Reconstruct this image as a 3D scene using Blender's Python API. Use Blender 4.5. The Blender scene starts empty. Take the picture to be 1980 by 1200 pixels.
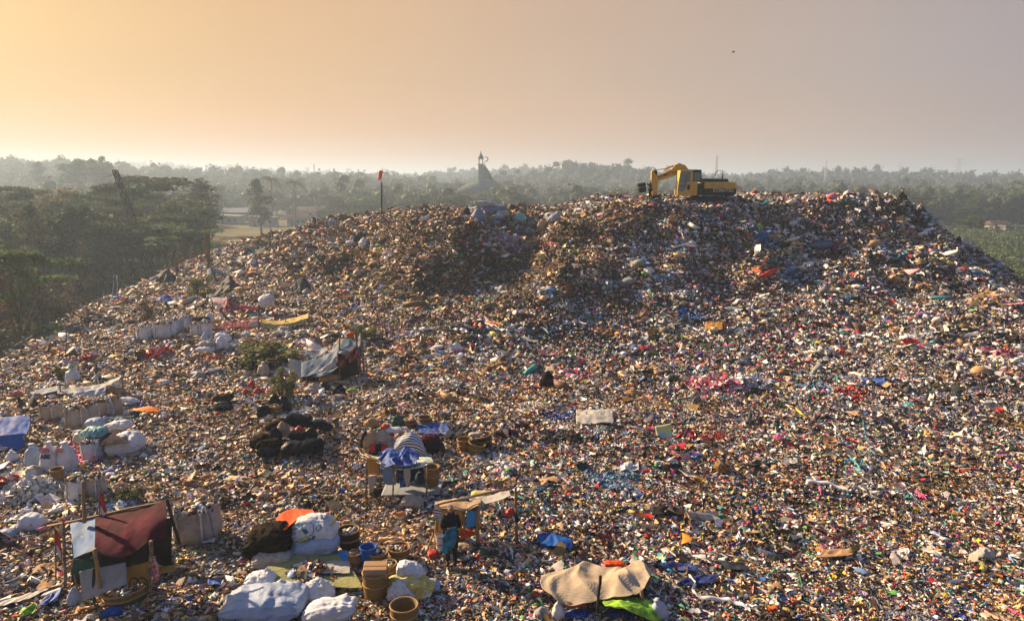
import bpy, math, random
import numpy as np
from mathutils import Vector, Matrix

# ------------------------------------------------------------------ camera, sky, sun, exposure
scene = bpy.context.scene
COL = scene.collection
rad = math.radians
F, CX, CY = 1400.0, 990.0, 600.0
CAM = np.array([0.0, 0.0, 9.2])
PITCH = math.atan(250.0 / F)
cam_data = bpy.data.cameras.new("camera")
cam_data.sensor_width = 36.0
cam_data.lens = F / 1980.0 * 36.0
cam_data.clip_end = 20000
cam_data.clip_start = 0.1
cam = bpy.data.objects.new("camera", cam_data)
cam.location = CAM
cam.rotation_euler = (math.pi / 2 - PITCH, 0, 0)
COL.objects.link(cam)
scene.camera = cam

SUN_AZ, SUN_EL = rad(-56.0), rad(25.0)          # azimuth from the view direction (+Y), negative = left
sun_dir = Vector((math.sin(SUN_AZ) * math.cos(SUN_EL), math.cos(SUN_AZ) * math.cos(SUN_EL), math.sin(SUN_EL)))
sd = bpy.data.lights.new("sun", 'SUN')
sd.energy = 5.0
sd.angle = rad(0.6)
sd.color = (1.0, 0.71, 0.43)
sun = bpy.data.objects.new("sun", sd)
sun.rotation_euler = (-sun_dir).to_track_quat('-Z', 'Y').to_euler()
sun.location = sun_dir * 50
COL.objects.link(sun)

world = bpy.data.worlds.new("World")
scene.world = world
world.use_nodes = True
nt = world.node_tree
nt.nodes.clear()
N = nt.nodes.new
L = nt.links.new
out = N('ShaderNodeOutputWorld')
bg = N('ShaderNodeBackground')
L(bg.outputs[0], out.inputs[0])
bg.inputs[1].default_value = 0.10
sky = N('ShaderNodeTexSky')
sky.sky_type = 'NISHITA'
sky.sun_disc = False
sky.sun_elevation = SUN_EL
sky.sun_rotation = SUN_AZ
sky.air_density = 1.6
sky.dust_density = 6.0
sky.ozone_density = 1.0
tc = N('ShaderNodeTexCoord')
dot = N('ShaderNodeVectorMath'); dot.operation = 'DOT_PRODUCT'
L(tc.outputs['Generated'], dot.inputs[0])
dot.inputs[1].default_value = (math.sin(SUN_AZ), math.cos(SUN_AZ), 0.05)
ramp = N('ShaderNodeValToRGB')
def lin(r, g, b):
    f = lambda c: (c / 255 / 12.92) if c / 255 <= .04045 else ((c / 255 + .055) / 1.055) ** 2.4
    return (f(r), f(g), f(b))
els = ramp.color_ramp.elements
stops = [(0.0, (88, 114, 172)), (0.34, (118, 128, 165)), (0.44, (160, 150, 160)), (0.58, (184, 164, 157)), (0.76, (206, 166, 135)), (0.90, (220, 164, 100)), (0.97, (228, 172, 80)), (1.0, (232, 176, 80))]
els[0].position = stops[0][0]; els[0].color = lin(*stops[0][1]) + (1,)
els[1].position = 1.0; els[1].color = lin(*stops[-1][1]) + (1,)
for p, c in stops[1:-1]:
    e = els.new(p); e.color = lin(*c) + (1,)
mr = N('ShaderNodeMapRange')
mr.inputs[1].default_value = -1.0; mr.inputs[2].default_value = 1.0
L(dot.outputs['Value'], mr.inputs[0]); L(mr.outputs[0], ramp.inputs[0])
# the smog dims towards the zenith and carries faint smoky streaks
noi = N('ShaderNodeTexNoise'); noi.inputs['Scale'].default_value = 1.6; noi.inputs['Detail'].default_value = 3
mp = N('ShaderNodeMapping'); mp.inputs['Scale'].default_value = (1, 1, 4)
L(tc.outputs['Generated'], mp.inputs[0]); L(mp.outputs[0], noi.inputs[0])
nm = N('ShaderNodeMapRange'); nm.inputs[3].default_value = 0.93; nm.inputs[4].default_value = 1.06
nm.inputs[1].default_value = .3; nm.inputs[2].default_value = .7
L(noi.outputs[0], nm.inputs[0])
# clearer, bluer and dimmer air overhead than along the smoggy horizon
sepz = N('ShaderNodeSeparateXYZ'); L(tc.outputs['Generated'], sepz.inputs[0])
mz_ = N('ShaderNodeMapRange'); mz_.inputs[1].default_value = .24; mz_.inputs[2].default_value = .75; L(sepz.outputs[2], mz_.inputs[0])
mixz = N('ShaderNodeMix'); mixz.data_type = 'RGBA'; mixz.inputs[7].default_value = lin(96, 118, 166) + (1,)
L(mz_.outputs[0], mixz.inputs[0]); L(ramp.outputs[0], mixz.inputs[6])
# a warmer, brighter band low over the horizon
hb = N('ShaderNodeMapRange'); hb.inputs[1].default_value = -.02; hb.inputs[2].default_value = .13; hb.inputs[3].default_value = 1; hb.inputs[4].default_value = 0; L(sepz.outputs[2], hb.inputs[0])
hmix = N('ShaderNodeMix'); hmix.data_type = 'RGBA'; hmix.blend_type = 'MULTIPLY'; hmix.inputs[7].default_value = (1.40, 1.08, .78, 1); hmix.clamp_factor = False
L(hb.outputs[0], hmix.inputs[0]); L(mixz.outputs[2], hmix.inputs[6])
mulc = N('ShaderNodeVectorMath'); mulc.operation = 'SCALE'
L(hmix.outputs[2], mulc.inputs[0]); L(nm.outputs[0], mulc.inputs['Scale'])
sc10 = N('ShaderNodeVectorMath'); sc10.operation = 'SCALE'; sc10.inputs['Scale'].default_value = 3.35
L(mulc.outputs[0], sc10.inputs[0])
nis = N('ShaderNodeVectorMath'); nis.operation = 'SCALE'; nis.inputs['Scale'].default_value = 0.06
L(sky.outputs[0], nis.inputs[0])
addn = N('ShaderNodeVectorMath'); addn.operation = 'ADD'
L(sc10.outputs[0], addn.inputs[0]); L(nis.outputs[0], addn.inputs[1])
L(addn.outputs[0], bg.inputs[0])

scene.view_settings.view_transform = 'Standard'
scene.view_settings.look = 'None'
scene.view_settings.exposure = 1.34
scene.view_settings.gamma = 1.0
scene.render.engine = 'CYCLES'
scene.cycles.use_denoising = True
scene.cycles.denoiser = 'OPENIMAGEDENOISE'
scene.cycles.max_bounces = 5
scene.cycles.diffuse_bounces = 2
scene.cycles.glossy_bounces = 2
scene.cycles.transmission_bounces = 3
scene.cycles.volume_bounces = 1
scene.cycles.transparent_max_bounces = 6

# ------------------------------------------------------------------ numbers and small helpers
R = np.random.default_rng(11)
rnd = random.Random(5)
cp_, sp_ = math.cos(PITCH), math.sin(PITCH)

def ray(px, py):
    dx = (px - CX) / F; dy = (CY - py) / F
    return np.array([dx, cp_ + dy * sp_, -sp_ + dy * cp_])
def at(px, py, Y):
    d = ray(px, py)
    return CAM + d * (Y / d[1])

def tag(o, label=None, cat=None, group=None, kind=None):
    if label: o['label'] = label
    if cat: o['category'] = cat
    if group: o['group'] = group
    if kind: o['kind'] = kind
    return o

_tab = np.random.default_rng(77).random((256, 256))
def vnoise(x, y):
    xi = np.floor(x).astype(int); yi = np.floor(y).astype(int)
    fx = x - xi; fy = y - yi
    fx = fx * fx * (3 - 2 * fx); fy = fy * fy * (3 - 2 * fy)
    a = _tab[xi & 255, yi & 255]; b = _tab[(xi + 1) & 255, yi & 255]
    c = _tab[xi & 255, (yi + 1) & 255]; d = _tab[(xi + 1) & 255, (yi + 1) & 255]
    return (a * (1 - fx) + b * fx) * (1 - fy) + (c * (1 - fx) + d * fx) * fy - .5
def fbm(x, y, s, o=4, g=.5):
    r = 0; a = 1.0
    for k in range(o):
        r = r + a * vnoise(x / s + 13.7 * k, y / s + 7.1 * k); s = s / 2.03; a *= g
    return r

def mesh_np(name, V, faces_list, mat=None, colors=None, smooth=False, parent=None, link=True, obj=True):
    """V (n,3); faces_list: list of (m,k) int arrays; colors (n,3) per vertex"""
    me = bpy.data.meshes.new(name)
    V = np.asarray(V, dtype=np.float32)
    me.vertices.add(len(V)); me.vertices.foreach_set('co', V.ravel())
    loops = np.concatenate([f.ravel() for f in faces_list]).astype(np.int32)
    tot = np.concatenate([np.full(len(f), f.shape[1]) for f in faces_list]).astype(np.int32)
    st = np.concatenate([[0], np.cumsum(tot)[:-1]]).astype(np.int32)
    me.loops.add(len(loops)); me.loops.foreach_set('vertex_index', loops)
    me.polygons.add(len(tot)); me.polygons.foreach_set('loop_start', st); me.polygons.foreach_set('loop_total', tot)
    if smooth: me.polygons.foreach_set('use_smooth', np.ones(len(tot), dtype=bool))
    me.update(calc_edges=True)
    if colors is not None:
        ca = me.color_attributes.new('Col', 'FLOAT_COLOR', 'POINT')
        c4 = np.ones((len(V), 4), dtype=np.float32); c4[:, :3] = colors
        ca.data.foreach_set('color', c4.ravel())
    if mat: me.materials.append(mat)
    if not obj: return me
    o = bpy.data.objects.new(name, me)
    COL.objects.link(o)
    if parent: o.parent = parent
    return o

def new_mat(name, color=(.5, .5, .5), rough=.7, noise=0.0, scale=5.0, color2=None, bump=0.0, bscale=None, metal=0.0, stripe=None, attr=False, spec=.12, transl=0.0, alpha=None, coords='Object', detail=4):
    m = bpy.data.materials.new(name); m.use_nodes = True
    t = m.node_tree; n = t.nodes; b = n['Principled BSDF']
    b.inputs['Base Color'].default_value = (*color, 1)
    b.inputs['Roughness'].default_value = rough
    b.inputs['Metallic'].default_value = metal
    b.inputs['Specular IOR Level'].default_value = spec
    co = n.new('ShaderNodeTexCoord')
    if attr:
        a = n.new('ShaderNodeAttribute'); a.attribute_name = 'Col'
        src = a.outputs['Color']
    else:
        src = None
    if noise or color2:
        nz = n.new('ShaderNodeTexNoise'); nz.inputs['Scale'].default_value = scale; nz.inputs['Detail'].default_value = detail
        nz.inputs['Roughness'].default_value = .65
        t.links.new(co.outputs[coords], nz.inputs['Vector'])
        if color2:
            r_ = n.new('ShaderNodeMapRange'); r_.inputs[1].default_value = .42; r_.inputs[2].default_value = .62
            t.links.new(nz.outputs[0], r_.inputs[0])
            mx = n.new('ShaderNodeMix'); mx.data_type = 'RGBA'
            mx.inputs[6].default_value = (*color, 1); mx.inputs[7].default_value = (*color2, 1)
            t.links.new(r_.outputs[0], mx.inputs[0])
            if src: t.links.new(src, mx.inputs[6])
            src = mx.outputs[2]
        if noise:
            r2 = n.new('ShaderNodeMapRange'); r2.inputs[1].default_value = .3; r2.inputs[2].default_value = .7
            r2.inputs[3].default_value = 1 - noise; r2.inputs[4].default_value = 1 + noise * .6
            t.links.new(nz.outputs[0], r2.inputs[0])
            s = n.new('ShaderNodeVectorMath'); s.operation = 'SCALE'
            if src: t.links.new(src, s.inputs[0])
            else: s.inputs[0].default_value = color
            t.links.new(r2.outputs[0], s.inputs['Scale'])
            src = s.outputs[0]
    if src: t.links.new(src, b.inputs['Base Color'])
    if bump:
        nb = n.new('ShaderNodeTexNoise'); nb.inputs['Scale'].default_value = bscale or scale * 2; nb.inputs['Detail'].default_value = 5
        t.links.new(co.outputs[coords], nb.inputs['Vector'])
        bp = n.new('ShaderNodeBump'); bp.inputs['Strength'].default_value = bump; bp.inputs['Distance'].default_value = .03
        t.links.new(nb.outputs[0], bp.inputs['Height']); t.links.new(bp.outputs[0], b.inputs['Normal'])
    if transl:
        tr = n.new('ShaderNodeBsdfTranslucent'); ms = n.new('ShaderNodeMixShader'); ms.inputs[0].default_value = transl
        if src: t.links.new(src, tr.inputs[0])
        else: tr.inputs[0].default_value = (*color, 1)
        t.links.new(b.outputs[0], ms.inputs[1]); t.links.new(tr.outputs[0], ms.inputs[2])
        t.links.new(ms.outputs[0], n['Material Output'].inputs[0])
    return m

# ------------------------------------------------------------------ the landfill as a height field
# pixel column, pixel row, distance along the view -> points on the surface
ctrl = [
 (872,1100,16.2),(300,1190,14.4),(1000,1190,14.2),(1700,1190,14.0),(990,1400,11.2),(300,1400,11.4),(1700,1400,11.0),
 (0,1100,16.8),(100,950,21.6),(60,840,27.0),(350,1000,19.6),(560,870,24.2),(200,750,33.5),(0,720,38),(130,640,50),(220,578,63),
 (300,650,43),(420,700,37.8),(330,525,76),(430,484,84),(530,458,84),(620,438,80),(440,575,57.5),(560,560,58),(540,510,68),(650,640,43),
 (740,413,70),(700,460,64),(760,520,55),(820,408,64),(900,408,60),(920,440,56),(1000,408,64),(1080,410,64),(1055,445,60),(1000,480,60),(950,522,54),(885,588,49),(1130,432,56.5),(1085,500,50.5),(1025,560,46.5),
 (860,500,53),(800,600,45),(900,640,41.5),(760,700,37),
 (1110,395,63),(1170,384,61),(1250,383,60),(1400,382,60),(1520,380,61),(1620,382,62),(1740,392,61),(1810,442,58.5),(1850,466,57),(1900,491,55),(1980,546,51),
 (1170,384,75),(1400,380,78),(1620,381,76),
 (1150,480,54),(1350,470,55),(1550,460,56),(1700,480,54.5),(1100,560,47.5),(1300,560,48.5),(1500,560,48.3),(1700,560,47.8),(1850,560,47.5),
 (1000,650,41),(1150,660,41),(1350,660,40.8),(1550,660,40.3),(1750,650,39),(1900,640,38),(1980,640,38),
 (1100,740,32.7),(1300,750,31.8),(1500,765,31.0),(1700,730,32.5),(1850,700,33),(1980,720,31.5),
 (1000,860,24.6),(1300,860,24.6),(1600,860,24.7),(1900,860,24.8),(1500,1000,19.2),(1900,1000,19.2),(760,900,22.8),
]
P = np.array([at(*c) for c in ctrl])
extra = np.array([[-60,20,-2],[-60,50,-3],[-60,90,-1],[70,20,1.0],[70,40,0.5],[60,60,2],[60,90,4],[-20,100,4],[20,100,6.5],[0,0,0],[-30,0,-.6],[30,0,.3],[0,90,5]])
P = np.vstack([P, extra])
def _tps(P):
    n = len(P)
    d = np.sqrt(((P[:, None, :2] - P[None, :, :2]) ** 2).sum(-1)) + 1e-9
    K = d * d * np.log(d) + np.eye(n) * 0.6
    A = np.hstack([np.ones((n, 1)), P[:, :2]])
    M = np.block([[K, A], [A.T, np.zeros((3, 3))]])
    return np.linalg.solve(M, np.concatenate([P[:, 2], np.zeros(3)]))
W = _tps(P)
def _H(x, y):
    r = W[-3] + W[-2] * x + W[-1] * y
    for i in range(len(P)):
        d2 = (x - P[i, 0]) ** 2 + (y - P[i, 1]) ** 2 + 1e-9
        r = r + W[i] * d2 * .5 * np.log(d2)
    return r
edge_px = [(0,720,38),(130,640,50),(220,578,63),(330,525,76),(430,484,86),(530,458,88),(620,438,88),(740,412,80),(900,406,74),(1000,405,76),(1080,405,76),(1170,380,80),(1400,380,82),(1620,380,80),(1700,385,72),(1745,392,63),(1812,442,59.5),(1852,466,58),(1902,491,56),(1985,548,52)]
poly = [(-34,-20),(-33,15),(-30,30)] + [tuple(at(*e)[:2]) for e in edge_px] + [(43,44),(56,36),(75,30),(75,-20)]
poly = np.array(poly)
def inside_dist(x, y):
    """signed distance, positive inside the dump"""
    sh = np.shape(x); x = np.ravel(x); y = np.ravel(y)
    best = np.full(x.shape, 1e9); ins = np.zeros(x.shape, bool)
    n = len(poly)
    for i in range(n):
        ax, ay = poly[i]; bx, by = poly[(i + 1) % n]
        ex, ey = bx - ax, by - ay
        t = np.clip(((x - ax) * ex + (y - ay) * ey) / (ex * ex + ey * ey), 0, 1)
        best = np.minimum(best, (x - ax - t * ex) ** 2 + (y - ay - t * ey) ** 2)
        if by != ay:
            c = ((ay > y) != (by > y)) & (x < ax + (y - ay) * ex / ey)
            ins ^= c
    d = np.sqrt(best)
    return np.where(ins, d, -d).reshape(sh)
PLAIN = -6.0
def T(x, y):
    x = np.asarray(x, float); y = np.asarray(y, float)
    h = _H(x, y)
    k = np.clip((x - 4.2) / 5.0, 0, 1); ceil_ = 6.30 + 1.15 * k * k * (3 - 2 * k) - .35 * np.clip((-x - 6) / 10, 0, 1)
    h = -.25 * np.logaddexp(-h / .25, -ceil_ / .25)
    rgt = np.clip((x - 33.2) / 2.5, 0, 1) * np.clip((y - 46) / 6, 0, 1); h = h - .85 * rgt
    mound = np.clip((h - .35) / 2.2, 0, 1)
    am = .12 + .60 * mound * np.clip((ceil_ + .6 - h) / 1.6, .45, 1)
    n = fbm(x, y, 7.0, 3) * am * 1.5 + fbm(x + 50, y, 2.2, 3) * am * 1.1
    n = n + (np.abs(fbm(x * .8 + y * .25 + 40, y * .55 + 3, 1.5, 2)) - .16) * mound * -.75
    n = n + (np.abs(fbm(x - 9, y + 31, 3.1, 2)) - .17) * am * 1.1
    d = inside_dist(x, y)
    n = n * np.clip(.35 + np.abs(d) / 6, 0, 1)
    fall = np.clip((-d + .3) / 15.0, 0, 1); fall = fall * fall * (3 - 2 * fall)
    fall = np.clip(fall + np.clip(-d, 0, 40) * .012, 0, 1)
    z = (h + n) * (1 - fall) + (PLAIN - .8) * fall
    return z
def T1(x, y): return float(T(np.array([x]), np.array([y]))[0])
gx = np.arange(-75, 90.01, .3); gy = np.arange(4, 118.01, .3)
GX, GY = np.meshgrid(gx, gy)
GZ = T(GX, GY)
def Tg(x, y):
    """fast bilinear look-up of the height field"""
    u = np.clip((np.asarray(x) - gx[0]) / .3, 0, len(gx) - 1.001); v = np.clip((np.asarray(y) - gy[0]) / .3, 0, len(gy) - 1.001)
    i = u.astype(int) if hasattr(u, 'astype') else int(u); j = v.astype(int) if hasattr(v, 'astype') else int(v)
    fu = u - i; fv = v - j
    return (GZ[j, i] * (1 - fu) + GZ[j, i + 1] * fu) * (1 - fv) + (GZ[j + 1, i] * (1 - fu) + GZ[j + 1, i + 1] * fu) * fv
def hit(px, py):
    """where the line of sight through a photo pixel meets the landfill surface"""
    d = ray(px, py); d = d / d[1]
    Y = np.arange(9, 112, .05)
    pts = CAM[None] + d[None] * Y[:, None]
    z = Tg(pts[:, 0], pts[:, 1])
    k = np.argmax(pts[:, 2] < z)
    if not (pts[:, 2] < z).any(): k = np.argmin(pts[:, 2] - z)
    p = pts[k]
    return Vector((p[0], p[1], float(z[k])))
def grid_faces(nx, ny):
    a = np.arange(nx * ny).reshape(ny, nx)
    return np.stack([a[:-1, :-1], a[:-1, 1:], a[1:, 1:], a[1:, :-1]], -1).reshape(-1, 4)
soil = new_mat('compacted_refuse_soil', (.040, .028, .019), .95, noise=.5, scale=2.5, color2=(.085, .060, .040), bump=.8, bscale=9)
o = mesh_np('landfill_ground', np.stack([GX, GY, GZ], -1).reshape(-1, 3), [grid_faces(len(gx), len(gy))], soil, smooth=True)
tag(o, kind='structure')

# ------------------------------------------------------------------ countryside: one ground sheet with low hills to the horizon
hills = [(-330,520,230,90,13),(-560,700,240,160,24),(-120,900,260,130,9),(75,640,75,70,17),(60,1000,200,120,14),(330,760,170,90,11),(620,900,250,120,7),
         (230,1250,300,160,12),(-900,1500,600,250,38),(-150,1900,500,250,14),(800,1900,700,250,12),(1700,1600,500,300,14),(-2000,2600,900,400,50),(0,3400,1600,400,26),(2300,3200,1200,500,22)]
def G(x, y):
    x = np.asarray(x, float); y = np.asarray(y, float)
    z = np.full(x.shape, PLAIN)
    for (a, b, rx, ry, h) in hills:
        z = z + h * np.exp(-((x - a) / rx) ** 2 - ((y - b) / ry) ** 2)
    far = np.clip((np.hypot(x, y) - 200) / 500, 0, 1)
    return z + fbm(x, y, 160, 3) * 4 * far
ux = np.linspace(-1, 1, 321); sx = np.sinh(ux * 4.2) / np.sinh(4.2) * 4800
uy = np.linspace(0, 1, 300); sy = -300 + 5600 * np.sinh(uy * 3.6) / np.sinh(3.6)
SX, SY = np.meshgrid(sx, sy)
grass = new_mat('dry_field_grass', (.10, .10, .04), .95, noise=.4, scale=.02, color2=(.20, .15, .07), detail=8)
o = mesh_np('ground', np.stack([SX, SY, G(SX, SY)], -1).reshape(-1, 3), [grid_faces(len(sx), len(sy))], grass, smooth=True)
tag(o, kind='structure')
# ------------------------------------------------------------------ loose litter, uncountable: crumpled sheets, lumps and strips
def rot_np(yaw, tilt, tdir):
    """(n,3,3): yaw about z, then tilt about the horizontal axis at angle tdir"""
    n = len(yaw); c, s = np.cos(yaw), np.sin(yaw)
    Rz = np.zeros((n, 3, 3)); Rz[:, 0, 0] = c; Rz[:, 0, 1] = -s; Rz[:, 1, 0] = s; Rz[:, 1, 1] = c; Rz[:, 2, 2] = 1
    ax, ay = np.cos(tdir), np.sin(tdir); ct, st = np.cos(tilt), np.sin(tilt); k = 1 - ct
    Rt = np.zeros((n, 3, 3))
    Rt[:, 0, 0] = ct + ax * ax * k; Rt[:, 0, 1] = ax * ay * k; Rt[:, 0, 2] = ay * st
    Rt[:, 1, 0] = ax * ay * k; Rt[:, 1, 1] = ct + ay * ay * k; Rt[:, 1, 2] = -ax * st
    Rt[:, 2, 0] = -ay * st; Rt[:, 2, 1] = ax * st; Rt[:, 2, 2] = ct
    return Rt @ Rz
def sheet_proto(r):
    gx_, gy_ = np.meshgrid(np.linspace(-.5, .5, 4), np.linspace(-.5, .5, 3))
    v = np.stack([gx_.ravel(), gy_.ravel(), np.zeros(12)], -1)
    v[:, :2] += r.normal(0, .09, (12, 2)); v[:, 2] = r.normal(0, .17, 12)
    v[:, 1] *= r.uniform(.35, 1.0)
    return v, grid_faces(4, 3)
_t = (1 + 5 ** .5) / 2
ICO_V = np.array([(-1,_t,0),(1,_t,0),(-1,-_t,0),(1,-_t,0),(0,-1,_t),(0,1,_t),(0,-1,-_t),(0,1,-_t),(_t,0,-1),(_t,0,1),(-_t,0,-1),(-_t,0,1)]) / 3.8
ICO_F = np.array([(0,11,5),(0,5,1),(0,1,7),(0,7,10),(0,10,11),(1,5,9),(5,11,4),(11,10,2),(10,7,6),(7,1,8),(3,9,4),(3,4,2),(3,2,6),(3,6,8),(3,8,9),(4,9,5),(2,4,11),(6,2,10),(8,6,7),(9,8,1)])
def lump_proto(r):
    v = ICO_V * r.uniform(.6, 1.25, (12, 1)) + r.normal(0, .06, (12, 3))
    v = v * np.array([1, r.uniform(.5, .95), r.uniform(.35, .8)])
    return v, ICO_F
pal = {
 'tan':[(.58,.39,.22),(.48,.31,.17),(.66,.47,.29),(.40,.26,.15),(.72,.55,.37)],
 'white':[(.84,.83,.80),(.78,.78,.79),(.86,.83,.76),(.72,.75,.80)],
 'grey':[(.30,.30,.31),(.40,.39,.38),(.22,.24,.26),(.34,.36,.38)],
 'dark':[(.03,.03,.03),(.05,.045,.04),(.04,.05,.06),(.07,.055,.05)],
 'brown':[(.15,.10,.06),(.20,.13,.07),(.11,.075,.05),(.24,.17,.10),(.27,.17,.08)],
 'red':[(.55,.04,.04),(.62,.08,.05),(.45,.03,.05)],
 'pink':[(.70,.25,.32),(.75,.40,.42),(.62,.12,.28)],
 'orange':[(.72,.22,.04),(.75,.33,.10)],
 'yellow':[(.75,.55,.08),(.72,.62,.22)],
 'green':[(.08,.32,.10),(.18,.45,.15),(.06,.25,.14)],
 'teal':[(.06,.34,.36),(.25,.55,.55),(.05,.22,.25)],
 'blue':[(.04,.10,.38),(.06,.20,.50),(.20,.38,.62),(.03,.05,.22)],
 'purple':[(.20,.08,.30),(.35,.22,.45)],
}
keys = list(pal)
zone_w = {   #        tan white grey dark brown red pink oran yell gree teal blue purp
 'warm':  np.array([ 34, 13,  8, 18, 23, 1.2,1.6, 1.6,1.6, 1.0, 1.2, 1.6, .5]),
 'brown': np.array([ 22,  3,  7, 17, 46, .4, .6,  1.0, .6,  .5,  .5,  .5, .3]),
 'mixed': np.array([ 20, 21, 11, 23, 16, 2.2,3.2, 1.4,1.6, 1.3, 2.0, 2.8,1.2]),
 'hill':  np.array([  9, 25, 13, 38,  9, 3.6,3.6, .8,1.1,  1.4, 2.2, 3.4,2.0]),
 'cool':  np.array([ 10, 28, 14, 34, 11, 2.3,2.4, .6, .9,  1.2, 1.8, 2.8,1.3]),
 'confetti':np.array([21,18,  9, 20, 13, 2.4,2.8, 1.9,2.2, 2.0, 2.4, 3.4,1.2]),
}
def pick_colors(zone, r):
    n = len(zone); out_ = np.zeros((n, 3))
    for z, w in zone_w.items():
        idx = np.nonzero(zone == z)[0]
        if not len(idx): continue
        k = r.choice(len(keys), len(idx), p=w / w.sum())
        for q, key in enumerate(keys):
            ii = idx[k == q]
            if len(ii): out_[ii] = np.array(pal[key])[r.integers(0, len(pal[key]), len(ii))]
    out_ *= r.uniform(.75, 1.15, (n, 1))
    g_ = out_.mean(1, keepdims=True); out_ = np.clip(g_ + (out_ - g_) * 1.12, .01, .9)
    out_ += r.normal(0, .012, (n, 3))
    return np.clip(out_, .012, .85)
def project(x, y, z):
    X = x - CAM[0]; Yv = y - CAM[1]; Z = z - CAM[2]
    dep = Yv * cp_ - Z * sp_; up = Yv * sp_ + Z * cp_
    return CX + F * X / dep, CY - F * up / dep, dep
def pieces(name, mat, pos, size, color, kind_sheet, r, yaw=None, tilt=.5, nproto=40, lift=.25, stretch=None, parent=None):
    n = len(pos)
    protos = [sheet_proto(r) if kind_sheet else lump_proto(r) for _ in range(nproto)]
    Pv = np.stack([p[0] for p in protos]); Fc = protos[0][1]; nv = Pv.shape[1]
    which = r.integers(0, nproto, n)
    if yaw is None: yaw = r.uniform(0, 2 * np.pi, n)
    M = rot_np(yaw, np.abs(r.normal(0, tilt, n)), r.uniform(0, 2 * np.pi, n))
    st = np.ones((n, 1, 3)) if stretch is None else stretch[:, None, :]
    V = Pv[which] * st * size[:, None, None]
    V = np.einsum('nij,nvj->nvi', M, V)
    V += pos[:, None, :]
    V[:, :, 2] += lift * size[:, None]
    Cc = np.repeat(color[:, None, :], nv, 1) * r.uniform(.88, 1.06, (n, nv, 1))
    Fa = (Fc[None] + (np.arange(n) * nv)[:, None, None]).reshape(-1, Fc.shape[1])
    return mesh_np(name, V.reshape(-1, 3), [Fa], mat, colors=Cc.reshape(-1, 3), parent=parent)

litter_mat = new_mat('mixed_plastic_and_rag_litter', (.5, .5, .5), .62, attr=True, noise=.35, scale=9.0, spec=.3)
def zone_of(x, y, z, r):
    px, py, dep = project(x, y, z)
    n = len(x)
    j = fbm(x, y, 6.0, 3)
    zone = np.full(n, 'warm', dtype='<U9')
    # colourful trampled flat in front and to the right of the camera
    right = px + j * 500
    zone[(right > 900)] = 'mixed'
    zone[(right > 780) & (py > 900)] = 'confetti'
    # the tall mound facing right
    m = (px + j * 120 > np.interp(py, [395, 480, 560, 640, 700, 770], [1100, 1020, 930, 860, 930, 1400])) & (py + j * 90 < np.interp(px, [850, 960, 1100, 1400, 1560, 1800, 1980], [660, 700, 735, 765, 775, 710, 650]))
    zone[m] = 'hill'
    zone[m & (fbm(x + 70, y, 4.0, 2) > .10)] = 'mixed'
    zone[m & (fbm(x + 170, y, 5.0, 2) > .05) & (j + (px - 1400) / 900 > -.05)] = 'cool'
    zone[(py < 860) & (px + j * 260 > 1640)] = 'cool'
    br = (z > 1.6 + j) & (px + j * 200 < 1090) & (py + j * 120 < 600)
    zone[br] = 'brown'
    zone[br & (r.random(n) < .22)] = 'warm'
    bandm = (z > 1.0) & (np.abs(fbm(x + 3, y * .6, 9.0, 3)) < .055)
    zone[bandm & (px + j * 200 < 1250)] = 'brown'
    patch = fbm(x + 200, y + 90, 3.2, 2) > .40
    zone[patch & (z > .8) & ((px < 1100) | (r.random(n) < .35))] = 'brown'
    out_side = inside_dist(x, y) < -1.0
    zone[out_side] = 'brown'
    return zone
def scatter(n, r, near):
    """random points on the landfill, denser near the camera; keeps what the surface in front lets be seen from around here"""
    if near:
        y = r.uniform(12, 34, n); x = r.uniform(-.86, .86, n) * (y + 2)
    else:
        y = 30 + 62 * r.random(n) ** 1.25; x = r.uniform(-.80, .86, n) * (y + 2)
    d = inside_dist(x, y)
    keep = d > -7
    x, y, d = x[keep], y[keep], d[keep]
    thin = (d < -1.0) & (r.random(len(x)) < .55)
    x, y = x[~thin], y[~thin]
    # worn, half bare streaks of dirt along the contours and round the walked ground
    s_ = fbm(x * .35 + y * .12 + 5, y * 1.1 - x * .10, 2.4, 3)
    bare = (s_ > .20) & (r.random(len(x)) < .62) & (y < 60)
    x, y = x[~bare], y[~bare]
    z = Tg(x, y)
    return x, y, z
def litter_layer(name, n, near, sheet, s0, s1, seed, tilt, big=0.0, lift=.25):
    r = np.random.default_rng(seed)
    x, y, z = scatter(n, r, near)
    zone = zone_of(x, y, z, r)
    col = pick_colors(zone, r)
    # handfuls of one kind of rubbish tipped together
    ci = np.floor(x / 1.3 + .6 * fbm(x, y, 1.0, 2)).astype(int); cj = np.floor(y / 1.3 + .6 * fbm(y, x, 1.0, 2)).astype(int)
    hsh = (ci * 73856093 ^ cj * 19349663) & 1023
    cl_ = np.random.default_rng(99); ccol = pick_colors(np.full(1024, 'mixed', dtype='<U9'), cl_)
    same = (hsh % 6 == 0) & (r.random(len(x)) < .55)
    col[same] = np.clip(ccol[hsh[same]] * r.uniform(.7, 1.2, (same.sum(), 1)), .01, .9)
    size = (.80 + .9 * np.clip(fbm(x + 31, y, 2.6, 3) + .25, 0, .8)) * (s0 + s1 * y) * np.exp(np.clip(r.normal(0, .40, len(x)), -1, .95))
    yaw = r.uniform(0, 2 * np.pi, len(x))
    left = project(x, y, z)[0] < 900
    yaw[left] = r.normal(.35, .7, left.sum()) + (r.random(left.sum()) < .5) * np.pi
    st = np.ones((len(x), 3)); st[:, 0] = r.uniform(.9, 1.9, len(x))
    return (np.stack([x, y, z], -1), size, col, yaw, st, sheet, tilt, lift, r)
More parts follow.
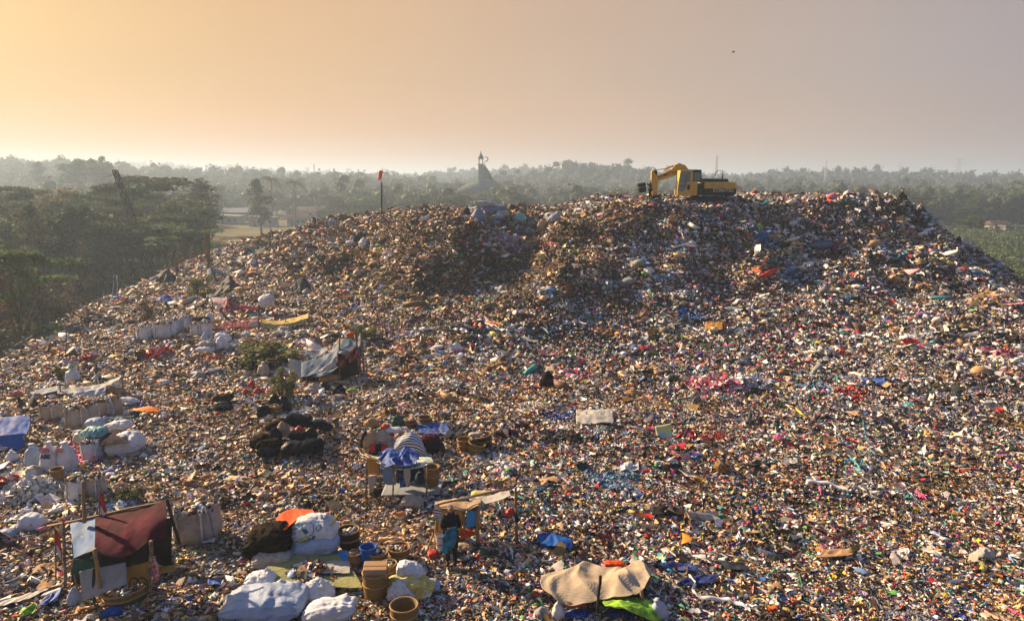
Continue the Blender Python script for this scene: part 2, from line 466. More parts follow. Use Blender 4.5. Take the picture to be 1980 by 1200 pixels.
layers = [
 litter_layer('a', 300000, True, True, .037, .0019, 1, .60),
 litter_layer('b', 180000, True, False, .036, .0018, 2, .6),
 litter_layer('c', 300000, False, True, .042, .0023, 3, .65),
 litter_layer('d', 200000, False, False, .038, .0022, 4, .6),
 litter_layer('e', 3500, False, False, .11, .0048, 5, .5),
 litter_layer('f', 2000, True, True, .11, .0036, 6, .40),
 litter_layer('g', 42000, True, True, .07, .0022, 7, .30),
 litter_layer('h', 42000, False, True, .08, .0030, 8, .28),
]
for k_ in (6, 7):                      # long thin strips: film, cord, torn rags
    layers[k_][4][:, 0] = 2.4; layers[k_][4][:, 1] = .16
root = bpy.data.objects.new('loose_litter', None); COL.objects.link(root)
tag(root, 'mixed loose plastic, paper and rag litter covering the whole landfill surface', 'litter', kind='stuff')
litter_parts = []
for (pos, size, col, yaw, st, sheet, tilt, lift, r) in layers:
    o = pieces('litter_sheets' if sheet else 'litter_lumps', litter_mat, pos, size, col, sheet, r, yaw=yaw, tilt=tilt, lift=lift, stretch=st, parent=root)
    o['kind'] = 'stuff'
# ------------------------------------------------------------------ vegetation
def tube(path, radii, seg=6, cap=True):
    """numpy tube along a polyline -> V, faces(quads)"""
    path = np.asarray(path, float); n = len(path); V = []
    for i in range(n):
        d = path[min(i + 1, n - 1)] - path[max(i - 1, 0)]; d = d / (np.linalg.norm(d) + 1e-9)
        a = np.cross(d, [0, 0, 1.0]) if abs(d[2]) < .95 else np.cross(d, [1.0, 0, 0])
        a /= np.linalg.norm(a); b = np.cross(d, a)
        for k in range(seg):
            t_ = 2 * math.pi * k / seg
            V.append(path[i] + radii[i] * (a * math.cos(t_) + b * math.sin(t_)))
    Fq = []
    for i in range(n - 1):
        for k in range(seg):
            Fq.append((i * seg + k, i * seg + (k + 1) % seg, (i + 1) * seg + (k + 1) % seg, (i + 1) * seg + k))
    V = np.array(V)
    if cap:                                  # close both ends with quads (even number of sides) round a centre point
        for i0 in (0, n - 1):
            V = np.vstack([V, path[i0]]); c = len(V) - 1
            for k in range(0, seg - 1, 2):
                q = (i0 * seg + k, i0 * seg + (k + 1) % seg, i0 * seg + (k + 2) % seg)
                Fq.append((c,) + (q if i0 else q[::-1]))
            if seg % 2:
                k = seg - 1; m_ = (V[i0 * seg + k] + V[i0 * seg]) / 2; V = np.vstack([V, m_])
                q = (i0 * seg + k, len(V) - 1, i0 * seg); Fq.append((c,) + (q if i0 else q[::-1]))
    return V, np.array(Fq)
def merge(parts):
    V = []; Fl = {}; off = 0
    for v, f in parts:
        V.append(v)
        for g in (f if isinstance(f, list) else [f]):
            Fl.setdefault(g.shape[1], []).append(g + off)
        off += len(v)
    return np.vstack(V), [np.vstack(x) for x in Fl.values()]
def leaves(centers, radii, per, size, col, r, flat=1.0, cjit=.22, up=.3):
    """quads spread through ellipsoidal clumps -> V, F, C"""
    n = len(centers) * per
    c = np.repeat(centers, per, 0); rr = np.repeat(radii, per, 0)
    d = r.normal(0, 1, (n, 3)); d /= np.linalg.norm(d, axis=1, keepdims=True)
    p = c + d * rr * (r.random((n, 1)) ** .45)
    u = r.normal(0, 1, (n, 3)); u[:, 2] *= .5 * flat; u /= np.linalg.norm(u, axis=1, keepdims=True)
    w = r.normal(0, 1, (n, 3)); w[:, 2] *= flat; w = np.cross(u, w); w /= np.linalg.norm(w, axis=1, keepdims=True)
    s = size * r.uniform(.5, 1.3, (n, 1))
    u = u * s; w = w * s * .62
    V = np.stack([p - u, p - w * .9, p + u, p + w], 1)
    F_ = np.arange(n * 4).reshape(n, 4)
    cc = np.repeat(r.uniform(1 - cjit, 1 + cjit, (len(centers), 1)), per, 0) * r.uniform(.75, 1.3, (n, 1)) * np.array(col)
    cc = cc + np.repeat(r.normal(0, .006, (len(centers), 3)), per, 0)
    return V.reshape(-1, 3), F_, np.clip(np.repeat(cc, 4, 0), .004, .6)
foliage = new_mat('foliage', (.06, .09, .03), .75, attr=True, transl=.3, spec=.2)
_f = foliage.node_tree
_oi = _f.nodes.new('ShaderNodeObjectInfo'); _hs = _f.nodes.new('ShaderNodeHueSaturation'); _hs.inputs['Saturation'].default_value = .85
_mr = _f.nodes.new('ShaderNodeMapRange'); _mr.inputs[3].default_value = .43; _mr.inputs[4].default_value = .52
_m2 = _f.nodes.new('ShaderNodeMapRange'); _m2.inputs[3].default_value = .65; _m2.inputs[4].default_value = 1.75
_mw = _f.nodes.new('ShaderNodeMath'); _mw.operation = 'MULTIPLY'; _mw.inputs[1].default_value = 7.3
_fr = _f.nodes.new('ShaderNodeMath'); _fr.operation = 'FRACT'
_at = [n for n in _f.nodes if n.type == 'ATTRIBUTE'][0]
_f.links.new(_oi.outputs['Random'], _mr.inputs[0]); _f.links.new(_mr.outputs[0], _hs.inputs['Hue'])
_f.links.new(_oi.outputs['Random'], _mw.inputs[0]); _f.links.new(_mw.outputs[0], _fr.inputs[0]); _f.links.new(_fr.outputs[0], _m2.inputs[0]); _f.links.new(_m2.outputs[0], _hs.inputs['Value'])
_f.links.new(_at.outputs['Color'], _hs.inputs['Color'])
_f.links.new(_hs.outputs[0], _f.nodes['Principled BSDF'].inputs['Base Color'])
_f.links.new(_hs.outputs[0], [n for n in _f.nodes if n.type == 'BSDF_TRANSLUCENT'][0].inputs[0])
bark = new_mat('bark', (.14, .11, .08), .9, noise=.4, scale=3, bump=.5)

def limbs(base, top, centers, r, r0, nl=9, seg=6):
    parts = []
    mid = [base + (top - base) * t_ + np.array([r.normal(0, .18), r.normal(0, .18), 0]) * (t_ > 0) * (t_ < 1) for t_ in np.linspace(0, 1, 6)]
    parts.append(tube(mid, np.linspace(r0, r0 * .45, 6), 8))
    idx = r.permutation(len(centers))[:nl]
    for i in idx:
        s = mid[r.integers(2, 6)]
        e = centers[i]; m = (s + e) / 2 + np.array([0, 0, .3 * np.linalg.norm(e - s) * .4]) + r.normal(0, .2, 3)
        parts.append(tube([s, m, e], [r0 * .38, r0 * .22, r0 * .07], 5))
        for _ in range(2):
            e2 = e + r.normal(0, 1.0, 3); parts.append(tube([m, (m + e2) / 2 + r.normal(0, .15, 3), e2], [r0 * .14, r0 * .09, r0 * .03], 4, False))
    return merge(parts)
def make_tree(kind, seed):
    r = np.random.default_rng(seed)
    if kind == 'broad':
        n = 26; th = r.uniform(0, 6.28, n); ph = r.uniform(-.45, 1.2, n); rr = r.uniform(2.3, 4.2, n)
        c = np.stack([np.cos(th) * np.cos(ph) * rr, np.sin(th) * np.cos(ph) * rr, 7.4 + np.sin(ph) * rr * .95], -1)
        rad_ = r.uniform(.9, 1.9, (n, 1)) * np.array([[1, 1, .75]])
        lv = leaves(c, rad_, 150, .30, (.042, .082, .022), r)
        tk = limbs(np.zeros(3), np.array([.3, .2, 6.5]), c, r, .32)
    elif kind == 'layered':
        n = 24; th = r.uniform(0, 6.28, n); rr = r.uniform(.8, 6.2, n)
        z = 13.0 - rr * r.uniform(.15, .75, n) - (r.random(n) < .3) * r.uniform(1, 4, n)
        c = np.stack([np.cos(th) * rr, np.sin(th) * rr, z], -1)
        rad_ = np.stack([r.uniform(1.2, 2.5, n), r.uniform(1.2, 2.5, n), r.uniform(.22, .5, n)], -1)
        lv = leaves(c, rad_, 150, .27, (.045, .085, .026), r, flat=.35)
        tk = limbs(np.zeros(3), np.array([.6, -.4, 9.5]), c, r, .30, nl=16)
    elif kind == 'slim':
        n = 20; z = np.linspace(4.5, 15.0, n) + r.normal(0, .4, n); wd = 2.3 * np.sin(np.clip((z - 3.3) / 12.6, 0, 1) * np.pi) ** .6
        th = r.uniform(0, 6.28, n)
        c = np.stack([np.cos(th) * wd * .6, np.sin(th) * wd * .6, z], -1)
        rad_ = np.stack([wd * .62 + .3, wd * .62 + .3, r.uniform(.7, 1.3, n)], -1)
        lv = leaves(c, rad_, 130, .28, (.045, .070, .026), r)
        tk = limbs(np.zeros(3), np.array([.2, .1, 13.5]), c, r, .24, nl=12)
    elif kind == 'thin':       # dry, half bare
        n = 22; th = r.uniform(0, 6.28, n); rr = r.uniform(.8, 3.4, n)
        c = np.stack([np.cos(th) * rr, np.sin(th) * rr, r.uniform(3.5, 10.5, n)], -1)
        rad_ = r.uniform(.7, 1.4, (n, 3))
        lv = leaves(c, rad_, 55, .24, (.125, .085, .035), r, cjit=.35)
        tk = limbs(np.zeros(3), np.array([-.3, .3, 8.5]), c, r, .20, nl=20)
    elif kind == 'scrub':
        n = 30; th = r.uniform(0, 6.28, n); rr = r.uniform(.2, 2.6, n)
        c = np.stack([np.cos(th) * rr, np.sin(th) * rr, r.uniform(.6, 4.6, n)], -1)
        rad_ = np.stack([r.uniform(.4, .9, n), r.uniform(.4, .9, n), r.uniform(.7, 1.6, n)], -1)
        lv = leaves(c, rad_, 75, .20, (.115, .095, .032), r, cjit=.35)
        parts = []
        for i in range(n): parts.append(tube([np.array([c[i, 0] * .3, c[i, 1] * .3, 0]), c[i] * np.array([.7, .7, .6]), c[i]], [.05, .04, .02], 4, False))
        tk = merge(parts)
    elif kind == 'bush':
        n = 20; th = r.uniform(0, 6.28, n); rr = r.uniform(.1, .9, n)
        c = np.stack([np.cos(th) * rr, np.sin(th) * rr, r.uniform(.3, 1.5, n)], -1)
        rad_ = r.uniform(.2, .42, (n, 3))
        lv = leaves(c, rad_, 70, .085, (.075, .095, .028), r, cjit=.3)
        parts = [tube([np.array([0, 0, -.2]), c[i] * np.array([.5, .5, .6]), c[i]], [.035, .025, .01], 4, False) for i in range(n)]
        tk = merge(parts)
    elif kind == 'palm':
        H = 11.5; path = [np.array([.5 * math.sin(t_ * 1.6), .2 * t_, t_ * H]) for t_ in np.linspace(0, 1, 9)]
        tk = merge([tube(path, np.linspace(.24, .14, 9), 7)])
        Vs, Fs = [], []; off = 0; top = path[-1]
        for k in range(20):
            a = k * 2.4 + r.normal(0, .15); el = r.uniform(-.35, 1.25); Lf = r.uniform(3.0, 4.2)
            d = np.array([math.cos(a), math.sin(a), 0]); side = np.array([-d[1], d[0], 0])
            pts = [top + d * Lf * t_ * math.cos(el * (1 - t_ * .5)) + np.array([0, 0, Lf * (math.sin(el) * t_ - .75 * t_ * t_)]) for t_ in np.linspace(0, 1, 15)]
            v, f = tube(pts, np.linspace(.05, .012, 15), 3, False); Vs.append(v); Fs.append(f + off); off += len(v)
            for i in range(1, 15):
                w = .95 * math.sin(math.pi * min(.97, .12 + .86 * i / 15)) + .12
                for sg in (-1, 1):
                    p = pts[i]; tip = p + side * sg * w + d * .35 + np.array([0, 0, -.38 * w - .1 * r.random()])
                    q = np.array([p - d * .07, p + d * .07, tip + d * .03, tip - d * .03]); Vs.append(q); Fs.append(np.arange(4)[None] + off); off += 4
        V = np.vstack(Vs); Fq = np.vstack(Fs)
        lv = (V, Fq, np.clip(np.array([[.055, .075, .026]]) * r.uniform(.7, 1.35, (len(V), 1)), .01, 1))
    crown = mesh_np(kind + '_crown', lv[0], [lv[1]], foliage, colors=lv[2], obj=False)
    trunk = mesh_np(kind + '_trunk', tk[0], tk[1], bark, smooth=True, obj=False)
    return trunk, crown
KN = {'broad': 'broadleaf_tree', 'layered': 'flat_topped_tree', 'slim': 'slender_tree', 'thin': 'dry_tree', 'scrub': 'tall_scrub', 'bush': 'bush', 'palm': 'coconut_palm'}
HT = {'broad': 11.6, 'layered': 13.2, 'slim': 15.8, 'thin': 11.2, 'scrub': 5.4, 'bush': 1.75, 'palm': 12.5}
protos = {}
def tree_meshes(kind, v):
    if (kind, v) not in protos: protos[(kind, v)] = make_tree(kind, hash_(kind) * 10 + v)
    return protos[(kind, v)]
def hash_(s): return sum((i + 3) * ord(c) for i, c in enumerate(s)) % 9973
def tree(kind, x, y, z, H, label, group=None, v=None, wide=1.0, cat='tree'):
    v = rnd.randrange(3) if v is None else v
    tm, cm = tree_meshes(kind, v)
    s = H / HT[kind]
    e = bpy.data.objects.new(KN[kind], None); COL.objects.link(e)
    e.empty_display_size = .2
    e.location = (x, y, z); e.rotation_euler = (0, 0, rnd.uniform(0, 6.28)); e.scale = (s * wide, s * wide, s)
    a = bpy.data.objects.new('trunk' if kind not in ('scrub', 'bush') else 'stems', tm); b = bpy.data.objects.new('crown' if kind not in ('scrub', 'bush') else 'foliage', cm)
    for o_ in (a, b): COL.objects.link(o_); o_.parent = e
    tag(e, label, cat, group)
    return e
def g1(x, y): return float(G(np.array([x]), np.array([y]))[0])
def tree_px(kind, px, pytop, Y, label, group=None, v=None, wide=1.0, z0=None):
    top = at(px, pytop, Y); z = g1(top[0], Y) if z0 is None else z0
    return tree(kind, top[0], Y, z, top[2] - z, label, group, v, wide)
# trees the photo shows singly
tree_px('palm', 255, 338, 150, 'coconut palm sticking up beside the leaning crane boom', v=0)
tree_px('layered', 292, 338, 138, 'large flat topped tree right of the crane boom, its crown highest of the near forest', v=0, wide=1.15)
tree_px('layered', 222, 352, 120, 'flat topped tree whose crown is crossed by the leaning crane boom', v=1, wide=.9)
tree_px('slim', 382, 346, 150, 'tall dark tree with a bare forked trunk left of the small white houses', v=1, wide=1.7)
tree_px('layered', 22, 478, 54, 'closest flat topped tree, its tiered branches cut by the left edge', v=2, wide=.8)
tree_px('layered', 8, 356, 120, 'flat topped tree at the left edge standing against the hazy far slope', v=0, wide=.8)
tree_px('thin', 96, 360, 118, 'sparse tree with spiky bare top above the left forest', v=1, wide=1.3)
tree_px('palm', 992, 366, 230, 'single palm like tree standing beyond the heap of white sacks', v=1, wide=1.3)
tree_px('broad', 862, 373, 215, 'dark round tree beyond the ridge to the left of the pyramid roofed mosque', v=1, wide=1.2)
tree_px('broad', 1882, 416, 190, 'dark round tree on the valley floor right of the mound', v=2, wide=1.15)
tree_px('palm', 520, 338, 260, 'palm with ragged crown on the skyline above the small white houses', v=2)
tree_px('palm', 566, 345, 250, 'second ragged palm just right of the skyline palm', v=0)
tree_px('broad', 160, 306, 330, 'round tree standing highest on the hazy left hill', v=0, wide=1.2)
tree_px('slim', 198, 304, 335, 'spiky tall tree on the hazy left hill beside the round one', v=2, wide=1.3)
tree_px('slim', 76, 312, 360, 'small knobbly tree at the left end of the hazy hill', v=0, wide=1.3)
tree_px('slim', 500, 345, 200, 'slim dark tree left of the ragged palms', v=0, wide=1.3)
# the forest below the left edge of the landfill
nf = 0
rr = np.random.default_rng(21)
cand = []
while len(cand) < 128:
    Y = 50 + 165 * rr.random() ** 1.0; u = rr.uniform(-.86, -.235)
    x = u * Y
    if inside_dist(np.array([x]), np.array([Y]))[0] > -9: continue
    px = CX + F * x / (Y * cp_ * 1.0 + 2)
    if (Y > 125 and px > 395) or px > 420 or (Y > 90 and px > 385): continue
    if any((x - a) ** 2 + (Y - b) ** 2 < (3.6 + Y * .015) ** 2 for a, b in cand): continue
    cand.append((x, Y))
for x, Y in cand:
    d = -inside_dist(np.array([x]), np.array([Y]))[0]
    if d < 16 or (x > -50 and Y < 75 and rr.random() < .6):
        kind = 'scrub' if rr.random() < .7 else 'thin'; H = rr.uniform(3.5, 6.5) if kind == 'scrub' else rr.uniform(6, 9)
        lab = 'dry brown scrub below the left slope of the landfill' if kind == 'scrub' else 'small half bare tree among the scrub below the left slope'; grp = 'scrub between the landfill and the forest' if kind == 'scrub' else 'half bare trees below the left slope'
    else:
        kind = rr.choice(['broad', 'layered', 'slim', 'thin'], p=[.44, .34, .15, .07]); H = rr.uniform(9.0, 13.2) * (1 - .25 * (Y < 80))
        lab = {'broad': 'dense round crowned tree in the forest left of the landfill', 'layered': 'flat topped tree in the forest left of the landfill', 'slim': 'slender upright tree in the forest left of the landfill', 'thin': 'sparse brownish tree in the forest left of the landfill'}[str(kind)]
        grp = {'broad': 'round trees in the left forest', 'layered': 'flat topped trees in the left forest', 'slim': 'slender trees in the left forest', 'thin': 'sparse brown trees in the left forest'}[str(kind)]
        if kind == 'slim': H *= 1.05
    kind = str(kind)
    tree(kind, x, Y, g1(x, Y) - .2, H, lab, grp if kind != 'scrub' else 'scrub between the landfill and the forest', wide=rr.uniform(.9, 1.3), cat='tree' if kind != 'scrub' else 'scrub')
# trees of the plain behind the ridge and in the valley to the right
c2 = []
while len(c2) < 105:
    Y = rr.uniform(215, 360); u = rr.uniform(-.72, .74); x = u * Y
    px = CX + F * x / (Y * cp_ + 2)
    if 385 < px < 640 and Y < 270: continue
    if 1130 < px < 1700 and rr.random() < .93: continue
    if 860 < px < 1000 and Y > 295: continue
    if any((x - a) ** 2 + (Y - b) ** 2 < 36 for a, b in c2): continue
    c2.append((x, Y))
for x, Y in c2:
    kind = str(rr.choice(['broad', 'layered', 'slim', 'palm'], p=[.60, .18, .12, .10])); H = rr.uniform(7.5, 11.5)
    right = x > 60
    where = 'on the valley floor right of the mound' if right else 'in the hazy plain beyond the ridge'
    nm_ = {'broad': 'round green tree', 'layered': 'flat topped tree', 'slim': 'slender tree', 'palm': 'small palm'}[kind]
    tree(kind, x, Y, g1(x, Y) - .2, H, f'{nm_} {where}', f'{nm_}s {where}', wide=rr.uniform(.95, 1.35))
# far woods that read as one mass
def woods(name, label, n, y0, y1, leaf, per, H0, seed, pw=1.0, bias=None):
    r = np.random.default_rng(seed)
    y = y0 + (y1 - y0) * r.random(n) ** pw; x = r.uniform(-.84, .86, n) * y
    px = CX + F * x / (y * cp_ + 2)
    keep = ~((px > 380) & (px < 640) & (y < 300)) & ~((px > 868) & (px < 992) & (y < 345) & (y > 300))
    keep &= ~((px > 1760) & (y < 250) & (r.random(n) < .75))
    keep &= (fbm(x, y, 120, 2) > -.33) | (y > 420)
    x, y = x[keep], y[keep]; n = len(x)
    z = G(x, y); H = H0 * r.uniform(.7, 1.3, n)
    c = np.stack([x, y, z + H * .55], -1)
    k = 5
    cc = (c[:, None] + r.normal(0, 1, (n, k, 3)) * (H * .27)[:, None, None] * np.array([1.1, 1.1, .8])).reshape(-1, 3)
    rd = np.repeat(H * .26, k)[:, None] * np.array([[1.15, 1.15, .9]])
    base = np.repeat(np.array([[.052, .070, .028]]) * r.uniform(.6, 1.5, (n, 1)) + r.normal(0, .008, (n, 3)), k, 0)
    m = len(cc) * per
    c_ = np.repeat(cc, per, 0); rr_ = np.repeat(rd, per, 0)
    d = r.normal(0, 1, (m, 3)); d /= np.linalg.norm(d, axis=1, keepdims=True)
    p = c_ + d * rr_ * (.55 + .62 * r.random((m, 1)) ** .8)
    u = r.normal(0, 1, (m, 3)); u /= np.linalg.norm(u, axis=1, keepdims=True); w = np.cross(u, r.normal(0, 1, (m, 3))); w /= np.linalg.norm(w, axis=1, keepdims=True)
    s = leaf * r.uniform(.6, 1.3, (m, 1)) * (1 + (p[:, 1:2] - y0) / (y1 - y0) * 1.2)
    V = np.stack([p - u * s, p - w * s * .7, p + u * s, p + w * s * .7], 1).reshape(-1, 3)
    col = np.repeat(np.repeat(base, per, 0) * r.uniform(.7, 1.3, (m, 1)), 4, 0)
    q = len(cc); lv_ = ICO_V[None] * 3.0 * r.uniform(.8, 1.15, (q, 12, 1)); lv_ = (lv_ * .62 * rd[:, None, :] * .80 + cc[:, None, :]).reshape(-1, 3)
    lf = (ICO_F[None] + (np.arange(q) * 12)[:, None, None]).reshape(-1, 3); lc = np.repeat(base * r.uniform(.75, 1.1, (q, 1)), 12, 0)
    o_ = mesh_np(name, np.vstack([V, lv_]), [np.arange(m * 4).reshape(m, 4), lf + len(V)], foliage, colors=np.clip(np.vstack([col, lc]), .01, .5))
    tag(o_, label, kind='stuff')
woods('distant_woodland', 'hazy woods filling the plain beyond the landfill', 2600, 250, 560, .50, 40, 9.5, 31)
woods('hill_woodland', 'hazy wooded hills under the skyline', 6500, 520, 1500, .95, 17, 12.5, 32, pw=.9)
woods('far_hill_woodland', 'faint wooded hills at the horizon', 5200, 1400, 4200, 2.2, 10, 15, 33, pw=.9)
# undergrowth under the left forest
_r = np.random.default_rng(8); _n = 2600; _y = _r.uniform(44, 190, _n); _x = _r.uniform(-.86, -.22, _n) * _y
_d = inside_dist(_x, _y); _k = (_d < -9) & ~((_x / _y > -.42) & (_y > 140)); _x, _y = _x[_k], _y[_k]
_c = np.stack([_x, _y, G(_x, _y) + _r.uniform(.2, 1.6, len(_x))], -1)
_lv = leaves(_c, _r.uniform(.7, 1.8, (len(_x), 1)) * np.array([[1.2, 1.2, .8]]), 46, .26, (.075, .078, .028), _r, cjit=.4)
o = mesh_np('undergrowth', _lv[0], [_lv[1]], foliage, colors=_lv[2]); tag(o, 'dry green undergrowth under the forest left of the landfill', kind='stuff')
_n = 1500; _y = _r.uniform(95, 235, _n); _x = _r.uniform(.40, .76, _n) * _y
_c = np.stack([_x, _y, G(_x, _y) + _r.uniform(.1, 1.2, _n)], -1)
_lv = leaves(_c, _r.uniform(.7, 2.0, (_n, 1)) * np.array([[1.4, 1.4, .7]]), 34, .34, (.06, .095, .035), _r, cjit=.4)
o = mesh_np('undergrowth', _lv[0], [_lv[1]], foliage, colors=_lv[2]); tag(o, 'green scrub covering the valley floor right of the mound', kind='stuff')
# bushes on the landfill edge
def bush_px(px, py, Hpx, label, wide=1.0, kind='bush', v=0):
    p = hit(px, py); dep = project(*[np.array([c]) for c in p])[2][0]
    return tree(kind, p.x, p.y, p.z - .05, Hpx * dep / F, label, None, v, wide, cat='bush')
bush_px(380, 572, 42, 'green bush beside the small dark tent at the upper left', 1.2)
bush_px(285, 622, 44, 'dry brown bush at the crest above the two bulk bags', .9, 'scrub')
bush_px(525, 700, 50, 'low olive bush behind the row of black sacks', 2.2)
bush_px(490, 690, 32, 'low dry bush left of the big blue tarpaulin tent', 1.6, 'bush', 1)
bush_px(545, 770, 72, 'leafy brown bush at the left end of the big blue tarpaulin tent', .7, 'bush', 2)
bush_px(250, 975, 42, 'small green plant beside the bamboo crate on the left', 1.2, 'bush', 1)
bush_px(118, 735, 34, 'yellowish shrub beside the white sack at the left crest', .9, 'bush', 2)
bush_px(405, 520, 78, 'thin upright green sapling at the upper left crest', .18, 'scrub', 1)
bush_px(342, 535, 36, 'pale grey green columnar shrub at the upper left crest', .28, 'scrub', 2)
bush_px(1648, 1078, 34, 'dry twiggy bush on the flat litter at the right', .9, 'bush', 2)
bush_px(700, 660, 40, 'dry bush with rusty leaves at the peak of the blue tarpaulin tent', 1.3, 'bush', 2)
# ------------------------------------------------------------------ materials of the built things
def woven(name, c, c2, rough=.6, scale=3.0):
    """woven plastic sack: fine ribs and grime"""
    m = new_mat(name, c, rough, noise=.22, scale=scale, color2=c2, spec=.12)
    t = m.node_tree; n = t.nodes; b = n['Principled BSDF']
    co = [k for k in n if k.type == 'TEX_COORD'][0]
    wv = n.new('ShaderNodeTexWave'); wv.inputs['Scale'].default_value = 14; wv.inputs['Distortion'].default_value = 1.5; wv.bands_direction = 'Z'
    t.links.new(co.outputs['Object'], wv.inputs[0])
    nz = n.new('ShaderNodeTexNoise'); nz.inputs['Scale'].default_value = 4.5; nz.inputs['Detail'].default_value = 6
    t.links.new(co.outputs['Object'], nz.inputs[0])
    ad = n.new('ShaderNodeMath'); ad.operation = 'MULTIPLY_ADD'; ad.inputs[1].default_value = .12
    t.links.new(wv.outputs[0], ad.inputs[0]); t.links.new(nz.outputs[0], ad.inputs[2])
    bp = n.new('ShaderNodeBump'); bp.inputs['Strength'].default_value = .5; bp.inputs['Distance'].default_value = .04
    t.links.new(ad.outputs[0], bp.inputs['Height']); t.links.new(bp.outputs[0], b.inputs['Normal'])
    return m
M = {
 'white': woven('white_woven_plastic', (.64,.68,.76), (.42,.43,.46)),
 'pale': woven('pale_blue_woven_plastic', (.35,.45,.62), (.24,.29,.38)),
 'dirty': woven('grimy_woven_plastic', (.42,.39,.35), (.23,.20,.17)),
 'tan': woven('tan_jute', (.42,.31,.20), (.27,.19,.12)),
 'grey': woven('grey_woven_plastic', (.30,.31,.33), (.20,.20,.20)),
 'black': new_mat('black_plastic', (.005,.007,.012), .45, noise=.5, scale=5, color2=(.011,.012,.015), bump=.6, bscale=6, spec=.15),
 'charcoal': new_mat('charcoal_net', (.003,.008,.022), .95, noise=.4, scale=8, color2=(.009,.013,.020), bump=.5, bscale=20, spec=.03),
 'brownblack': new_mat('sooty_brown_net', (.010,.008,.007), .8, noise=.4, scale=3, color2=(.026,.015,.009), bump=.6, bscale=12, spec=.03),
 'red': new_mat('red_plastic', (.50,.035,.03), .45, noise=.35, scale=6, color2=(.36,.03,.03), bump=.5, bscale=7),
 'maroon': new_mat('maroon_cloth', (.048,.003,.012), .9, noise=.5, scale=1.6, color2=(.085,.007,.020), bump=.4, bscale=9),
 'pinkred': new_mat('faded_red_tarpaulin', (.16,.016,.04), .65, noise=.3, scale=3, color2=(.25,.06,.09), bump=.5),
 'orange': new_mat('orange_cloth', (.66,.085,.012), .65, noise=.3, scale=4, bump=.4, bscale=8),
 'ochre': new_mat('ochre_board', (.48,.26,.05), .7, noise=.4, scale=4, color2=(.32,.17,.05)),
 'yellow': new_mat('yellow_plastic', (.60,.48,.10), .5, noise=.3, scale=5, color2=(.55,.52,.34), bump=.4),
 'mat': new_mat('olive_yellow_mat', (.38,.38,.15), .8, noise=.45, scale=5, color2=(.20,.21,.10), bump=.7, bscale=14),
 'blue': new_mat('bright_blue_tarpaulin', (.004,.062,.32), .7, noise=.25, scale=1.5, color2=(.010,.10,.38), bump=.5, bscale=4),
 'navy': new_mat('navy_cloth', (.015,.03,.14), .7, noise=.4, scale=6, color2=(.05,.08,.25), bump=.4),
 'royal': new_mat('royal_blue_cloth', (.02,.07,.33), .6, noise=.5, scale=7, color2=(.10,.18,.42), bump=.5),
 'skyblue': new_mat('sky_blue_cloth', (.04,.30,.66), .55, noise=.2, scale=4, bump=.4),
 'tarp': new_mat('grey_blue_tarpaulin', (.050,.10,.18), .65, noise=.3, scale=2, color2=(.10,.14,.20), bump=.6, bscale=3),
 'tarpdark': new_mat('dark_slate_tarpaulin', (.012,.018,.026), .7, noise=.4, scale=3, color2=(.026,.036,.046), bump=.6, bscale=4),
 'greytarp': new_mat('dull_grey_tarpaulin', (.11,.14,.19), .65, noise=.4, scale=3, color2=(.21,.23,.27), bump=.5),
 'teal': new_mat('teal_plastic', (.06,.34,.36), .5, noise=.4, scale=7, color2=(.40,.55,.52), bump=.5),
 'green': new_mat('green_netting', (.12,.36,.03), .55, noise=.5, scale=6, color2=(.32,.50,.05), bump=.7, bscale=9),
 'mint': new_mat('mint_plastic_mat', (.42,.60,.45), .55, noise=.4, scale=10, color2=(.70,.74,.62)),
 'darkgreen': new_mat('dark_green_tarpaulin', (.03,.09,.07), .6, noise=.4, scale=4),
 'purple': new_mat('purple_blanket', (.012,.007,.018), .95, noise=.5, scale=6, color2=(.022,.010,.026), bump=.5),
 'bamboo': new_mat('bamboo', (.38,.25,.11), .6, noise=.4, scale=6, color2=(.22,.14,.06)),
 'wood': new_mat('weathered_wood', (.16,.11,.075), .8, noise=.5, scale=8, color2=(.28,.21,.14)),
 'darkwood': new_mat('dark_wood', (.035,.028,.022), .8, noise=.4, scale=8),
 'steel': new_mat('galvanised_steel', (.42,.43,.44), .5, noise=.2, scale=3),
 'paint': new_mat('chipped_white_paint', (.34,.39,.44), .6, noise=.4, scale=6, color2=(.21,.22,.23), bump=.3, bscale=20),
 'card': new_mat('cardboard', (.42,.28,.16), .85, noise=.3, scale=5, color2=(.30,.19,.10)),
 'sheet': new_mat('milky_plastic_sheet', (.42,.43,.42), .5, noise=.3, scale=5, color2=(.34,.33,.30), bump=.7, bscale=8),
 'beige': woven('beige_striped_canvas', (.50,.42,.31), (.33,.27,.20), .8, 2.0),
 'rope': new_mat('white_ribbon', (.62,.64,.70), .5, noise=.2),
 'cyan': new_mat('cyan_ribbon', (.12,.46,.58), .5, noise=.2),
 'conc': new_mat('grey_concrete', (.22,.21,.20), .9, noise=.4, scale=1.5, color2=(.13,.13,.12)),
 'skin': new_mat('skin', (.30,.16,.095), .6, noise=.1),
 'hair': new_mat('hair', (.012,.010,.010), .6),
 'cblack': new_mat('black_clothes', (.018,.018,.022), .85, noise=.3, scale=6),
 'cnavy': new_mat('dark_blue_clothes', (.02,.04,.08), .85, noise=.3, scale=6),
 'crust': new_mat('rust_clothes', (.25,.09,.04), .85, noise=.3, scale=6),
}
